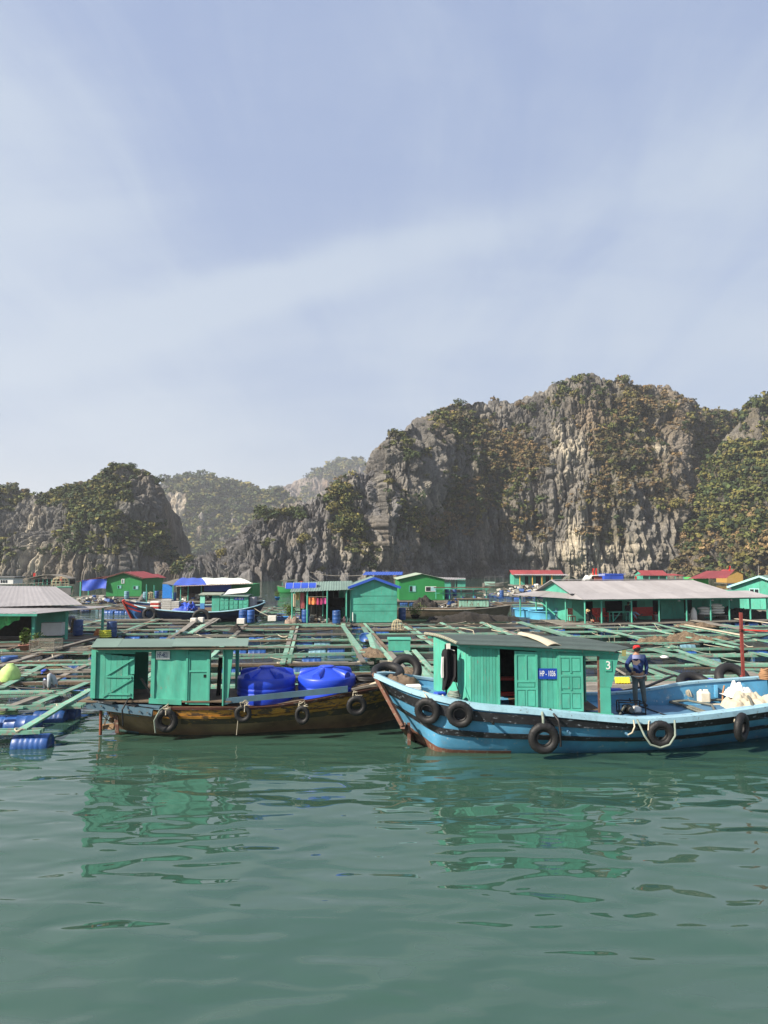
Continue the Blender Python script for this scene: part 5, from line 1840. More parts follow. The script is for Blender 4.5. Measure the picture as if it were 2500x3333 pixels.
raft('worn raft whose bare green corner juts over the open water left of the brown boat', -16.6, 17.55, 6, [0, 3.6, 7.15], [0, 3.2, 5.6], 0.9, bar=.6, net=.25, seed=3, dbl=(1,))
raft('raft under the crouching man with long blue barrels lying in a row', -18.5, 24.9, 6, [0, 3.9, 6.3, 9.6], [0, 2.9, 5.8, 8.6], 0.55, bar=.85, seed=4, dbl=(0,))
raft('raft seen through the doors of the brown boat', -8.3, 24.6, 6, [0, 3.6, 7.0, 10.3], [0, 2.6], 0.6, bar=.8, seed=5)
raft('raft of close rows in the middle, below the washing line', -11.4, 29.6, 6, [0, 3.6, 7.0, 10.5], [0, 3.1, 6.4, 9.4, 12.6, 16.2, 19.0], 0.5, bar=.8, seed=6, dbl=(1,))
raft('raft in front of the blue-trimmed green house', 0.3, 31.0, 6, [0, 2.9, 5.9, 8.9, 11.6], [0, 3.0, 5.9, 8.8, 12.0, 15.4, 18.4], 0.6, bar=.75, seed=7, dbl=(0,))
raft('raft just behind the bow of the blue boat', 1.9, 23.6, 6, [0, 1.9, 4.6], [0, 3.4, 5.9], 0.75, bar=.8, seed=8)
raft('raft with heaped brown netting behind the standing man', 7.2, 26.6, 2, [0, 3.6, 7.3, 11.0, 14.6], [0, 3.2, 6.4], 0.85, bar=.7, seed=9, dbl=(0,), skip=((2, 1), (2, 0)))
raft('raft of long pale green beams in front of the veranda house', 11.6, 35.6, 4, [0, 3.3, 6.6, 9.9, 13.4, 17], [0, 3.1, 6.2, 9.2, 12.0], 0.85, bar=.6, seed=10)
raft('dark old raft in front of the grey-roofed shed', -27.0, 34.5, 6, [0, 4, 8, 12], [0, 3.0], 0.3, bar=.8, seed=11)
raft('raft of tarred poles right in front of the red-nosed boat', -24.5, 42.2, 6, [0, 4.0, 8.0, 12.4], [0, 2.6, 5.2, 8.0, 10.4], 0.3, bar=.6, seed=12, colw=.34)
raft('dark raft behind the red-nosed boat, in front of the red-roofed green house', -43.0, 66.0, 3, [0, 5, 10, 15, 20], [0, 2.6, 5.2, 8.2, 11.5, 14.8, 18.0], 0.2, bar=.55, seed=13, net=.4)
raft('low raft beside the open water left of the washing-line house', -14.5, 58.5, 4, [0, 4, 8], [0, 3.2, 6.5, 9.5], 0.5, bar=.8, seed=14, net=.3)
raft('raft floating behind the long brown boat with the green crate', 5.0, 70.0, 3, [0, 4, 8, 12], [0, 4, 8], 0.4, bar=.9, seed=15, net=.3)
raft('cluttered pale raft beside the far red-roofed house', 15.5, 93.0, 2, [0, 4, 8, 12, 16], [0, 3.5, 7, 10.5, 14], 0.25, bar=.8, seed=16, net=.3)
raft('long thin raft in front of the far blue-tarped shed', 34.0, 88.0, 0, [0, 4, 8, 12, 16, 20], [0, 4, 8], 0.4, bar=.8, seed=17, net=.2)
raft('far raft lying in front of the moored white boat', -58.0, 78.0, 2, [0, 5, 10, 15, 20], [0, 4, 8], 0.3, bar=.8, seed=18, net=.2)

for px, py, me, lab in ((106, 2424, BAR_R, 'ribbed barrel under the bare corner of the front left raft'), (75, 2362, BAR_S, 'smooth barrel in shade behind the corner beam of the left raft'), (20, 2360, BAR_R, 'ribbed barrel at the left edge behind the corner beam'), (165, 2342, BAR_R, 'half sunk barrel beside the slanting corner beam'), (205, 2330, BAR_S, 'dark barrel at the root of the slanting corner beam')):
    p = at(px, py, .04)
    tag(link('float_barrel', me, None, p, (0, 0, R(6))), lab, 'barrel', 'float barrels under the corner of the left raft')

# loose timbers thrown across the rafts ------------------------------------------
GRP = 'loose planks lying across the rafts'


def loose(px0, py0, px1, py1, w_, mat, label, z=.53, h=.05):
    T1(MB().beam(at(px0, py0, z), at(px1, py1, z), w_, h, j=.012), 'loose_plank', mat, label, 'plank', GRP)


loose(0, 2312, 170, 2250, .30, GREYWOOD, 'bowed grey plank under the crouching man')
loose(0, 2168, 195, 2105, .30, GREYWOOD, 'long grey plank leading up to the grey-roofed shed')
loose(20, 2163, 330, 2072, .26, BROWNWOOD, 'thin dark plank running beside the shed gangway', .5)
loose(110, 2130, 335, 2070, .22, GREYWOOD, 'grey plank on the shed gangway beside the net cage', .56)
loose(1268, 2122, 1312, 2175, .24, GREYWOOD, 'grey plank stub just right of the painted locker', .55)
loose(1322, 2118, 1408, 2218, .22, TEAL_W, 'long teal plank leading to the bow of the blue boat', .56)
loose(1347, 2116, 1410, 2185, .20, TEAL_W, 'shorter teal plank next to the cabin of the blue boat', .57)
loose(1200, 2060, 1218, 2120, .26, TEAL_W, 'teal plank left of the painted locker', .55)
loose(1115, 2035, 1178, 2125, .30, TEAL_W, 'teal walkway plank leading to the blue barrel end', .55)
loose(1182, 2042, 1237, 2125, .26, TEAL_W, 'second teal walkway plank right of the blue barrel end', .55)
loose(2114, 2111, 2345, 2172, .34, TEAL_W, 'broad teal plank crossing in front of the net heaps', .56)
loose(2200, 2115, 2350, 2170, .26, TEAL_W, 'teal plank joining the broad one in a narrow wedge', .57)
loose(2108, 2165, 2240, 2205, .26, TEAL_W, 'teal plank right beside the standing man', .56)
loose(2330, 2160, 2520, 2215, .40, GREYWOOD, 'weathered broad plank behind the maroon post', .56)
loose(2230, 2034, 2420, 2068, .16, CREAM, 'pale pole lying over the beams below the veranda', .6, .06)
loose(2395, 2014, 2540, 2032, .30, CREAM, 'pale split board at the right edge under the far green house', .6)
loose(1880, 2036, 2110, 2082, .22, TEAL_W, 'teal plank running down from the veranda corner', .56)
loose(2126, 2028, 2400, 2098, .24, TEAL_W, 'teal plank running diagonally below the rice sacks', .56)
loose(2255, 2018, 2420, 2048, .70, GREYWOOD, 'wide grey boardwalk piece in front of the sacks', .55)
loose(1686, 2025, 1838, 2070, .24, TEAL_W, 'teal plank ending behind the cabin roof of the blue boat', .56)
loose(1566, 2027, 1668, 2068, .24, TEAL_W, 'teal plank left of the cream canvas strip', .56)
loose(2420, 2050, 2500, 2054, .22, RED, 'dull red board behind the maroon post', .62, .09)
loose(120, 2290, 285, 2222, .26, TEAL_W, 'teal plank leaning from the corner raft to the boat stern', .54)
loose(0, 2240, 140, 2168, .30, TEAL_W, 'teal plank beside the lime green sack', .54)
loose(440, 1972, 475, 1920, .30, GREYWOOD, 'grey plank standing by the old foam boxes', .8)
loose(590, 2055, 635, 2020, .36, GREYWOOD, 'short grey footbridge by the black tyre heap', .6)

# weathered plank platform behind the blue boat
pf = empty('plank_platform', 'weathered grey plank platform between the blue boat and the rafts', 'platform', (9.5, 23.6, 0))
for k in range(9):
    y = 22.0 + k * .40
    plank((6.9 + random.uniform(-.2, .1), y, .46), (12.0 + random.uniform(-.2, .2), y + .35, .46), .37, .04, GREYWOOD, pf)
for x in (7.3, 9.4, 11.5):
    plank((x, 21.7, .39), (x, 25.5, .39), .12, .09, TEAL_W, pf, 'joist')
plank((6.7, 25.55, .50), (12.3, 25.9, .50), .14, .10, TEAL_W, pf, 'edge_beam')
for x in (7.8, 9.9, 11.2):
    link('float_barrel', BAR_S, pf, Vector((x, 25.2, .06)) - pf.location)
# ------------------------------------------------------------ floating houses
def frame(px, py, z, rot):
    """local frame of a building: origin on its floor, x along its front, y away from the viewer"""
    o = at(px, py, z)
    return Matrix.Translation(o) @ Matrix.Rotation(R(rot), 4, 'Z')


def lwall(M, x0, y0, x1, y1, z=0):
    return Wall(M @ Vector((x0, y0, z)), M @ Vector((x1, y1, z)))


def gable_house(label, M, w_, d_, h, rise, wall, roofm, over=.25, nsheet=4, npan=3, win=(), door=None, trim=None, side='front', name='floating_house', pitch=.25, ampl=.02, deck=True):
    """gable faces the viewer (ridge runs back) or ridge runs across (side='long'); w_ wide, d_ deep"""
    O = M @ Vector((0, 0, 0))
    e = empty(name, label, 'house', O)
    z0 = O.z
    F_ = lwall(M, 0, 0, w_, 0)
    if side == 'front':
        for i in range(npan):
            a, b = w_ * i / npan + .006, w_ * (i + 1) / npan - .006
            t = lambda x: h + rise * (1 - abs(2 * x / w_ - 1))
            mb = MB()
            xs = [a] + ([w_ / 2] if a < w_ / 2 < b else []) + [b]
            f = [F_.p(a, z0, .02), F_.p(b, z0, .02)] + [F_.p(x, z0 + t(x), .02) for x in reversed(xs)]
            k = len(f)
            g = [F_.p(a, z0, -.02), F_.p(b, z0, -.02)] + [F_.p(x, z0 + t(x), -.02) for x in reversed(xs)]
            mb.add(f + g, [tuple(range(k)), tuple(reversed(range(k, 2 * k)))] + [(q, q + k, (q + 1) % k + k, (q + 1) % k) for q in range(k)])
            W(mb, 'wall_panel', wall, e)
        for x in (0, w_):
            s = lwall(M, x, d_, x, 0) if x == 0 else lwall(M, x, 0, x, d_)
            s.board('side_wall', wall, e, 0.02, d_ - .02, z0, z0 + h, .03, 0)
        lwall(M, 0, d_, w_, d_).board('back_wall', wall, e, 0, w_, z0, z0 + h, .03, 0)
        for sgn in (0, 1):
            xe, xr = (-over, w_ / 2) if sgn == 0 else (w_ + over, w_ / 2)
            ze = h - rise * over / (w_ / 2)
            c = [M @ Vector((xe, -over, ze + .05)), M @ Vector((xe, d_ + over, ze + .05)), M @ Vector((xr, d_ + over, h + rise + .05)), M @ Vector((xr, -over, h + rise + .05))]
            roof_sheets(e, roofm, c[0], c[1], c[2], c[3], nsheet, ampl, pitch)
            if trim is not None:
                W(MB().beam(c[0] + Vector((0, -.03, -.04)), c[3] + Vector((0, -.03, -.04)), .06, .18), 'barge_board', trim, e)
    else:
        F_.board('front_wall', wall, e, 0, w_, z0, z0 + h, .03, 0)
        for x in (0, w_):
            mb = MB()
            pts = [(0, 0), (d_, 0), (d_, h), (d_ / 2, h + rise), (0, h)]
            f = [M @ Vector((x - .02, y, z)) for y, z in pts]
            g = [M @ Vector((x + .02, y, z)) for y, z in pts]
            mb.add(f + g, [(4, 3, 2, 1, 0), (5, 6, 7, 8, 9)] + [(q, q + 5, (q + 1) % 5 + 5, (q + 1) % 5) for q in range(5)])
            W(mb, 'gable_wall', wall, e)
        lwall(M, 0, d_, w_, d_).board('back_wall', wall, e, 0, w_, z0, z0 + h, .03, 0)
        for sgn in (0, 1):
            ye, yr = (-over, d_ / 2) if sgn == 0 else (d_ + over, d_ / 2)
            ze = h - rise * over / (d_ / 2)
            c = [M @ Vector((-over, ye, ze + .05)), M @ Vector((w_ + over, ye, ze + .05)), M @ Vector((w_ + over, yr, h + rise + .05)), M @ Vector((-over, yr, h + rise + .05))]
            roof_sheets(e, roofm, c[0], c[1], c[2], c[3], nsheet, ampl, pitch)
            if trim is not None:
                W(MB().beam(c[0] + Vector((0, 0, -.04)), c[3] + Vector((0, 0, -.04)), .05, .16), 'barge_board', trim, e)
    for (x, z, ww, hh, kind) in win:
        fr = W(F_.quad(MB(), x, x + ww, z0 + z, z0 + z, z0 + z + hh, z0 + z + hh, .05, .04), 'window', TEAL if kind != 'white' else WHITE, e)
        n = 2
        for i in range(n):
            a = x + .05 + (ww - .1) * i / n
            W(F_.quad(MB(), a + .02, a + (ww - .1) / n - .02, z0 + z + .06, z0 + z + .06, z0 + z + hh - .06, z0 + z + hh - .06, .02, .068), 'pane', GLASS if i == 0 or kind == 'dark' else plain('dusty_pane', (.25, .42, .45), .2, .5), fr)
    if door is not None:
        x, ww, hh = door
        W(F_.quad(MB(), x, x + ww, z0, z0, z0 + hh, z0 + hh, .03, .035), 'door', TEAL if wall is not TEAL else DARK, e)
    if deck:
        W(MB().box((w_ / 2, d_ / 2 - .2, -.12), (w_ + .8, d_ + 1.0, .12), M), 'deck', GREYWOOD, e)
        for k in range(int(w_ / 1.1)):
            link('float_barrel', BAR_S, e, (M @ Vector((.5 + k * 1.1, -.35, -.42))) - O, (0, 0, M.to_euler().z))
    return e


def post(e, M, x, y, h, r=.06, mat=None, z=0):
    return W(MB().cyl(M @ Vector((x, y, z)), M @ Vector((x, y, z + h)), r, n=8), 'post', mat or TEAL, e)


# 1 the teal house with blue barge boards, and its washing-line veranda
M1 = frame(1143, 2026, .5, 4)
h1 = gable_house('teal sheet-walled house with blue barge boards over its gable', M1, 3.38, 4.6, 2.62, .62, TEAL, ROOFGREEN, .25, 4, 2, trim=BLUETRIM)
W(MB().cyl(M1 @ Vector((.12, -.1, 0)), M1 @ Vector((.12, -.1, .75)), .04, n=8), 'downpipe', WHITE, h1)
fr_ = lwall(M1, 0, 0, 3.38, 0)
for z in (.85, 1.35, 1.95):
    W(fr_.quad(MB(), 0, 3.38, M1.translation.z + z, M1.translation.z + z, M1.translation.z + z + .02, M1.translation.z + z + .02, .01, .043), 'wall_seam', TEAL, h1)
vr = empty('veranda', 'open veranda with dark inside, hung clothes and green posts left of the blue-trimmed house', 'veranda', M1 @ Vector((-2.2, 1.5, 0)))
roof_sheets(vr, ROOFGREEN, M1 @ Vector((-4.45, -.5, 2.25)), M1 @ Vector((.15, -.35, 2.42)), M1 @ Vector((.15, 3.6, 2.95)), M1 @ Vector((-4.45, 3.6, 2.85)), 6, .02, .2)
for x, y, hh in ((-4.3, -.2, 2.25), (-3.55, 1.2, 2.4), (-3.2, -.3, 2.3), (-3.25, .1, 2.3), (-1.75, -.35, 2.35), (-2.1, 1.7, 2.4), (-4.3, 2.6, 2.6), (-.35, -.2, 2.4)):
    post(vr, M1, x, y, hh, .055)
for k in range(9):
    lwall(M1, -3.9, 3.4, 0, 3.4).board('wall_plank', TEAL if k > 6 else DARK, vr, k * .43, k * .43 + .42, .5, 2.9, .03, random.uniform(-.01, .01))  # inner planks painted near-black for the veranda's shade
lwall(M1, -.05, 3.4, -.05, -.1).planks(TEAL, vr, 0, 3.4, .5, .5, 2.85, 2.85, 8, .03)
for k in range(12):
    plank(M1 @ Vector((-4.7, -.6 + k * .36, -.06)), M1 @ Vector((0, -.6 + k * .36, -.06)), .33, .05, GREYWOOD, vr, 'deck_plank')
W(MB().box((-1.3, 2.6, .5), (1.2, .6, 1.0), M1).box((-.9, 2.9, 1.3), (.9, .5, .7), M1), 'dark_cupboard', DARK, vr)
b1 = M1.inverted()


def cloth(M, x, z, w_, h, y, mat, label, nm='hung_cloth', group='washing hung on the veranda'):
    P = []
    for i in range(9):
        a = i / 8
        P.append([tuple(M @ Vector((x + w_ * a, y + .05 * math.sin(a * 11 + x * 7) + .03 * math.sin(b * 5), z - h * b - .02 * math.sin(a * 3.1)))) for b in (0, .25, .5, .75, 1)])
    return T1(MB().grid(P, True, .0), nm, mat, label, 'laundry', group)


cloth(M1, -3.10, 1.86, .55, .50, -.33, plain('orange_towel', (.66, .20, .07), .9), 'orange towel on the washing line')
cloth(M1, -2.53, 1.80, .42, .46, -.33, plain('maroon_towel', (.27, .03, .09), .9), 'maroon towel beside the orange one')
cloth(M1, -2.10, 1.84, .38, .44, -.33, plain('pink_towel', (.42, .06, .20), .9), 'pink striped towel at the right end of the line')
cloth(M1, -3.75, 2.20, .30, 1.15, .1, plain('rose_shirt', (.55, .16, .16), .9), 'long rose shirt hanging at the veranda corner')
cloth(M1, -4.05, 2.22, .26, .55, .0, plain('mustard_shirt', (.50, .36, .14), .9), 'mustard shirt hanging left of the rose one')
cloth(M1, -3.45, 1.95, .26, 1.0, .3, DARK, 'black trousers hanging behind the corner post')
cloth(M1, -4.28, 2.1, .18, .95, .5, plain('beige_cloth', (.45, .38, .28), .9), 'beige cloth hanging at the far left of the veranda')
rope([M1 @ Vector((-3.2, -.33, 1.9)), M1 @ Vector((-1.75, -.37, 1.9))], .012, 'thin washing line strung between two veranda posts', 'washing_line')

# blue barrel-vault awning at the left end
aw = MB()
P = []
for i in range(9):
    a = math.pi * i / 8
    P.append([tuple(M1 @ Vector((-4.9 + x, 1.6 + .75 * math.cos(a), 2.45 + .42 * math.sin(a)))) for x in np.linspace(0, 2.3, 6)])
aw.grid(P, True, .02)
awo = T1(aw, 'vault_awning', TARP, 'blue half-round tarpaulin awning above the veranda roof', 'awning')
for x in np.linspace(0.02, 2.3, 5):
    W(MB().tube([M1 @ Vector((-4.9 + x, 1.6 + .77 * math.cos(a), 2.47 + .43 * math.sin(a))) for a in np.linspace(0, math.pi, 9)], .011, 5), 'hoop', WHITE, awo)

# 2 green house behind, with its pale roof, and the blue roof beyond
M2 = frame(1300, 1953, .5, 2)
gable_house('bright green house with two windows and a pale green roof', M2, 5.4, 9.0, 2.45, .62, GREENWALL, worn('pale_green_roof_sheet', (.30, .37, .28), (.2, .2, .15), .7, 1, .6, dirt=.4), .3, 5, 3,
            win=((1.15, .95, .85, .75, 'teal'), (3.1, 1.0, 1.3, .6, 'white')))
T1(corr(far(1180, 1871, 108), far(1310, 1871, 108), far(1312, 1861, 114), far(1190, 1861, 114), .05, .4, .03), 'roof', BLUETRIM, 'flat blue roof showing just above the pale green roof', 'roof')
lean = empty('floating_shed', 'low shed with long white flat roof and small teal cabin at its end', 'shed', at(1450, 1912, .5))
Y_ = 118
W(corr(far(1385, 1883, Y_), far(1515, 1888, Y_), far(1515, 1881, Y_ + 5), far(1385, 1877, Y_ + 5), .03, .4, .03), 'roof_sheet', ROOFGREY, lean)
W(MB().box(tuple(far(1500, 1900, Y_ + 1.5)), (1.4, 2, 1.6)), 'cabin', TEAL, lean)
W(MB().box(tuple(far(1455, 1906, Y_ + 1.5)), (1.2, 2, 1.2)), 'low_wall', TEAL, lean)
for px in (1463, 1482, 1512):
    a = far(px, 1885, Y_ + .5)
    W(MB().cyl((a.x, a.y, .4), a, .05, n=6), 'post', TEAL, lean)
W(MB().box((far(1465, 1900, Y_ + 1.5).x, Y_ + 1.5, .42), (9, 4, .15)), 'deck', GREYWOOD, lean)

# 3 far red-roofed teal house with yellow posts
M3 = frame(1673, 1903, .6, 0)
h3 = gable_house('far teal house with a red roof and yellow veranda posts', M3, 9.6, 4.2, 2.1, .75, TEAL, ROOFRED, .5, 7, 1, side='long', pitch=.4, ampl=.03, deck=False)
M3i = M3.inverted()
W(MB().box((4.8, 0, -.1), (11.5, 7.5, .2), M3), 'deck', GREYWOOD, h3)
for k, x in enumerate((.9, 3.4, 5.3, 7.3)):
    W(MB().cyl(M3 @ Vector((x, -1.6, 0)), M3 @ Vector((x, -1.6, 2.0)), .10, n=6), 'post', plain('yellow_post', (.55, .33, .05), .6), h3)
roof_sheets(h3, ROOFGREY, M3 @ Vector((-.1, -2.0, 1.95)), M3 @ Vector((10.6, -2.0, 1.9)), M3 @ Vector((10.4, 0, 2.12)), M3 @ Vector((-.1, 0, 2.12)), 6, .03, .4)
for x, ww in ((2.2, .7), (4.4, .9), (6.4, .8)):
    lwall(M3, 0, 0, 9.6, 0).board('doorway', DARK, h3, x, x + ww, .6, 2.3, .03, .04)  # black boards on the wall stand in for the shade of open doors

# 4 the long teal veranda house
M4 = frame(1903, 2030, .5, 15)
h4 = empty('veranda_house', 'long teal floating house with a grey corrugated roof and a deep posted veranda', 'house', M4 @ Vector((7, 3, 0)))
Z4 = .5
LW = 15.4
fl = lwall(M4, .25, 2.1, LW, 2.1)
segs = [(0, 1.0, TEAL), (1.0, 1.75, None), (1.75, 2.8, TEAL), (2.8, 4.3, None), (4.3, 5.1, TEAL), (5.6, 7.0, TEAL), (7.0, 7.7, None), (7.7, 9.85, TEAL), (9.85, 10.6, None), (10.6, 13.3, TEAL), (13.3, 15.1, TEAL)]
for a, b, m_ in segs:
    if m_ is not None:
        n = max(1, round((b - a) / .9))
        for i in range(n):
            fl.board('wall_panel', m_, h4, a + (b - a) * i / n + .008, a + (b - a) * (i + 1) / n - .008, Z4, Z4 + 2.15, .03, random.uniform(-.004, .004))
fl.board('wall_panel', TEAL, h4, 2.8, 7.7, Z4 + 1.85, Z4 + 2.15, .03, -.04)
lwall(M4, .25, 6.6, .25, 2.1).board('side_wall', TEAL, h4, 0, 4.5, Z4, Z4 + 2.15, .03)
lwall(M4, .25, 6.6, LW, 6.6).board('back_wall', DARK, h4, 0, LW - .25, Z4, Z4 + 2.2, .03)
lwall(M4, LW, 2.1, LW, 6.6).board('side_wall', TEAL, h4, 0, 4.5, Z4, Z4 + 2.15, .03)
for a in (2.8, 7.75):
    fl.board('partition', DARK, h4, a - .02, a + .02, Z4, Z4 + 2.1, .02, -.3)
# gable triangle at the left
tri = [M4 @ Vector((.1, 1.6, 2.0)), M4 @ Vector((.1, 6.9, 2.0)), M4 @ Vector((.1, 4.25, 2.95))]
W(MB().add([*tri, *[p + (M4.to_3x3() @ Vector((.04, 0, 0))) for p in tri]], [(2, 1, 0), (3, 4, 5), (0, 1, 4, 3), (1, 2, 5, 4), (2, 0, 3, 5)]), 'gable_board', TEAL, h4)
# main roof
m4 = lambda x, y, z: M4 @ Vector((x, y, z))
roof_sheets(h4, ROOFGREY, m4(-.15, 1.5, 2.08), m4(14.2, 1.5, 2.02), m4(12.6, 4.25, 2.98), m4(-.15, 4.25, 2.98), 13, .018, .12)
roof_sheets(h4, ROOFGREY, m4(-.15, 7.0, 2.08), m4(14.2, 7.0, 2.02), m4(12.6, 4.25, 2.98), m4(-.15, 4.25, 2.98), 6, .018, .16)
for a, b in (((-.2, 1.35, 2.08), (-.2, 4.25, 3.03)), ((-.2, 7.0, 2.08), (-.2, 4.25, 3.03))):
    W(MB().beam(m4(*a), m4(*b), .22, .05), 'verge_board', ROOFGREY, h4)
W(MB().beam(m4(-.2, 4.25, 3.05), m4(12.6, 4.25, 3.03), .28, .04), 'ridge_cap', ROOFGREY, h4)
# veranda roof in front and at the left end
roof_sheets(h4, ROOFGREY, m4(-.25, -.35, 1.74), m4(16.6, -.35, 1.70), m4(16.2, 2.0, 2.12), m4(.3, 1.85, 2.15), 14, .018, .12)
roof_sheets(h4, ROOFGREY, m4(-2.1, 7.6, 1.76), m4(-.25, -.35, 1.74), m4(.3, 1.85, 2.13), m4(0.0, 7.0, 2.1), 5, .014, .14)
for x in (0, 1.35, 3.85, 6.2, 8.6, 10.75, 12.45, 14.4, 16.0):
    post(h4, M4, x + .05, 0, 1.78 if x else 1.72, .065)
for x, y in ((-.35, 2.0), (-.75, 4.2), (-1.5, 7.2), (-.9, 5.6)):
    post(h4, M4, x, y, 1.75, .06)
W(MB().beam(m4(-.9, 5.6, 1.6), m4(-.5, 3.3, .4), .07, .07), 'brace', TEAL, h4)
W(MB().beam(m4(-.1, -.05, 1.66), m4(16.3, -.05, 1.64), .06, .10), 'eave_beam', TEAL, h4)
for k in range(13):
    plank(m4(-2.0 + k * .12, -.5 + k * .62, -.06), m4(16.5, -.5 + k * .62, -.06), .60, .05, GREYWOOD, h4, 'deck_plank')
for k in range(13):
    link('float_barrel', BAR_S, h4, m4(.3 + k * 1.25, -.45, -.38) - h4.location, (0, 0, R(15)))
for x in (3.75, 7.9, 10.9, 12.6):
    W(MB().lathe([(0, .12), (.03, .11), (.04, .05), (.09, .0), (.10, -.03), (0, -.03)], 10, Matrix.Translation(m4(x + .15, .05, 1.52))), 'hanging_lamp', WHITE, h4)

# furniture on the veranda
tb = empty('bench_table', 'green wooden table with crossed legs on the veranda', 'table', m4(3.55, 1.0, 0))
W(MB().box((3.55, 1.0, .72), (1.7, .6, .06), M4), 'table_top', TEAL, tb)
for x in (2.85, 4.25):
    for y in (.78, 1.22):
        W(MB().box((x, y, .34), (.07, .07, .70), M4), 'leg', TEAL, tb)
W(MB().beam(m4(2.9, .75, .1), m4(3.4, .75, .65), .05, .05), 'brace', TEAL, tb)
for x, ln in ((1.75, 1.1), (5.0, 2.0)):
    sf = empty('carved_bench', 'dark red carved bench ' + ('left of the green table' if x < 2 else 'behind the seated person in dark jacket'), 'bench', m4(x + ln / 2, 1.5, 0))
    W(MB().box((x + ln / 2, 1.5, .40), (ln, .55, .08), M4), 'seat', RED, sf)
    W(MB().box((x + ln / 2, 1.78, .70), (ln, .06, .55), M4), 'backrest', RED, sf)
    for q in (x + .05, x + ln - .05):
        W(MB().box((q, 1.35, .3), (.07, .07, .6), M4).box((q, 1.5, .60), (.08, .55, .06), M4), 'armrest', RED, sf)
        W(MB().box((q, 1.72, .2), (.07, .07, .38), M4), 'leg', RED, sf)
ch = empty('chair', 'small red-brown chair by the doorway at the left of the veranda', 'chair', m4(.0, 1.6, 0))
W(MB().box((-.1, 1.6, .42), (.42, .42, .05), M4), 'seat', RUSTCAP, ch)
W(MB().box((-.1, 1.8, .75), (.42, .04, .5), M4), 'backrest', RUSTCAP, ch)
for x in (-.28, .08):
    for y in (1.42, 1.78):
        W(MB().box((x, y, .2), (.05, .05, .4), M4), 'leg', RUSTCAP, ch)


def sack(M, x, y, z, l, w_, h, label, mat=None, upright=False, group='rice sacks on the veranda'):
    r = random.Random(int(x * 100 + z * 37))
    P = []
    for i in range(9):
        t = i / 8
        k = math.sin(math.pi * t) ** .35 if 0 < i < 8 else .35
        rr = []
        for q in range(12):
            a = 2 * math.pi * q / 12
            c, s = math.cos(a), math.sin(a)
            wob = 1 + r.uniform(-.05, .05)
            if upright:
                kk = (.92, 1.02, 1.05, 1.03, .98, .90, .78, .50, .30)[i]
                rr.append(M @ Vector((x + w_ / 2 * c * kk * wob, y + w_ / 2 * s * kk * wob, z + l * t)))
            else:
                rr.append(M @ Vector((x - l / 2 + l * t, y + w_ / 2 * c * k * wob, z + h / 2 + h / 2 * s * (k * .8 + .2) * wob)))
        P.append(rr)
    return T1(MB().rings(P, True, True, True), 'sack', mat or STYRO, label, 'sack', group)


for k, (x, z, lab) in enumerate(((11.1, .35, 'bottom sack of the left pile behind the veranda post'), (11.2, .55, 'middle sack of the left pile'), (11.0, .75, 'top sack of the left pile'), (12.3, .40, 'bottom sack of the right, taller pile'), (12.25, .60, 'second sack of the right pile'), (12.3, .80, 'third sack of the right pile'), (12.1, .98, 'topmost sack of the right pile'))):
    sack(M4, x, .95, z - .02, 1.05, .6, .24, lab)
sack(M4, 9.75, .6, 0, .95, .48, 0, 'white sack standing upright with a gathered neck', None, True)
W(MB().box((11.7, 1.0, .28), (2.8, .8, .07), M4).box((10.6, 1.0, .13), (.1, .7, .26), M4).box((12.8, 1.0, .13), (.1, .7, .26), M4), 'pallet', GREYWOOD)
tag(bpy.context.scene.objects['pallet'], 'low wooden pallet under the two piles of sacks', 'pallet')

# 5 teal house at the right edge
M5 = frame(2383, 1980, .5, -36)
h5 = gable_house('teal house at the right edge with a four-paned window and pale gable trim', M5, 4.9, 8.0, 2.15, .95, TEAL, ROOFGREEN, .35, 4, 4, trim=plain('pale_aqua_trim', (.33, .60, .55), .6), pitch=.25, deck=True)
F5 = lwall(M5, 0, 0, 4.9, 0)
wn = W(F5.quad(MB(), 1.55, 2.40, 1.55, 1.55, 2.45, 2.45, .05, .04), 'window', plain('pale_aqua_trim', (.33, .60, .55), .6), h5)
for i in (0, 1):
    for j in (0, 1):
        W(F5.quad(MB(), 1.62 + i * .39, 1.94 + i * .39, 1.63 + j * .42, 1.63 + j * .42, 1.96 + j * .42, 1.96 + j * .42, .02, .068), 'pane', GLASS, wn)

# 6 far red roofs at the right
M6 = frame(2093, 1900, .6, 0)
h6 = gable_house('far house with a red roof, pale gable and open teal veranda', M6, 4.9, 4.5, 2.0, .75, TEAL, ROOFRED, .35, 5, 1, side='long', pitch=.4, ampl=.03)
roof_sheets(h6, ROOFRED, M6 @ Vector((-2.6, -2.2, 1.75)), M6 @ Vector((8.2, -2.2, 1.75)), M6 @ Vector((6.6, .1, 2.08)), M6 @ Vector((-.2, .1, 2.08)), 7, .03, .4)
for x in (-2.4, -1.1, .6, 2.6, 4.2, 6.0, 7.7):
    post(h6, M6, x, -2.0, 1.75, .09)
M7 = frame(2366, 1897, .6, 0)
h7 = gable_house('ochre house with a dull red roof, seen over the veranda ridge', M7, 3.6, 4.8, 2.0, .85, plain('ochre_wall', (.36, .22, .06), .7), ROOFRED, .35, 4, 2, pitch=.4, ampl=.03)
roof_sheets(h7, ROOFRED, far(2238, 1884, 92), far(2366, 1882, 92), far(2390, 1858, 100), far(2300, 1858, 100), 4, .03, .4)
W(MB().box(tuple(far(2266, 1893, 95)), (2.0, 3, 1.2)), 'side_room', plain('lime_wall', (.08, .42, .10), .7), h7)

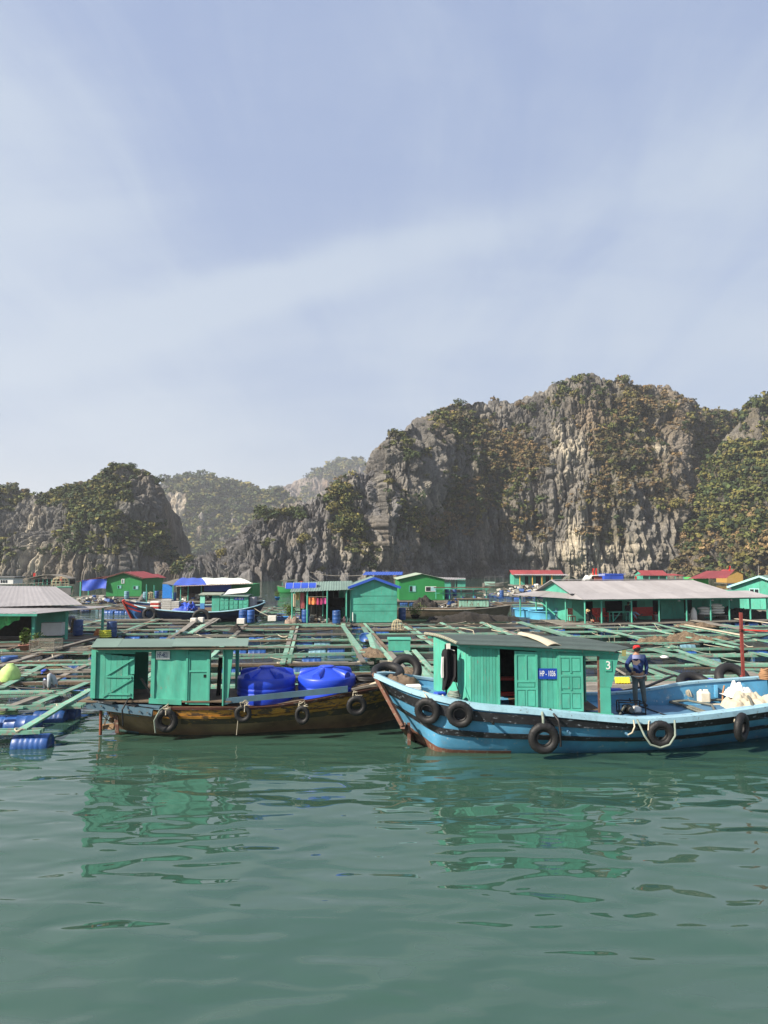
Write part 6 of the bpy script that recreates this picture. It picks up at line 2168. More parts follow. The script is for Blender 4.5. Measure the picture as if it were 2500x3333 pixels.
# 8 blue tarp shed and the white motor boat beside it
s8 = empty('tarp_shed', 'square shed wrapped in blue tarpaulin below the pale cliff foot', 'shed', at(1988, 1899, .5))
c8 = far(1988, 1882, 112)
W(MB().bbox((c8.x, c8.y, 1.9), (3.3, 3, 2.5), .12), 'tarpaulin', TARP, s8)
W(MB().beam((c8.x - 1.8, c8.y - 1.6, 3.2), (c8.x + 1.9, c8.y - 1.6, 3.15), .1, .08).beam((c8.x - .6, c8.y - 1.56, .6), (c8.x - .6, c8.y - 1.56, 3.1), .08, .04), 'batten', BLUETRIM, s8)
W(MB().box((c8.x, c8.y, .5), (5, 4, .3)), 'deck', GREYWOOD, s8)
W(MB().box((c8.x - 1.2, c8.y - 1.58, 1.2), (.5, .06, .4)), 'notice', WHITE, s8)


def small_boat(label, px0, px1, py, Y, hgt, hullm, parts=(), name='moored_boat', bow='r', cat='boat'):
    a, b = far(px0, py, Y), far(px1, py, Y)
    x0, x1 = a.x, b.x
    L = x1 - x0
    e = empty(name, label, cat, ((x0 + x1) / 2, Y, 0))
    rings = []
    for i in range(15):
        t = i / 14
        tt = t if bow == 'r' else 1 - t
        bw = max(.02, (1 - max(0, (tt - .55) / .45) ** 2.2)) * (.75 + .25 * min(1, tt * 4)) * min(1.3, L * .13)
        sheer = hgt * (1 + .75 * max(0, tt - .5) ** 2 * 4 * .5 + .12 * max(0, .3 - tt))
        rk = .25 * L * .12 * max(0, tt - .8) * 5
        sx = 1 if bow == 'r' else -1
        X = x0 + L * t
        rings.append([(X + sx * rk, Y - bw, sheer), (X, Y - bw * .85, hgt * .35), (X - sx * rk, Y - bw * .45, -.25), (X - sx * rk, Y + bw * .45, -.25), (X, Y + bw * .85, hgt * .35), (X + sx * rk, Y + bw, sheer)])
    mb = MB().rings(rings, False, False, True)
    mb.add(rings[0], [tuple(range(6))]).add(rings[-1], [tuple(reversed(range(6)))])
    W(mb, 'hull', hullm, e)
    W(MB().grid([[(r[0][0], r[0][1] + .08, r[0][2] - .22), (r[5][0], r[5][1] - .08, r[5][2] - .22)] for r in rings]), 'deck', GREYWOOD, e)
    for k in (0, 5):
        W(MB().tube([Vector(r[k]) for r in rings], .05, 6), 'rail', CAPBLUE if hullm in (NAVY, HULLBLUE) else GREYWOOD, e)
    return e, x0, x1, Y


def bx(e, name, mat, px0, px1, py0, py1, Y, dep):
    """box of an outline seen at Y, dep deep behind it"""
    a, b = far(px0, py1, Y), far(px1, py0, Y)
    return W(MB().bbox(((a.x + b.x) / 2, Y + dep / 2, (a.z + b.z) / 2), (b.x - a.x, dep, b.z - a.z), .03), name, mat, e)


b_, *_r = small_boat('small boat with a hooped canvas and life vests near the far red roof', 1826, 1900, 1899, 118, .8, DARK)
W(MB().grid([[(far(1832 + 42 * t, 1895, 118).x, 117 + 2 * s, 1.6 + 1.1 * math.sin(math.pi * (.1 + .8 * t))) for s in (0, 1)] for t in np.linspace(0, 1, 9)], True, .04), 'canopy', plain('olive_canvas', (.10, .11, .085), .8), b_)
for t in (0, .5, 1):
    W(MB().cyl((far(1833 + 41 * t, 1895, 118).x, 117, .6), (far(1833 + 41 * t, 1895, 118).x, 117, 2.2), .05, n=5), 'post', STEEL, b_)
b_, *_r = small_boat('white motor boat with a raked windscreen beside the blue shed', 1895, 1962, 1898, 108, .9, RED)
W(MB().add([far(1898, 1896, 107.3), far(1912, 1896, 107.3), far(1929, 1873, 107.5), far(1915, 1873, 107.5)] + [p + Vector((0, 1.6, 0)) for p in (far(1898, 1896, 107.3), far(1912, 1896, 107.3), far(1929, 1873, 107.5), far(1915, 1873, 107.5))],
           [(0, 1, 2, 3), (7, 6, 5, 4), (0, 4, 5, 1), (1, 5, 6, 2), (2, 6, 7, 3), (3, 7, 4, 0)]), 'windscreen', WHITE, b_)
W(MB().beam(far(1925, 1873, 108), far(1965, 1871, 108), 1.4, .1), 'roof', WHITE, b_)
bx(b_, 'cabin', plain('faded_red', (.3, .08, .06), .7), 1935, 1960, 1876, 1895, 107.6, 1.4)
b_, *_r = small_boat('old open boat with a bare pipe frame moored left of the far red roof', 1572, 1652, 1908, 140, .8, GREYWOOD)
for px in (1578, 1592, 1612, 1638):
    W(MB().cyl(far(px, 1908, 139.5), far(px, 1879, 139.5), .05, n=5), 'post', STEEL, b_)
W(MB().cyl(far(1578, 1879, 139.5), far(1640, 1877, 139.5), .06, n=5), 'top_rail', STEEL, b_)
bx(b_, 'side_panel', plain('pale_teal_panel', (.25, .40, .33), .7), 1579, 1612, 1894, 1906, 139.4, 1.2)
b_, *_r = small_boat('long white cabin boat with square windows at the far left', -60, 48, 1899, 92, 1.1, NAVY, bow='r')
bx(b_, 'cabin', WHITE, -60, 44, 1881, 1902, 91.2, 2.4)
bx(b_, 'cabin_roof', STEEL, -64, 48, 1877, 1881, 91.0, 2.8)
for px in (1, 9, 17, -10):
    bx(b_, 'window', GLASS, px, px + 6, 1888, 1897, 91.15, .1)
b_, *_r = small_boat('green boat with a long awning and a low black side net by the left hill', 70, 235, 1936, 78, .9, TEAL, bow='l')
bx(b_, 'wall', TEAL, 72, 120, 1912, 1936, 77, 2.0)
bx(b_, 'net_panel', NETBLACK, 92, 155, 1914, 1940, 76.8, .1)
bx(b_, 'net_panel', plain('grey_mesh', (.12, .12, .12), .9), 156, 232, 1912, 1937, 76.8, .1)
W(MB().beam(far(82, 1911, 76.8), far(233, 1910, 76.8), .1, .10), 'side_rail', TEAL, b_)
W(MB().beam(far(48, 1901, 79), far(150, 1896, 79), 1.6, .08), 'awning', GREYWOOD, b_)
for px in np.linspace(60, 145, 9):
    W(MB().cyl(far(px, 1932, 79), far(px, 1898, 79), .04, n=5), 'post', TEAL, b_)
b_, *_r = small_boat('tour boat with a curved grey roof moored under the left hill', 95, 235, 1905, 110, .9, GREENWALL, bow='r')
W(MB().grid([[(x, 109 + 3 * s, far(100, 1882, 110).z + .6 * math.sin(math.pi * t)) for s in (0, 1)] for t, x in zip(np.linspace(0, 1, 8), np.linspace(far(100, 1882, 110).x, far(230, 1882, 110).x, 8))], True, .1), 'roof', GREYWOOD, b_)
bx(b_, 'cabin', DARK, 112, 225, 1886, 1902, 110, 2.2)
for px in range(110, 230, 14):
    bx(b_, 'post', TEAL, px, px + 3, 1884, 1904, 109.5, .15)
b_, *_r = small_boat('small green boat with a flat shade roof in the gap below the rock ridge', 905, 1010, 1912, 112, .9, GREENWALL, bow='l')
W(MB().beam(far(915, 1890, 112), far(970, 1888, 112), 2.2, .15), 'roof', plain('olive_canvas', (.10, .11, .085), .8), b_)
for px in (918, 935, 952, 968):
    bx(b_, 'post', TEAL, px, px + 2, 1890, 1908, 111.5, .12)
bx(b_, 'engine_housing', RED, 968, 985, 1892, 1906, 112, 1)

# 9 red-roofed green house on the left, with its blue tarpaulin
M9 = frame(345, 1941, .5, 0)
h9 = gable_house('green house with a dull red roof and a blue tarpaulin side screen', M9, 4.7, 7.0, 2.45, .72, GREENWALL, ROOFRED, .35, 5, 3, win=((1.5, 1.0, .55, .45, 'teal'), (3.55, .9, .75, .5, 'teal'), (2.0, 1.7, .40, .6, 'white')), trim=RUSTCAP, pitch=.3)
roof_sheets(h9, ROOFRED, M9 @ Vector((-3.9, -.3, 1.9)), M9 @ Vector((-3.9, 6.5, 1.9)), M9 @ Vector((-.05, 6.5, 2.62)), M9 @ Vector((-.05, -.3, 2.62)), 5, .02, .3)
P = []
for i in range(12):
    a = i / 11
    P.append([tuple(M9 @ Vector((-3.1 + 3.25 * a, -.35 + .12 * math.sin(a * 8 + b * 3), 2.15 + .2 * a - b * (1.35 + .12 * math.sin(a * 6)) + (.35 * (1 - a) * (1 - b) if 0 else 0)))) for b in np.linspace(0, 1, 6)])
T1(MB().grid(P, True), 'tarpaulin', TARP, 'blue tarpaulin hanging under the red lean-to roof', 'tarp')
post(h9, M9, -3.3, -.2, 1.95, .10)
post(h9, M9, -3.6, 3.0, 1.95, .10)
W(MB().box((-2.0, 2.5, -.12), (4.4, 6, .12), M9), 'deck', GREYWOOD, h9)
M9b = frame(462, 1922, .5, 0)
gable_house('small green house with a red roof directly behind the larger red-roofed one', M9b, 4.6 / 2.2, 4.0, 2.1, .45, GREENWALL, ROOFRED, .4, 3, 2, trim=RUSTCAP, pitch=.3)

# 10 the shelter roofed with blue and white tarpaulins
h10 = empty('tarp_shelter', 'open shelter roofed with blue and white tarpaulins and a green end wall', 'shelter', at(675, 1952, .5))
Yf, Yb_ = 80.0, 88.0


def tarp_roof(px0, px1, qx0, qx1, m_, nm, dz=0):
    a, b = far(px0, 1905 - (px0 - 575) * .028, Yf), far(px1, 1905 - (px1 - 575) * .028, Yf)
    c, d = far(qx1, 1881 - dz, Yb_), far(qx0, 1881 - dz, Yb_)
    P = []
    for i in range(10):
        t = i / 9
        P.append([tuple(a.lerp(b, t).lerp(d.lerp(c, t), s) + Vector((0, 0, .10 * math.sin(s * math.pi) + .05 * math.sin(t * 13)))) for s in np.linspace(0, 1, 6)])
    W(MB().grid(P, True, .04), nm, m_, h10)


tarp_roof(562, 672, 590, 655, TARP, 'tarpaulin')
tarp_roof(672, 820, 655, 775, plain('white_tarpaulin', (.62, .68, .60), .6), 'tarpaulin')
W(MB().add([far(527, 1898, 81), far(565, 1905, 80), far(592, 1883, 87), far(575, 1884, 87)], [(0, 1, 2, 3)]).add([far(527, 1899.5, 81), far(565, 1906.5, 80), far(592, 1884.5, 87), far(575, 1885.5, 87)], [(3, 2, 1, 0)]), 'tarpaulin', GREYWOOD, h10)
roof_sheets(h10, worn('rusty_roof_sheet', (.30, .22, .18), (.4, .38, .35), .6, 1.5), far(572, 1909, 79.2), far(824, 1900, 79.2), far(822, 1897, 80.6), far(574, 1905, 80.6), 10, .02, .3)
bx(h10, 'tarpaulin_wall', plain('bright_blue_tarpaulin', (.02, .17, .52), .5), 528, 561, 1902, 1948, 80.5, .1)
bx(h10, 'tarpaulin_wall', TARP, 664, 752, 1903, 1925, 82, .1)
bx(h10, 'end_wall', GREENWALL, 752, 822, 1902, 1946, 82.4, 5)
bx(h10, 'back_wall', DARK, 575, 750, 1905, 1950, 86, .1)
for px in (563, 588, 612, 655):
    a = far(px, 1950, 80)
    W(MB().cyl((a.x, 80, .5), (a.x, 80, far(px, 1905, 80).z), .06, n=6), 'post', TEAL, h10)
W(MB().box((far(675, 1950, 83.5).x, 83.5, .42), (12, 8, .12)), 'deck', GREYWOOD, h10)
bx(h10, 'shelf', BROWNWOOD, 585, 650, 1932, 1950, 83, 1.0)

# 11 grey-roofed shed at the left edge
M11 = frame(108, 2092, .5, 8)
m11 = lambda x, y, z: M11 @ Vector((x, y, z))
h11 = empty('boat_shed', 'open shed with a broad grey roof and green posts at the left edge', 'shed', m11(-1, 3, 0))
roof_sheets(h11, ROOFGREY, m11(-6, -.45, 1.66), m11(.30, -.45, 1.60), m11(3.3, 3.6, 1.72), m11(-4, 1.6, 2.0), 5, .006, .3)
roof_sheets(h11, ROOFGREY, m11(-6, .6, 1.86), m11(1.9, 2.2, 1.92), m11(-.9, 6.2, 2.85), m11(-6, 6.2, 2.95), 5, .006, .3)
W(MB().beam(m11(-6, -.5, 1.60), m11(.32, -.5, 1.53), .05, .12), 'eave_board', TEAL, h11)
for x, y in ((0, 0), (1.25, 1.5), (2.75, 3.3)):
    W(MB().box((x, y, .82), (.13, .13, 1.64), M11), 'post', TEAL, h11)
lwall(M11, -.9, 2.2, 1.0, 2.4).board('back_wall', TEAL, h11, 0, 1.9, .5, 2.2, .03)
lwall(M11, -6, 3.6, -.8, 3.6).board('back_wall', DARK, h11, 0, 5.2, .5, 2.6, .03)
lwall(M11, -6, .3, -1.6, .3).board('side_screen', TEAL, h11, 2.2, 3.1, .5, 1.3, .03)
for k in range(12):
    plank(m11(-6, -.9 + k * .42, -.06), m11(2.6 if k > 3 else .4, -.9 + k * .42 + .1, -.06), .38, .05, BROWNWOOD if k % 3 else GREYWOOD, h11, 'deck_plank')
P = [[tuple(m11(-1.75 + 1.05 * a, -.1 + .06 * math.sin(a * 9), 1.5 - b * (.75 - .55 * a) + .04 * math.sin(a * 14 + b * 4))) for b in np.linspace(0, 1, 5)] for a in np.linspace(0, 1, 12)]
T1(MB().grid(P, True), 'green_tarp', plain('bright_green_tarp', (.05, .32, .09), .5, var=.5), 'bright green tarpaulin bunched under the eave of the shed', 'tarp')
W(MB().bbox((.35, 2.1, .55), (1.15, .6, .75), .03, M11), 'chest_freezer', WHITE)
tag(bpy.context.scene.objects['chest_freezer'], 'white chest with dark stain standing inside the open shed', 'freezer')
# ------------------------------------------------------------ the third boat, red nosed
def nosed_boat():
    G = [(403, 1957, 57.6), (420, 1964, 57.2), (450, 1975, 56.8), (500, 1984, 56.5), (560, 1990, 56.4), (640, 1994, 56.4), (720, 1992, 56.5), (790, 1984, 56.7), (840, 1972, 57.2), (863, 1962, 57.8)]
    Wn = [(438, 2019), (441, 2019), (460, 2021), (500, 2022), (560, 2023), (640, 2023), (720, 2022), (780, 2020), (820, 2016), (835, 2014)]
    FG = [(404, 1956, 57.7), (425, 1958, 58.6), (455, 1962, 59.2), (505, 1966, 59.5), (565, 1969, 59.6), (640, 1971, 59.6), (715, 1969, 59.6), (775, 1964, 59.5), (830, 1959, 59.2), (862, 1957, 58.4)]
    near = [far(*g) for g in G]
    nw = [at(a, b, 0) for a, b in Wn]
    fg = [far(*g) for g in FG]
    fw = [Vector((a.x, max(b.y - .5, a.y + .1), 0)) for a, b in zip(nw, fg)]
    n = 34
    N, Wl, FGs, FW = (resample(x, n) for x in (near, nw, fg, fw))
    H = hull(N, FGs, Wl, FW, 6, .15)
    e = empty('wooden_boat', 'navy wooden boat with a bright red stem and a green cabin, lying behind the rafts', 'boat', (-15.5, 58, 0))
    W(MB().rings(H, False, False, True).add(H[-1], [tuple(range(len(H[-1])))]), 'hull', NAVY, e)
    W(strip(H, 0, 0.35, 1.0, .02, 0, 0, 9), 'bow_plank', plain('mid_blue_paint', (.03, .12, .34), .5, var=.35, scale=3), e)
    W(strip(H, 0, -.03, .10, .10, 0, 0, 8), 'bow_strake', RED, e)
    W(strip(H, 0, .28, .36, .07, 0, 0, 9), 'bow_strake', RED, e)
    W(strip(H, 0, .02, .12, .07, 0, 8), 'rubbing_strake', TARBLACK, e)
    W(MB().beam(near[0] + Vector((-.05, -.05, .1)), nw[0] + Vector((-.05, -.05, -.1)), .16, .22), 'stem', RED, e)
    for L in (N, FGs):
        W(MB().tube([p + Vector((0, 0, .03)) for p in L[6:]], .06, 6), 'gunwale_cap', CAPBLUE, e)
    W(MB().grid([[tuple(a.lerp(b, t) + Vector((0, 0, -.15))) for t in (.05, .95)] for a, b in zip(N, FGs)]), 'deck', BROWNWOOD, e)
    y0 = 57.0

    def wz(py):
        return EYE - (py - 1835) * y0 / F
    A, B = far(668, 1990, y0), far(805, 1984, y0)
    A.z, B.z = wz(1992), wz(1984)
    s = Wall(A, B)
    U = lambda px: (px - 668) / F * y0
    ztop = wz(1938)
    s.board('door_panel', TEAL, e, U(689), U(714), wz(1988), wz(1935), .05)
    s.board('corner_post', plain('pale_teal_post', (.2, .55, .42), .6), e, U(652), U(667), wz(1962), wz(1934), .1, .05)
    s.board('corner_post', plain('mid_blue_post', (.06, .20, .45), .6), e, U(652), U(666), wz(1992), wz(1962), .1, .05)
    for i in range(3):
        a, b = U(716 + i * 30), U(744 + i * 30)
        p_ = s.board('shutter', TEAL, e, a, b, wz(1985 - i * 1.5), ztop, .04)
        for j in range(2):
            for k in range(3):
                x0 = a + .06 + (b - a) / 2 * j
                zb_ = wz(1983 - i * 1.5) + k * .36
                W(s.quad(MB(), x0, x0 + (b - a) / 2 - .1, zb_ + .04, zb_ + .04, zb_ + .30, zb_ + .30, .03, .03), 'raised_panel', TEAL, p_)
    s.board('corner_board', TEAL, e, U(803), U(807), wz(1982), ztop, .06)
    W(MB().box((A.x + 2.1, y0 + 1.2, 1.45), (3.0, 1.8, 1.1)), 'cabin_core', DARK, e)
    W(s.quad(MB(), U(762), U(793), wz(1951), wz(1951), wz(1943), wz(1943), .02, .05), 'number_plate', SIGNBLUE, e)
    text('plate_number', 'HP - 1636 TS', .19, WHITE, e, s.M(U(777.5), wz(1947), .065), .62, .004)
    W(MB().grid([[tuple(far(646 + 74 * t, 1935, y0 - .2) + Vector((0, 2.6 * q, .12 * math.sin(math.pi * q)))) for q in (0, .5, 1)] for t in (0, 1)], False, .06), 'roof', worn('pale_roof', (.24, .27, .21), (.1, .1, .1), .7), e)
    W(MB().grid([[tuple(far(715 + 93 * t, 1938 + 2 * t, y0 - .2) + Vector((0, 2.4 * q, .12 * math.sin(math.pi * q)))) for q in (0, .5, 1)] for t in (0, 1)], False, .06), 'roof', ROOFGREEN, e)
    bx(e, 'stern_screen', plain('grey_canvas', (.28, .27, .30), .8), 808, 829, 1944, 1976, y0 + .3, 1.2)
    P = [[tuple(far(728 + 72 * t, 1927 - 7 * t, 57.2) + Vector((.2 * q, 1.3 * q, -.18 * math.cos(q * 3.1)))) for q in np.linspace(0, 1, 6)] for t in np.linspace(0, 1, 6)]
    T1(MB().grid(P, True, .04), 'rolled_sheet', WHITE, 'white curved sheet laid on the roof of the red-nosed boat', 'sheet')
    t_ = MB().torus(.46, .15, 30, 10, Matrix.Rotation(1.57, 4, 'X')).build('tyre_fender', RUBBER, None, far(487, 1999, 56.3))
    tag(t_, 'tyre on the bow of the red-nosed boat', 'tyre')
    t_ = MB().torus(.62, .15, 34, 10, Matrix.Rotation(1.57, 4, 'X')).build('tyre_fender', RUBBER, None, far(655, 2012, 56.0))
    tag(t_, 'big tyre below the cabin of the red-nosed boat', 'tyre')
    return e


nosed_boat()
person('person in a grey cap and blue rain jacket crouching in the red-nosed boat', dict(
    pelvis=far(628, 1984, 57.6), chest=far(624, 1972, 57.4), neck=far(622, 1966, 57.3), head=far(621, 1961, 57.2),
    shoulder_l=far(617, 1969, 57.2), elbow_l=far(612, 1976, 56.9), wrist_l=far(610, 1983, 56.8), shoulder_r=far(630, 1969, 57.5), elbow_r=far(631, 1977, 57.1), wrist_r=far(624, 1983, 56.9),
    hip_l=far(624, 1985, 57.5), knee_l=far(613, 1979, 57.0), ankle_l=far(614, 1990, 57.1), toe_l=far(609, 1992, 57.0), hip_r=far(632, 1985, 57.7), knee_r=far(626, 1980, 57.0), ankle_r=far(628, 1991, 57.1), toe_r=far(624, 1993, 57.0)),
    TARP, TARP, plain('grey_cap', (.10, .10, .09), .8), (-.8, -.6, -.2), BLACK)


# heaps: uneven piles of net, rope and cloth
def heap(name, label, cat, c, sx, sy, sz, mat, seed=0, fold=3.0, n=26, group=None):
    r = random.Random(seed)
    ph = [r.uniform(0, 6) for _ in range(6)]
    P = []
    n = int(n * 1.5)
    g = np.linspace(-1, 1, n)
    A_, B_ = np.meshgrid(g, g, indexing='ij')
    wob = np.stack([A_ * sx, B_ * sy, np.full_like(A_, seed * 3.7)], -1)
    q = min(sx, sy)
    edge = (fbm(wob, q * .8, 1, 3, seed) - .5) * .9
    d = np.clip(1 + edge - (np.abs(A_) ** 2.4 + np.abs(B_) ** 2.4) ** .8, 0, 1)
    lump = fbm(wob, q * 1.1, 1, 3, seed + 5.0) * 1.5
    cr_ = crev(wob + 0.25 * (fbm(wob, q * .5, 1, 2, 3.3)[..., None] - .5), q * 1.6 / fold * 2, 1, 3, seed + 1.0, 2.5)
    h = d ** .5 * (.30 + .75 * lump) * (1.12 - (.85 if mat in (CREAM, WHITE) else .55) * cr_)
    h = h + .22 * d ** .4 * (fbm(wob, q * .22, 1, 3, seed + 2.0) - .35)
    h = h * np.clip((1 - np.abs(A_)) * 9, 0, 1) * np.clip((1 - np.abs(B_)) * 9, 0, 1)
    P = [[(c[0] + A_[i, k] * sx, c[1] + B_[i, k] * sy, c[2] + sz * h[i, k] - .03) for k in range(n)] for i in range(n)]
    return T1(MB().grid(P, True), name, mat, label, cat, group)


heap('net_pile', 'big black net heap piled in front of the brown boat with the green crate', 'net', (at(1490, 2016, .4).x, 52.8, .42), 2.6, .8, .85, NETBLACK, 3)
heap('net_pile', 'lower black net heap trailing right from the big one', 'net', (at(1590, 2012, .4).x, 53.4, .42), 2.3, .7, .55, NETBLACK, 4, 4)
heap('net_pile', 'brown net heap nearest the maroon post', 'net', (at(2350, 2088, .5).x, 39.5, .42), 1.3, .45, .36, NETBROWN, 5, 5)
heap('net_pile', 'rolled brown net sausage lying across the beams behind the man', 'net', (at(2180, 2093, .5).x, 38.0, .45), 1.7, .35, .40, NETBROWN, 6, 7)
heap('net_pile', 'brown net heap between the roll and the post', 'net', (at(2265, 2080, .5).x, 41.0, .42), 1.0, .4, .38, NETBROWN, 7, 4)
heap('net_pile', 'pale tangle of old rope right below the veranda sacks', 'net', (at(2235, 2030, .5).x, 48.3, .44), 1.5, .5, .32, NETBROWN, 8, 6)
heap('net_pile', 'black net heap beside the green house with two windows', 'net', (far(1385, 1960, 66).x, 66, .6), 1.3, .8, 1.15, NETBLACK, 9, 4)
heap('net_pile', 'black net heap on the raft left of the washing-line house', 'net', (at(780, 2052, .4).x, 44.5, .42), .45, .35, .5, NETBLACK, 10, 4)
heap('net_pile', 'small tangle of net and rope beside the painted locker', 'net', (at(1215, 2125, .4).x, 33.5, .40), .8, .8, .38, NETBROWN, 11, 6)
heap('net_pile', 'dark net lying beside the plank gangway of the shed', 'net', (at(150, 2160, .4).x, 30.2, .40), .6, .6, .25, NETBROWN, 12, 5)
heap('net_pile', 'grey net bundle behind the crouching man', 'net', (at(195, 2168, .4).x, 29.4, .44), .5, .3, .2, NETBROWN, 13, 5)
heap('clothes_pile', 'heap of dull rags and baskets by the potted plant', 'heap', (at(960, 2020, .5).x, 50.3, .45), .5, .4, .75, plain('mixed_rags', (.20, .15, .12), .9, var=.7, scale=4), 14, 5)
heap('clothes_pile', 'heap of orange and blue tarpaulin in the red-nosed boat', 'heap', (far(600, 1985, 58.2).x, 58.2, .9), 1.2, .6, .75, TARP, 15, 5)
# brown netting stretched over pens near the locker
heap('net_pile', 'dark weedy rope tangle on the raft at the bow of the blue boat', 'net', (at(1318, 2165, .4).x, 28.0, .38), 1.0, .9, .30, NETBROWN, 16, 6)


def junk(label, c, sx, sy, sz, n, seed, big=.8):
    r = random.Random(seed)
    e = empty('junk_pile', label, 'heap', c)
    for m_ in (GREYWOOD, STYRO, BROWNWOOD, BARREL, plain('grubby_foam', (.34, .33, .29), .9)):
        mb = MB()
        for q in range(n // (8 if m_ in (BARREL, STYRO) else 4)):
            a, b = r.gauss(0, .42), r.gauss(0, .42)
            L = big * r.uniform(.3, 1.6)
            M = Matrix.Translation(Vector(c) + Vector((a * sx, b * sy, r.uniform(.05, 1) * sz * max(.15, 1 - a * a - b * b)))) @ Euler((r.uniform(-.25, .25), r.uniform(-.3, .3), r.uniform(0, 6))).to_matrix().to_4x4()
            if m_ is GREYWOOD or m_ is BROWNWOOD:
                mb.box((0, 0, 0), (L * 1.6, .16, .06), M)
            else:
                mb.box((0, 0, 0), (L * .6, L * .45, L * .35), M)
        o = W(mb, 'junk', m_, e)
        o['kind'] = 'stuff'


def upright(px, py, label, z=.45, pale=False, s=1.0, group='upright plastic barrels on the rafts and decks', tilt=0):
    p = at(px, py, z)
    o = link('plastic_barrel', UP_P if pale else UP_B, None, (p.x, p.y, z + .465 * s), (tilt, 0, random.uniform(0, 6)), (s, s, s))
    tag(o, label, 'barrel', group)
    return o


upright(363, 2074, 'worn blue barrel beside the yellow crate')
upright(253, 2068, 'blue barrel right behind the bending man, under the shed eave', .5)
upright(790, 2027, 'left one of the pair of blue barrels in front of the boat stern')
upright(816, 2027, 'right, darker one of the pair of blue barrels in front of the boat stern')
upright(994, 2026, 'open grey-blue barrel at the veranda corner post', .5)
upright(1095, 2029, 'blue barrel standing alone at the edge of the dark veranda', .5)
upright(1309, 2018, 'dark blue barrel against the right wall of the blue-trimmed house', .5)
upright(412, 1949, 'pale barrel in front of the left red-roofed house', .5, True)
upright(473, 1952, 'pale barrel beside the thin green pole', .5, True)
upright(510, 1948, 'blue barrel left of the bright blue tarpaulin wall', .5)
upright(566, 1955, 'blue barrel at the front corner of the tarp shelter', .5)
upright(1458, 1950, 'tall blue barrel with pale lid right of the green house', .5, s=1.3)
upright(1633, 1944, 'small blue barrel alone on the far floating boom', .3)
upright(1480, 1940, 'blue barrel behind the pole rack', .5)
upright(306, 1958, 'low blue barrel amid the foam boxes', .4, s=.8)


def bucket(px, py, z, r, h, mat, label, name='bucket', cat='bucket', group=None):
    p = at(px, py, z)
    e = empty(name, label, cat, p, group=group)
    MB().lathe([(0, .005), (r * .8, 0), (r, h), (r * 1.06, h), (r * 1.06, h - .03), (r * .97, h - .03), (r * .78, .03), (0, .03)], 18).build('shell', mat, e)
    MB().tube([(r * math.cos(a), 0, h + .35 * r * math.sin(a) - .02) for a in np.linspace(0, math.pi, 9)], .008, 5).build('handle', STEEL, e)
    return e


bucket(2137, 2020, .5, .17, .42, plain('grey_tub', (.32, .32, .30), .6), 'grey plastic bottle-shaped bucket by the third veranda post')
bucket(2254, 2018, .5, .26, .45, plain('pale_grey_bucket', (.40, .40, .38), .6), 'pale grey bucket left of the standing white sack')
bucket(2283, 2018, .5, .24, .40, plain('dark_bucket', (.10, .11, .10), .6), 'dark bucket behind the standing white sack')
bucket(1808, 2012, .5, .20, .40, plain('teal_tub', (.2, .4, .36), .6), 'pale teal tub under the left corner of the veranda')
bucket(966, 2024, .5, .18, .35, WHITE, 'white bucket in front of the rag heap')
for k, (px, lab) in enumerate(((1129, 'white soap jug by the house wall'), (1141, 'second white jug, next to the downpipe'), (1120, 'pink and white jug nearest the lone barrel'))):
    p = at(px, 2024, .5)
    o = MB().lathe([(0, 0), (.10, .01), (.11, .22), (.05, .30), (.04, .36), (0, .37)], 12).build('plastic_jug', WHITE if k < 2 else plain('pink_jug', (.6, .3, .32), .6), None, p)
    tag(o, lab, 'jug', 'jugs by the veranda')

# round light blue tubs
TUB = plain('light_blue_tub', (.085, .33, .52), .5, var=.15, scale=2)
for px, Y, r, lab in ((1722, 57.5, 1.35, 'large round light blue tub behind the veranda posts'), (1772, 55.0, 1.35, 'second round light blue tub, partly in front of the first')):
    x = (px - 1250) / F * Y
    e = empty('fish_tub', lab, 'tub', (x, Y, .42), group='light blue fish tubs')
    MB().lathe([(r * .93, 0), (r * .95, .5), (r, .60), (r * 1.04, .62), (r * 1.04, .67), (r * .95, .67), (r * .93, .60), (r * .9, .1), (0, .1)], 36).build('shell', TUB, e)
sl = T1(MB().box(tuple(far(1827, 2000, 53.8)), (.9, .08, 1.0), Matrix.Identity(4)), 'leaning_panel', PALEBARREL, 'pale blue panel leaning by the doorway of the veranda house', 'panel')

# painted locker
lk = empty('storage_locker', 'teal painted wooden locker with chalky white letters on the raft', 'locker', at(1300, 2125, .5))
Al, Bl = at(1272, 2120, .5), at(1341, 2118, .5)
sl_ = Wall(Al, Bl)
W(MB().box(((Al.x + Bl.x) / 2 - .1, Al.y + .5, .78), (sl_.L, .95, .52)), 'box', TEAL, lk)
W(MB().bbox(((Al.x + Bl.x) / 2 - .1, Al.y + .5, 1.07), (sl_.L + .1, 1.02, .05), .01), 'lid', TEAL, lk)
Me = Wall(Al + Vector((-.35, .9, 0)), Al + Vector((-.1, 0, 0)))
text('chalk_letters', 'Ng.yjb', .17, plain('chalky_white', (.45, .6, .52), .8), lk, sl_.M(.62, .80, -.03 + .06), .9, .002)

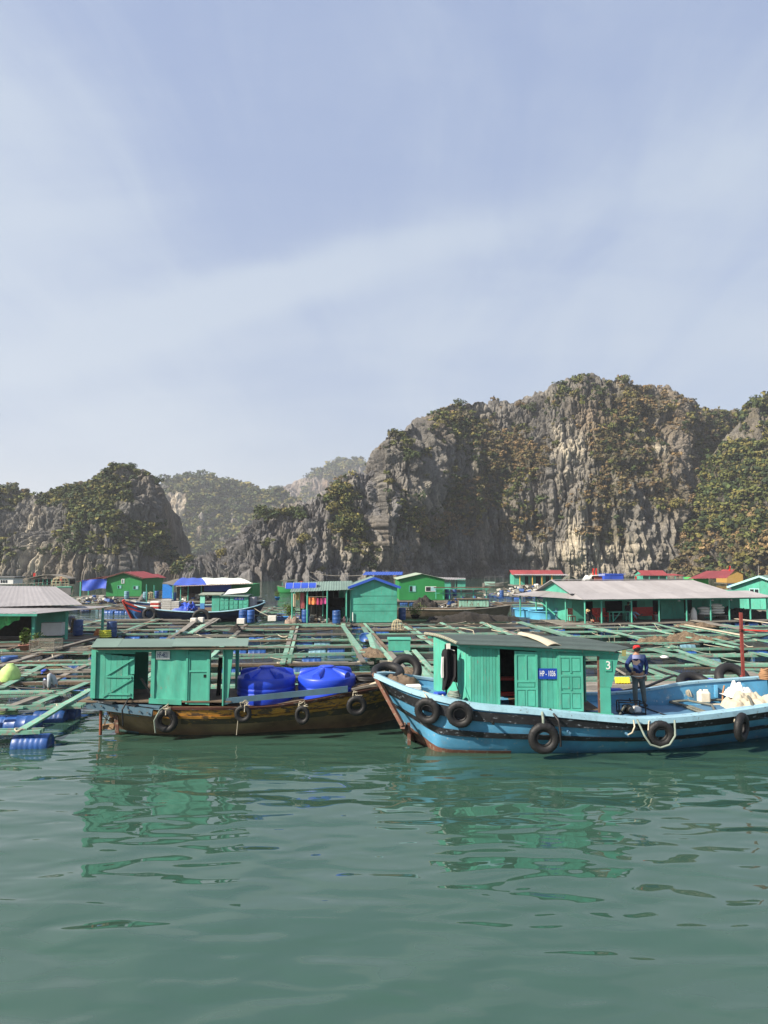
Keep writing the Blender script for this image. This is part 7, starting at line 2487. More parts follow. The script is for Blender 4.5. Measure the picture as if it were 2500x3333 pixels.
# foam boxes
for k, (px, py, w_, h, d, lab) in enumerate(((783, 2031, .55, .38, .4, 'white foam box with orange tape before the barrel pair'), (885, 2022, .62, .40, .5, 'white foam box left of the potted plant'), (628, 2027, .40, .33, .4, 'left white foam box near the big tyre'), (652, 2026, .40, .36, .4, 'right white foam box near the big tyre'),
                                             (330, 1955, .6, .6, .5, 'grey foam box of the old stack on the dark raft'), (300, 1958, .5, .45, .5, 'low grey foam box left in the old stack'), (275, 1960, .5, .40, .5, 'small grey foam box at the left end of the old stack'))):
    p = at(px, py, .47)
    o = T1(MB().bbox((p.x, p.y + d / 2, .47 + h / 2), (w_, d, h), .02), 'foam_box', STYRO if k < 4 else plain('grubby_foam', (.34, .33, .29), .9), lab, 'box', 'foam boxes on the rafts')
for k, (px, n, lab) in enumerate(((545, 6, 'tall stack of pale grey fish trays in the red-nosed boat'), (572, 5, 'second grey tray stack in the red-nosed boat'), (506, 5, 'stack of red and white trays near the red bow'))):
    e = empty('tray_stack', lab, 'trays', far(px, 1988, 58.0), group='fish trays stacked in the red-nosed boat')
    for q in range(n):
        W(MB().bbox(tuple(far(px, 1984, 58.0) + Vector((0, 0, q * .155))), (.72 if k else .85, .6, .14), .02), 'tray', (plain('grey_tray', (.36, .36, .34), .7) if k < 2 else (RED if q % 2 else STYRO)), e)

# potted plants ---------------------------------------------------------------
def plant(px, py, z, potr, poth, potm, h, spread, n, label, leafl=.10, seed=1, stems=5):
    rr = random.Random(seed)
    p = at(px, py, z)
    e = empty('potted_plant', label, 'plant', p)
    MB().lathe([(0, 0), (potr * .7, 0), (potr, poth * .92), (potr * 1.1, poth * .92), (potr * 1.1, poth), (potr * .9, poth), (potr * .8, poth * .8), (0, poth * .8)], 18).build('pot', potm, e)
    st, lf = MB(), MB()
    for s in range(stems):
        a = rr.uniform(0, 6.28)
        top = Vector((math.cos(a) * spread * rr.uniform(.1, .7), math.sin(a) * spread * rr.uniform(.1, .7), poth + h * rr.uniform(.6, 1)))
        b = Vector((rr.uniform(-.05, .05), rr.uniform(-.05, .05), poth * .8))
        m_ = b.lerp(top, .5) + Vector((rr.uniform(-.05, .05), 0, .03))
        st.tube([b, m_, top], [.018, .012, .006], 5)
        for q in range(n // stems):
            t = rr.uniform(.15, 1.05)
            c = b.lerp(top, t) + Vector((rr.gauss(0, spread * .28), rr.gauss(0, spread * .28), rr.gauss(0, h * .07)))
            d = Vector((rr.gauss(0, 1), rr.gauss(0, 1), rr.gauss(.3, .6))).normalized() * leafl * rr.uniform(.6, 1.3)
            s_ = d.cross(Vector((rr.gauss(0, 1), rr.gauss(0, 1), rr.gauss(0, 1)))).normalized() * leafl * .28
            lf.add([c, c + d * .5 + s_, c + d, c + d * .5 - s_], [(0, 1, 2, 3)])
    st.build('stem', BROWNWOOD, e)
    o = lf.build('foliage', LEAFG, e)
    return e


plant(942, 2024, .48, .42, .42, plain('bright_blue_pot', (.03, .22, .60), .5), 1.15, .55, 900, 'leafy yellow-green shrub in a bright blue pot beside the veranda', .11, 2, 9)
text('pot_letters', 'CaCa', .16, plain('pale_blue_letters', (.3, .5, .75), .7), None, Matrix.Translation(at(942, 2024, .48) + Vector((0, -.45, .24))) @ Matrix.Rotation(math.pi / 2, 4, 'X'), .9, .003).parent = None
tag(bpy.context.scene.objects['pot_letters'], 'pale letters painted on the bright blue pot', 'lettering')
plant(82, 2117, .55, .30, .28, CLAY, .85, .28, 170, 'young leafy plant in a wide brown clay pot in front of the shed', .20, 3, 4)
plant(903, 1954, .45, .30, .40, plain('bright_blue_pot', (.03, .22, .60), .5), .8, .4, 260, 'small bush in a blue tub standing alone on the far raft', .14, 4, 5)
plant(1352, 2014, .48, .35, .30, DARK, .9, .75, 420, 'dark sprawling plant between the blue-trimmed house and the net heap', .13, 5, 8)
plant(115, 2100, .55, .18, .2, CLAY, .5, .45, 120, 'low trailing plant behind the net cage', .13, 6, 5)

# net cage and wicker cages ----------------------------------------------------
e = empty('net_cage', 'box cage of pale netting over bent sticks in front of the shed', 'cage', at(135, 2136, .5))
A_ = far(95, 2135, 33.2)
B_ = far(172, 2132, 33.2)
zt_ = far(135, 2085, 33.2).z
cr = [Vector((A_.x, 33.2, .62)), Vector((B_.x, 33.3, .62)), Vector((B_.x, 34.2, .62)), Vector((A_.x, 34.1, .62))]
tp = [Vector((p.x, p.y, zt_)) for p in cr]
m_ = MB()
m_.add(cr + tp, [(0, 1, 5, 4), (1, 2, 6, 5), (2, 3, 7, 6), (3, 0, 4, 7), (4, 5, 6, 7)])
W(m_, 'netting', LIGHTNET, e)
for a, b in ((0, 1), (1, 2), (2, 3), (3, 0)):
    W(MB().cyl(cr[a], cr[b], .018, n=5).cyl(tp[a], tp[b], .018, n=5).cyl(cr[a], tp[a], .018, n=5).cyl(cr[a], tp[b], .010, n=5), 'frame_stick', GREYWOOD, e)
for px, py, Y, r, h, lab in ((1294, 2070, 44.5, .38, .75, 'domed wicker cage standing on a pen beam'), (196, 1912, 78, .95, 1.2, 'big domed wicker cage on top of the green boat'), (490, 1945, 84, .5, .9, 'small wire dome by the blue barrel of the tarp shelter')):
    p = far(px, py, Y)
    p.z = .48 if Y < 70 or px > 400 else far(px, 1911, Y).z
    e = empty('wicker_cage', lab, 'cage', p)
    for k in range(12):
        a = math.pi * 2 * k / 12
        MB().tube([(r * math.cos(a), r * math.sin(a), 0), (r * .98 * math.cos(a), r * .98 * math.sin(a), h * .5), (r * .7 * math.cos(a), r * .7 * math.sin(a), h * .85), (.03 * math.cos(a), .03 * math.sin(a), h)], .010 * (1 + Y / 60), 4).build('rib', plain('wicker', (.40, .34, .22), .8), e)
    for z_, q in ((.05, 1), (h * .3, .99), (h * .55, .96), (h * .8, .76)):
        MB().torus(r * q, .009 * (1 + Y / 60), 18, 4, Matrix.Translation((0, 0, z_))).build('hoop', plain('wicker', (.40, .34, .22), .8), e)

# crates, sack, basket left ------------------------------------------------------
e = empty('plastic_crate', 'yellow open crate beside the worn blue barrel', 'crate', at(342, 2075, .5))
for k in range(4):
    W(MB().torus(.34 - .01 * k, .028, 20, 6, Matrix.Translation(at(342, 2075, .5) + Vector((0, 0, .06 + .11 * k)))), 'hoop', plain('yellow_hoop', (.62, .60, .05), .5), e)
W(MB().lathe([(.30, .02), (.31, .40), (.30, .40), (.29, .03), (0, .03)], 20, Matrix.Translation(at(342, 2075, .5))), 'liner', plain('yellow_green_crate', (.42, .46, .06), .6), e)
heap('basket_ball', 'rusty orange buoy bundle left of the yellow crate', 'buoy', tuple(at(318, 2068, .45) + Vector((0, 0, 0))), .28, .28, .55, plain('rusty_orange', (.42, .15, .05), .8, var=.4), 21, 3, 14)
sack(Matrix.Identity(4), at(32, 2216, .5).x, at(32, 2216, .5).y, .5, .62, .68, 0, 'lime green sack with twisted top at the left edge', plain('lime_sack', (.42, .60, .20), .8, var=.15), True, None)
rb = at(30, 2160, .35)
T1(MB().lathe([(.0, 0), (.3, .02), (.36, .3), (.33, .33), (.05, .25)], 18, Matrix.Translation(rb)), 'blue_basin', BARREL, 'blue basin floating among the beams at the left edge', 'basin')
cr2 = empty('storage_crate', 'pale teal plank crate standing in the long brown boat', 'crate', far(1540, 1972, 60))
for k in range(10):
    px = 1494 + k * 9.8
    bx(cr2, 'plank', worn('streaked_teal', (.22, .42, .33), (.16, .10, .07), .56, 3, .8, (1, 1, .3), dirt=.8), px, px + 8.8, 1951, 1975, 60.0, .05)
bx(cr2, 'core', BROWNWOOD, 1493, 1592, 1953, 1976, 60.06, .9)
bx(cr2, 'rail', BROWNWOOD, 1490, 1594, 1949, 1951.5, 59.9, 1.1)
b_, *_r = small_boat('long brown wooden barge loaded with a plank crate and nets', 1290, 1652, 1986, 60.5, .85, BROWNWOOD, bow='r')
for px0, px1, py in ((1335, 1500, 1978), (1440, 1480, 1972)):
    pass
rk = empty('pole_rack', 'rack of green poles with junk behind the plank crate', 'rack', at(1520, 1945, .5))
for px in (1418, 1442, 1462, 1500, 1540, 1582):
    bx(rk, 'post', TEAL, px, px + 2.4, 1915, 1950, 66, .08)
for py in (1916, 1930):
    bx(rk, 'rail', TEAL, 1415, 1592, py, py + 2.2, 66, .08)
bx(rk, 'top_pole', BROWNWOOD, 1412, 1600, 1911, 1914, 65.5, .3)
junk('dark jumble of nets and floats on the pole rack raft', (far(1520, 1950, 67).x, 67, .5), 3.0, 1.5, 1.1, 110, 31, .7)
junk('jumble of old timber and foam in front of the far red-roofed house', (far(1745, 1912, 112).x, 112, .5), 6.5, 2.5, .9, 150, 32)
junk('pale scrap timber heap on the raft right of the small boats', (far(1700, 1925, 97).x, 97, .4), 5.0, 2.0, .7, 120, 33)
junk('pale rubble of foam floats along the dark raft', (far(330, 1952, 76).x, 76, .4), 5.0, 1.4, .7, 140, 34, .6)
junk('clutter of pots and bags on the deck of the tarp shelter', (far(640, 1952, 81).x, 81, .5), 2.4, .7, .8, 70, 35, .5)
junk('clutter of bowls and bags on the dark veranda floor', tuple(M1 @ Vector((-2.6, .7, 0))), 1.2, .5, .5, 60, 36, .35)
heap('net_pile', 'grey net strip draped over poles under the far green house', 'net', (at(2440, 2012, .5).x, 55.0, .5), 2.6, .7, .9, NETBLACK, 37, 8)

# hanging black clothes, bow litter, rope coils of the blue boat ------------------
def shirt():
    e = empty('hung_jacket', 'black jacket with a white sleeve on a hanger in the cabin door', 'jacket', far(1448, 2112, 18.25))
    c = lambda px, py, Y=18.2: far(px, py, Y)
    rows_ = [((1446, 1456), 2112), ((1440, 1478), 2118), ((1437, 1483), 2130), ((1440, 1482), 2160), ((1441, 1481), 2200), ((1440, 1466), 2228), ((1439, 1452), 2246)]
    for k, dy in (('jacket', 0),):
        P = [[tuple(c(a + (b - a) * t, py) + Vector((0, .10 * math.cos(t * 9) - .06, 0))) for t in np.linspace(0, 1, 7)] for (a, b), py in rows_]
        W(MB().grid(P, True), 'body', plain('black_cloth', (.010, .010, .012), .9), e)
    P = [[tuple(c(a + (b - a) * t, py, 18.1) + Vector((0, .03 * math.cos(t * 9), 0))) for t in np.linspace(0, 1, 4)] for (a, b), py in (((1438, 1444), 2138), ((1436, 1443), 2165), ((1435, 1443), 2190), ((1437, 1443), 2206))]
    W(MB().grid(P, True), 'sleeve', WHITE, e)
    W(MB().tube([c(1444, 2122), c(1458, 2110), c(1480, 2118)], .012, 5).tube([c(1458, 2110), c(1458, 2100)], .008, 5), 'hanger', WHITE, e)
    P = [[tuple(c(1452 + 14 * t, py, 18.15)) for t in (0, .5, 1)] for py in (2094, 2104, 2112)]
    W(MB().grid(P, True), 'rag', STYRO, e)


shirt()


def coil(label, c, r, n, mat, rr=.022, flat=.03, name='rope_coil'):
    P = []
    for i in range(n * 14):
        a = i / 14 * 2 * math.pi
        k = r * (1 - .06 * math.sin(i * .37)) * (.8 + .2 * math.sin(i * .051))
        P.append(Vector(c) + Vector((k * math.cos(a), k * math.sin(a) * .8, flat * i / 14 + .01 * math.sin(i))))
    return T1(MB().tube(P, rr, 5), name, mat, label, 'rope')


coil('coil of grey-green rope on the bow deck in front of the cabin', far(1478, 2272, 17.95), .17, 6, ROPEG, .02)
coil('brown rope wound on the stern bitt at the right edge', far(2490, 2212, 20.4), .15, 7, plain('tan_rope', (.30, .17, .09), .9), .03, .045)
rope([far(1453, 2278, 17.7), far(1440, 2262, 17.9)], .02, 'short tan rope end hanging from the bow tyre', mat=ROPE)
rope([far(1390, 2272, 17.55), far(1378, 2250, 17.9), far(1405, 2262, 17.7)], .018, 'loop of pale rope above the foremost tyre')
rope([far(1769, 2372, 17.08), far(1768, 2340, 17.1), far(1764, 2312, 17.3)], .035, 'thick green rope tying the big amidships tyre', mat=ROPEG)
rope([far(1825, 2430, 17.1), far(1824, 2380, 17.05), far(1818, 2345, 17.1), far(1790, 2308, 17.35)], .03, 'dark hose hanging down the blue hull beside the big tyre', 'overboard_hose', BLACK)
rope([far(2074, 2342, 17.2), far(2098, 2395, 17.0), far(2118, 2424, 16.98), far(2150, 2434, 16.98), far(2180, 2424, 16.98), far(2198, 2395, 17.05), far(2196, 2345, 17.3)], .026, 'green mooring rope looped under the tyre of the blue boat', mat=ROPEG)
rope([far(2110, 2378, 17.1), far(2112, 2350, 17.25), far(2120, 2338, 17.4)], .018, 'short rope holding the tyre below the standing man')
rope([far(2390, 2350, 17.8), far(2393, 2325, 18.0)], .016, 'thin rope holding the slanting stern tyre')
rope([far(2062, 2344, 17.2), far(2066, 2365, 17.1), far(2058, 2385, 17.1), far(2044, 2392, 17.15)], .02, 'frayed tan rope end hanging into the drain hole', mat=ROPE)
for k, (px, py, q, lab) in enumerate(((541, 2300, 18.8, 'rope knot holding the large tyre of the brown boat'), (797, 2290, 18.85, 'tuft of frayed twine above the small tyre of the brown boat'), (987, 2292, 19.0, 'rope knot above the pinched oval tyre'), (1163, 2258, 19.3, 'frayed rope above the bow tyre of the brown boat'))):
    p = far(px, py, q)
    m_ = MB()
    for s in range(6):
        a = random.uniform(0, 6.28)
        m_.tube([p + Vector((.05 * math.cos(a), -.03, .05 * math.sin(a))), p + Vector((.12 * math.cos(a + 1), -.05, .08 * math.sin(a + 1) + .03)), p + Vector((.14 * math.cos(a + 2), -.02, .05 * math.sin(a + 2) - .05))], .010, 4)
    m_.tube([p, p + Vector((0, -.02, -.22))], .014, 5)
    T1(m_, 'rope_knot', ROPE, lab, 'rope', 'rope knots above the tyres')
rope([far(400, 2362, 18.9), far(398, 2310, 18.85), far(416, 2278, 19.0), far(430, 2270, 19.2)], .022, 'dark rope hanging over the stern timber of the brown boat', mat=BLACK)
rope([far(506, 2385, 18.8), far(502, 2345, 18.75), far(520, 2312, 18.8), far(548, 2292, 19.0)], .020, 'thin rope draped left of the large tyre', mat=ROPEG)
rope([far(770, 2392, 18.95), far(775, 2340, 18.95)], .010, 'thin twine trailing in the water by the small tyre')

# bow litter of the blue boat
heap('driftwood', 'brown driftwood and torn bark piled in the bow of the blue boat', 'debris', tuple(far(1300, 2205, 19.0) - Vector((0, 0, .12))), .55, .35, .28, BROWNWOOD, 41, 8)
t_ = MB().torus(.36, .12, 30, 10, Matrix.Rotation(.35, 4, 'X')).build('spare_tyre', RUBBER, None, far(1262, 2188, 19.5))
tag(t_, 'old tyre lying on the far side of the blue bow', 'tyre')
t_ = MB().torus(.34, .13, 30, 10, Matrix.Rotation(1.2, 4, 'X')).build('spare_tyre', RUBBER, None, far(1322, 2180, 20.2))
tag(t_, 'black tyre leaning between the rafts and the blue bow', 'tyre')
T1(MB().bbox((0, 0, 0), (.42, .22, .16), .05, Matrix.Translation(far(1346, 2238, 18.5)) @ Matrix.Rotation(.2, 4, 'Z')), 'jerrycan', STYRO, 'white jerrycan lying on the bow deck', 'jerrycan')
T1(MB().bbox((0, 0, 0), (.30, .2, .10), .03, Matrix.Translation(far(1432, 2258, 18.2)) @ Matrix.Rotation(.5, 4, 'Z')), 'blue_bag', TARP, 'crumpled blue bag at the front corner of the cabin', 'bag')
T1(MB().cyl(far(1260, 2193, 20.6), far(1260, 2162, 20.6), .07, n=10), 'mooring_bollard', DARK, 'black mooring post rising behind the blue bow', 'bollard')
T1(MB().cyl(far(1480, 2208, 18.0), far(1497, 2268, 17.7), .012, n=5), 'thin_rod', DARK, 'thin dark rod leaning on the cabin front', 'rod')
coil('black hose coiled at the bow of the brown boat', far(1200, 2215, 20.6), .42, 4, BLACK, .03, .03, 'hose_coil')
rope([far(1150, 2244, 20.0), far(1200, 2232, 20.2), far(1225, 2222, 20.1)], .04, 'cream hose lying on the bow planks of the brown boat', 'cream_hose', CREAM)

# aft deck of the blue boat
D0 = .785
jc = empty('jerrycan', 'white plastic jerrycan standing on the blue deck', 'jerrycan', at(2291, 2288, D0))
W(MB().bbox(tuple(at(2291, 2288, D0) + Vector((0, 0, .17))), (.33, .24, .34), .05), 'body', plain('milky_plastic', (.60, .55, .44), .5, var=.08), jc)
W(MB().cyl(at(2282, 2288, D0) + Vector((0, 0, .33)), at(2282, 2288, D0) + Vector((0, 0, .38)), .04, n=10).bbox(tuple(at(2298, 2288, D0) + Vector((0, 0, .36))), (.14, .04, .05), .015), 'cap', STYRO, jc)
pg = empty('motor_pump', 'small motor pump in a black tube frame at the deck edge', 'pump', at(2060, 2322, D0))
pb_ = at(2062, 2326, D0)
q = [(-.34, .12), (.32, -.02), (.30, .34), (-.30, .42)]
for hh in (.02, .30):
    W(MB().tube([pb_ + Vector((x, y, hh)) for x, y in q + q[:1]], .018, 6), 'frame', BLACK, pg)
for x, y in q:
    W(MB().cyl(pb_ + Vector((x, y, 0)), pb_ + Vector((x, y, .30)), .018, n=6), 'frame', BLACK, pg)
W(MB().bbox(tuple(pb_ + Vector((-.1, .18, .12))), (.22, .2, .2), .03), 'engine', DARK, pg)
W(MB().bbox(tuple(pb_ + Vector((.14, .14, .11))), (.20, .2, .16), .04), 'housing', WHITE, pg)
W(MB().cyl(pb_ + Vector((-.05, .05, .12)), pb_ + Vector((-.05, -.02, .12)), .07, n=12), 'flywheel', STEEL, pg)
rope([at(2330, 2265, D0 + .05), at(2260, 2275, D0 + .05), at(2190, 2283, D0 + .05), at(2270, 2315, D0 + .05), at(2330, 2322, D0 + .05), at(2318, 2295, D0 + .05), at(2240, 2280, D0 + .08), at(2180, 2284, D0 + .05)], .035, 'grey ribbed hose looped on the blue hatch boards', 'ribbed_hose', HOSE)
rope([at(2180, 2286, D0 + .06), at(2250, 2300, D0 + .06), at(2310, 2322, D0 + .06)], .035, 'second pass of grey hose ending at the gunwale', 'ribbed_hose', HOSE)
rope([at(2450, 2280, D0 + .2), at(2400, 2288, D0 + .1), at(2350, 2278, D0 + .05), at(2280, 2279, D0 + .05)], .035, 'grey hose coming out from under the white sheeting', 'ribbed_hose', HOSE)
rope([at(2425, 2256, 1.1), at(2442, 2275, 1.05), at(2452, 2305, .95)], .04, 'grey hose hanging over the white sheeting', 'ribbed_hose', HOSE)
rope([at(2018, 2340, D0), at(2020, 2318, D0 + .05), at(2036, 2298, D0 + .25)], .035, 'grey suction hose rising from the motor pump', 'ribbed_hose', HOSE)
rope([far(1976, 2259, 20.3), far(2050, 2245, 20.4), far(2110, 2233, 20.5), far(2160, 2212, 21.5), far(2195, 2198, 22.5), far(2212, 2205, 23)], .04, 'thick black hose crossing behind the standing man', 'black_hose', BLACK)
heap('white_sheeting', 'crumpled heap of cream sheeting on the stern of the blue boat', 'sheet', (at(2420, 2285, .8).x, 19.5, .80), 1.0, .62, .55, CREAM, 51, 5, 44)
heap('white_sheeting', 'puffed white bag on top of the cream sheeting', 'sheet', (at(2395, 2240, 1.2).x, 20.0, 1.05), .40, .35, .42, WHITE, 52, 5, 26)
heap('white_sheeting', 'cream sheeting edge trailing to the right edge of the picture', 'sheet', (at(2480, 2290, .8).x, 19.6, .80), .75, .5, .28, CREAM, 53, 6, 34)
p = far(2240, 2255, 20.3)
m_ = MB()
for s in range(16):
    a = random.uniform(-.6, .6)
    m_.tube([far(2237, 2238, 20.35), far(2237, 2238, 20.3) + Vector((math.sin(a) * .12, -.05, -.10)), far(2237, 2238, 20.3) + Vector((math.sin(a) * .16 + .04, -.03, -.26))], .008, 4)
T1(m_, 'frayed_rope', ROPE, 'frayed tan tassel of rope on the inner bulwark', 'rope')
rope([far(2357, 2232, 20.45), far(2353, 2255, 20.3), far(2352, 2285, 20.2)], .025, 'twisted tan rope hanging on the inner bulwark', mat=plain('tan_rope', (.30, .17, .09), .9))
rope([far(2043, 2262, 20.1), far(2050, 2275, 20.0), far(2055, 2288, 19.95)], .02, 'black cord bunch hanging inside the bulwark', 'rope', BLACK)
# maroon post with its blocks
mp = empty('mooring_post', 'tall maroon steel post standing behind the stern of the blue boat', 'post', far(2415, 2205, 21.3))
W(MB().box(tuple(far(2415, 2097, 21.3)), (.075, .08, far(2415, 1993, 21.3).z - far(2415, 2200, 21.3).z)), 'shaft', REDPOLE, mp)
W(MB().cyl((far(2415, 2200, 21.3).x, 21.3, -.6), far(2415, 2198, 21.3), .06, n=8), 'foot', REDPOLE, mp)
for py in (2050, 2055):
    W(MB().box(tuple(far(2415, py, 21.3)), (.11, .12, .02)), 'band', DARK, mp)
# tubs behind the bulwark
e = empty('blue_tub', 'half-cut blue barrel with a white label, behind the bulwark', 'tub', at(2292, 2215, .5))
pq = far(2292, 2218, 22.2)
pq.z = .5
W(MB().lathe([(0, .0), (.33, 0), (.34, .62), (.325, .62), (.31, .05), (0, .05)], 24, Matrix.Translation(pq)), 'shell', TANKBLUE, e)
W(MB().grid([[(pq.x + .36 * math.sin(a), pq.y - .36 * math.cos(a), z) for z in (.72, 1.0)] for a in np.linspace(-.4, .6, 7)], True), 'label', STYRO, e)
e = empty('blue_tub', 'blue tub holding an orange scoop and rags, behind the bulwark', 'tub', at(2330, 2220, .5))
pq = far(2333, 2225, 21.9)
pq.z = .5
W(MB().lathe([(0, .0), (.30, 0), (.33, .45), (.315, .45), (.29, .05), (0, .05)], 24, Matrix.Translation(pq)), 'shell', TANKBLUE, e)
heap('rags', 'grey and white rags heaped in the blue tub', 'rags', (pq.x + .05, pq.y, .85), .24, .22, .25, STYRO, 61, 5, 14)
T1(MB().bbox((pq.x - .2, pq.y, 1.05), (.16, .06, .24), .02), 'orange_scoop', plain('salmon_plastic', (.62, .22, .13), .6), 'salmon orange scoop sticking out of the blue tub', 'scoop')
e = tag(MB().torus(.42, .15, 32, 10, Matrix.Rotation(.9, 4, 'X')).build('raft_tyre', RUBBER, None, far(2385, 2210, 22.2)), 'big tyre lying between the blue tub and the maroon post', 'tyre')
e = tag(MB().torus(.42, .14, 32, 10, Matrix.Rotation(.5, 4, 'X')).build('raft_tyre', RUBBER, None, far(2262, 2228, 21.8)), 'tyre lying flat beside the half-cut blue barrel', 'tyre')
e = empty('dustpan', 'yellow ribbed dustpan on the plank platform', 'dustpan', at(2030, 2222, .5))
b0 = at(2028, 2226, .5)
W(MB().grid([[tuple(b0 + Vector((-.27 + .54 * a + .1 * b, .02 + .36 * b, .03 + .14 * b + .015 * (int(a * 10) % 2)))) for b in (0, .5, 1)] for a in np.linspace(0, 1, 11)], False, .02), 'pan', YELLOW, e)
T1(MB().bbox(tuple(far(2000, 2252, 20.9)), (.5, .3, .2), .04), 'blue_box', TARP, 'blue box between the platform and the bulwark', 'box')
T1(MB().beam(at(1985, 2165, .5), at(2035, 2195, .5), .06, .06), 'slim_pole', GREYWOOD, 'slim grey pole slanting behind the cabin end', 'pole')
T1(MB().lathe([(0, 0), (.15, .03), (.2, .08), (0.1, .14), (0, .15)], 14, Matrix.Translation(at(2163, 2144, .48))), 'white_float', WHITE, 'small white float on the beam right of the red cap', 'float')
T1(MB().grid([[tuple(far(2024 + 14 * a, 2112 + 24 * b, 21.6)) for b in (0, .5, 1)] for a in (0, .5, 1)], True), 'olive_flag', plain('olive_cloth', (.26, .25, .10), .9), 'olive rag hanging from the aft roof corner', 'rag')
bk = at(1191, 2075, .35)
o = link('float_barrel', BAR_S, None, tuple(bk), (0, .1, R(75)))
tag(o, 'blue barrel lying end-on between the two teal walkway planks', 'barrel')

# flags -----------------------------------------------------------------------
for k, (px, py0, py1, Y, lab) in enumerate(((113, 1865, 1885, 112, 'red flag on the tour boat roof below the left hill'), (200, 1876, 1895, 80, 'red flag on a stick above the green boat'), (1931, 1850, 1872, 108, 'left red flag beside the white motor boat'), (1941, 1850, 1873, 108, 'right red flag beside the white motor boat'), (2376, 1842, 1860, 100, 'red flag above the ochre house roof'), (2070, 1876, 1890, 122, 'small red flag at the far red-roofed veranda'))):
    e = empty('flag', lab, 'flag', far(px, py1, Y))
    a, b = far(px + 3, py0 - 2, Y), far(px + 3, py1 + 5, Y)
    W(MB().cyl(b, a, .03, n=5), 'pole', GREYWOOD, e)
    P = [[tuple(far(px + 3 - 8 * t * (1 - .3 * s), py0 + (py1 - py0) * s, Y) + Vector((0, .1 * math.sin(t * 4 + s * 3), 0))) for s in np.linspace(0, 1, 5)] for t in np.linspace(0, 1, 4)]
    W(MB().grid(P, True, .0), 'cloth', plain('flag_red', (.60, .03, .02), .8), e)

for px, y0, y1, Y, lab in ((477, 1902, 1972, 75, 'thin green pole standing by the left pale barrel'), (502, 1905, 1945, 78, 'second thin green pole by the tarp shelter'), (1947, 1836, 1900, 108, 'pale mast beside the blue tarp shed'), (2469, 1842, 1880, 100, 'bare mast at the right edge before the slope'), (1917, 1850, 1875, 106, 'short pale stake by the white motor boat')):
    T1(MB().cyl(far(px, y1, Y), far(px, y0, Y), .06 if Y > 80 else .05, n=6), 'mast', TEAL if Y < 80 else GREYWOOD, lab, 'mast')

# black and pale lines over the rafts
HG = 'hoses and lines strung over the rafts'
rope([at(560, 2072, .55), at(700, 2050, .55), at(820, 2062, .55), at(960, 2060, .55), at(1110, 2045, .55), at(1300, 2052, .55)], .03, 'long black hose across the middle rafts', 'black_hose', BLACK, .05, HG)
rope([at(0, 2232, .55), at(200, 2240, .55), at(310, 2236, .55)], .03, 'black hose by the crouching man', 'black_hose', BLACK, .05, HG)
rope([at(1990, 2112, .6), at(2100, 2098, .6), at(2250, 2092, .6), at(2400, 2078, .6), at(2500, 2068, .6)], .035, 'black hose running over the brown nets', 'black_hose', BLACK, .08, HG)
rope([at(640, 2065, .5), at(760, 2075, .6), at(880, 2072, .6), at(955, 2060, .6)], .02, 'pale rope sagging over the middle rafts', 'pale_rope', ROPE, .15, HG)
rope([at(905, 2066, .6), at(940, 2070, .6), at(962, 2058, .6)], .025, 'pale hose loop near the second walkway', 'pale_rope', CREAM, .1, HG)
rope([at(1560, 2040, .6), at(1585, 2028, .8), at(1600, 2042, .6)], .02, 'pale rope arch over the far pens', 'pale_rope', CREAM, 0, HG)
rope([at(1495, 2043, .6), at(1540, 2052, .6), at(1545, 2068, .6)], .025, 'bent pale rope in front of the net heap', 'pale_rope', CREAM, 0, HG)
rope([at(1600, 2050, .6), at(1650, 2055, .6), at(1690, 2050, .6)], .025, 'pale rope lying straight over a beam crossing', 'pale_rope', CREAM, .05, HG)
rope([far(820, 1974, 57.2), at(885, 2008, .5)], .02, 'mooring line from the stern of the red-nosed boat', 'pale_rope', ROPE, .1, HG)
rope([at(2130, 2030, .6), at(2150, 2050, .5), at(2180, 2062, .6)], .02, 'pale line looping under the veranda beams', 'pale_rope', ROPE, .1, HG)
rope([at(170, 2130, .6), at(178, 2158, .3), at(184, 2178, .3)], .02, 'pale rope hanging by the plank gangway', 'pale_rope', ROPE, 0, HG)
rope([at(262, 2190, .5), at(232, 2176, .6), at(205, 2170, .6)], .03, 'grey hose behind the crouching man', 'grey_hose', HOSE, 0, HG)
rope([at(1100, 2160, .4), at(880, 2140, .6)], .02, 'pale line slanting behind the water tanks', 'pale_rope', ROPE, .1, HG)
rope([at(1322, 2155, .5), at(1380, 2150, .6), at(1410, 2170, .5)], .025, 'pale rope lying by the cabin of the blue boat', 'pale_rope', ROPE, .05, HG)
rope([far(1000, 1870, 190), far(1120, 1916, 75)], .05, 'long guy line from the rock ridge down to the rafts', 'guy_line', GREYWOOD, .5, HG)
rope([far(1010, 1862, 190), far(1190, 1872, 110)], .05, 'second guy line from the rock ridge to the blue roof', 'guy_line', GREYWOOD, .5, HG)

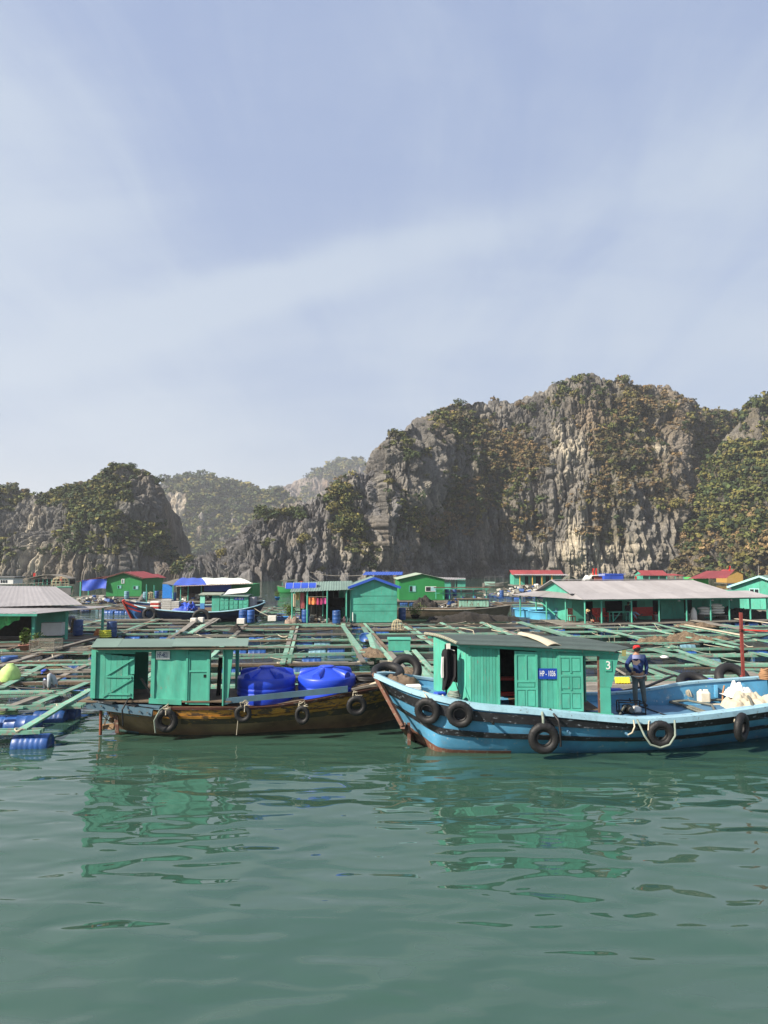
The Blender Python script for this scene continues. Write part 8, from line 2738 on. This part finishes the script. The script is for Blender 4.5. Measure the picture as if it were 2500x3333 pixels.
# people ------------------------------------------------------------------------
S = lambda px, py, Y: far(px, py, Y)
ym = 19.55
JK = worn('navy_jacket_cloth', (.014, .034, .125), (.03, .05, .14), .7, 5, .85, var=.25, bmp=0.0)
man = person('person in a navy jacket and red cap standing on the deck, seen from behind', dict(
    pelvis=S(2077, 2196, ym), chest=S(2076, 2146, ym), neck=S(2074, 2126, ym), head=S(2073, 2114, ym - .02),
    shoulder_l=S(2056, 2137, ym), elbow_l=S(2038, 2167, ym + .05), wrist_l=S(2055, 2190, ym + .14), shoulder_r=S(2096, 2137, ym), elbow_r=S(2105, 2170, ym), wrist_r=S(2102, 2200, ym - .03),
    hip_l=S(2068, 2206, ym), knee_l=S(2067, 2248, ym - .02), ankle_l=S(2070, 2296, ym), toe_l=S(2068, 2301, ym + .10), hip_r=S(2087, 2206, ym), knee_r=S(2094, 2248, ym), ankle_r=S(2099, 2292, ym - .02), toe_r=S(2104, 2297, ym + .06)),
    JK, plain('grey_green_trousers', (.105, .125, .122), .85), plain('red_cap', (.60, .02, .02), .7), (.12, 1, 0), plain('dark_shoes', (.03, .03, .03), .6))
yk = MB()
yk.grid([[tuple(S(2058 + 37 * a, 2132 + 12 * b, ym - .215 + .10 * (2 * a - 1) ** 2 + .0 * b)) for b in (0, .5, 1)] for a in np.linspace(0, 1, 7)], True)
W(yk, 'sunlit_yoke', plain('lilac_grey_sunlit', (.20, .22, .38), .85), man)  # sunlight on the upper back, painted as a pale lilac sheet
pt = MB()
pt.add([tuple(S(x, y, ym - .232)) for x, y in ((2056, 2145), (2064, 2150), (2073, 2152), (2080, 2146), (2084, 2152), (2084, 2156), (2073, 2166), (2062, 2163))], [tuple(range(8))])
W(pt, 'back_print', plain('brown_print', (.14, .11, .10), .85), man)
W(MB().tube([S(2057, 2199.5, ym - .10), S(2066, 2201, ym - .165), S(2078, 2202, ym - .175), S(2090, 2201, ym - .165), S(2099, 2199.5, ym - .10)], .012, 5), 'hem_stripe', STYRO, man)

yc = 24.0
person('person in a pale grey shirt and blue cap crouching on a raft beam', dict(
    pelvis=S(176, 2240, yc + .1), chest=S(172, 2203, yc), neck=S(160, 2190, yc), head=S(150, 2185, yc - .02),
    shoulder_l=S(160, 2200, yc - .17), elbow_l=S(160, 2222, yc - .2), wrist_l=S(158, 2241, yc - .15), shoulder_r=S(168, 2200, yc + .2), elbow_r=S(156, 2222, yc + .2), wrist_r=S(150, 2240, yc + .1),
    hip_l=S(172, 2241, yc - .1), knee_l=S(142, 2215, yc - .1), ankle_l=S(152, 2246, yc - .08), toe_l=S(140, 2250, yc - .1), hip_r=S(172, 2240, yc + .2), knee_r=S(146, 2214, yc + .18), ankle_r=S(156, 2245, yc + .18), toe_r=S(145, 2248, yc + .18)),
    plain('pale_grey_shirt', (.33, .36, .38), .85, var=.2), plain('dark_grey_trousers', (.09, .09, .095), .85), plain('blue_cap', (.02, .05, .33), .7), (-.95, -.1, -.45), plain('pale_shoes', (.40, .34, .26), .8))
yb = 41.5
person('person bending over beside the blue barrel under the shed eave', dict(
    pelvis=S(243, 2014, yb), chest=S(230, 2008, yb - .1), neck=S(223, 2013, yb - .1), head=S(221, 2021, yb - .1),
    shoulder_l=S(226, 2012, yb - .28), elbow_l=S(226, 2028, yb - .25), wrist_l=S(230, 2042, yb - .2), shoulder_r=S(228, 2010, yb + .15), elbow_r=S(228, 2027, yb + .1), wrist_r=S(232, 2042, yb),
    hip_l=S(240, 2018, yb - .12), knee_l=S(234, 2036, yb - .12), ankle_l=S(232, 2056, yb - .12), toe_l=S(228, 2060, yb - .15), hip_r=S(243, 2018, yb + .12), knee_r=S(238, 2036, yb + .1), ankle_r=S(239, 2055, yb + .1), toe_r=S(235, 2059, yb + .1)),
    plain('grey_lilac_shirt', (.22, .22, .27), .85), plain('khaki_trousers', (.16, .13, .09), .85), None, (-.5, -.3, -.8), None)
ys = 50.4
ps = m4(4.62, 1.25, .0)
vx = M4.to_3x3() @ Vector((1, 0, 0))
vy = M4.to_3x3() @ Vector((0, 1, 0))
vz = Vector((0, 0, 1))
J = lambda x, y, z: ps + vx * x + vy * y + vz * z
person('person in a dark jacket and pale jeans sitting cross-legged on the veranda', dict(
    pelvis=J(0, .25, .55), chest=J(.0, .28, .98), neck=J(.02, .24, 1.16), head=J(.03, .2, 1.29),
    shoulder_l=J(-.19, .24, 1.10), elbow_l=J(-.22, .1, .84), wrist_l=J(-.02, -.08, .72), shoulder_r=J(.19, .24, 1.10), elbow_r=J(.24, .08, .84), wrist_r=J(.08, -.1, .74),
    hip_l=J(-.1, .2, .52), knee_l=J(.08, -.28, .60), ankle_l=J(.28, -.42, .18), toe_l=J(.42, -.5, .16), hip_r=J(.1, .2, .52), knee_r=J(.30, -.22, .66), ankle_r=J(.62, -.36, .42), toe_r=J(.78, -.4, .5)),
    plain('dark_jacket', (.015, .013, .016), .85), plain('pale_jeans', (.17, .24, .34), .85), None, (.3, -.9, 0), plain('dark_shoes', (.03, .03, .03), .6))
ps = m4(.65, .35, .0)
person('person in black with a straw hat crouching at the veranda corner', dict(
    pelvis=J(.05, .2, .30), chest=J(-.08, .12, .66), neck=J(-.14, .05, .80), head=J(-.18, 0, .90),
    shoulder_l=J(-.24, .1, .74), elbow_l=J(-.2, -.18, .55), wrist_l=J(-.1, -.3, .28), shoulder_r=J(.10, .1, .74), elbow_r=J(.14, -.15, .52), wrist_r=J(.05, -.3, .26),
    hip_l=J(-.04, .2, .28), knee_l=J(-.16, -.15, .50), ankle_l=J(-.12, .02, .10), toe_l=J(-.16, -.12, .04), hip_r=J(.16, .2, .28), knee_r=J(.22, -.15, .50), ankle_r=J(.2, .02, .10), toe_r=J(.24, -.12, .04)),
    plain('black_cloth', (.010, .010, .012), .9), plain('black_cloth', (.010, .010, .012), .9), plain('straw', (.42, .32, .17), .9), (-.4, -.8, -.3), plain('dark_shoes', (.03, .03, .03), .6), straw=True)
cx_ = m4(1.55, .9, 0)
o = empty('armchair', 'bright red chair right behind the person in the straw hat', 'chair', cx_)
W(MB().box((1.6, .9, .42), (.45, .45, .05), M4), 'seat', RED, o)
W(MB().tube([m4(1.45, 1.1, .4), m4(1.45, 1.12, .95), m4(1.8, 1.12, .95), m4(1.8, 1.1, .4)], .03, 6), 'backrest', RED, o)
for x, y in ((1.42, .7), (1.8, .7), (1.42, 1.08), (1.8, 1.08)):
    W(MB().box((x, y, .2), (.05, .05, .4), M4), 'leg', RED, o)
for i_, (px, Y, lab) in enumerate(((1843, 117.5, 'person in an orange life vest aboard the hooped canvas boat'),)):
    y_ = Y
    person(lab, dict(pelvis=S(px, 1896, y_), chest=S(px, 1889, y_), neck=S(px, 1885.5, y_), head=S(px, 1883.5, y_), shoulder_l=S(px - 4, 1887, y_), elbow_l=S(px - 5, 1892, y_), wrist_l=S(px - 3, 1895, y_ - .2), shoulder_r=S(px + 4, 1887, y_), elbow_r=S(px + 5, 1892, y_), wrist_r=S(px + 4, 1895, y_ - .2),
                     hip_l=S(px - 2, 1897, y_), knee_l=S(px - 2, 1898, y_ - .4), ankle_l=S(px - 2, 1906, y_ - .4), toe_l=S(px - 2, 1906.5, y_ - .6), hip_r=S(px + 2, 1897, y_), knee_r=S(px + 2, 1898, y_ - .4), ankle_r=S(px + 2, 1906, y_ - .4), toe_r=S(px + 2, 1906.5, y_ - .6)),
           ORANGE, TARP, ORANGE, (0, -1, 0), None)
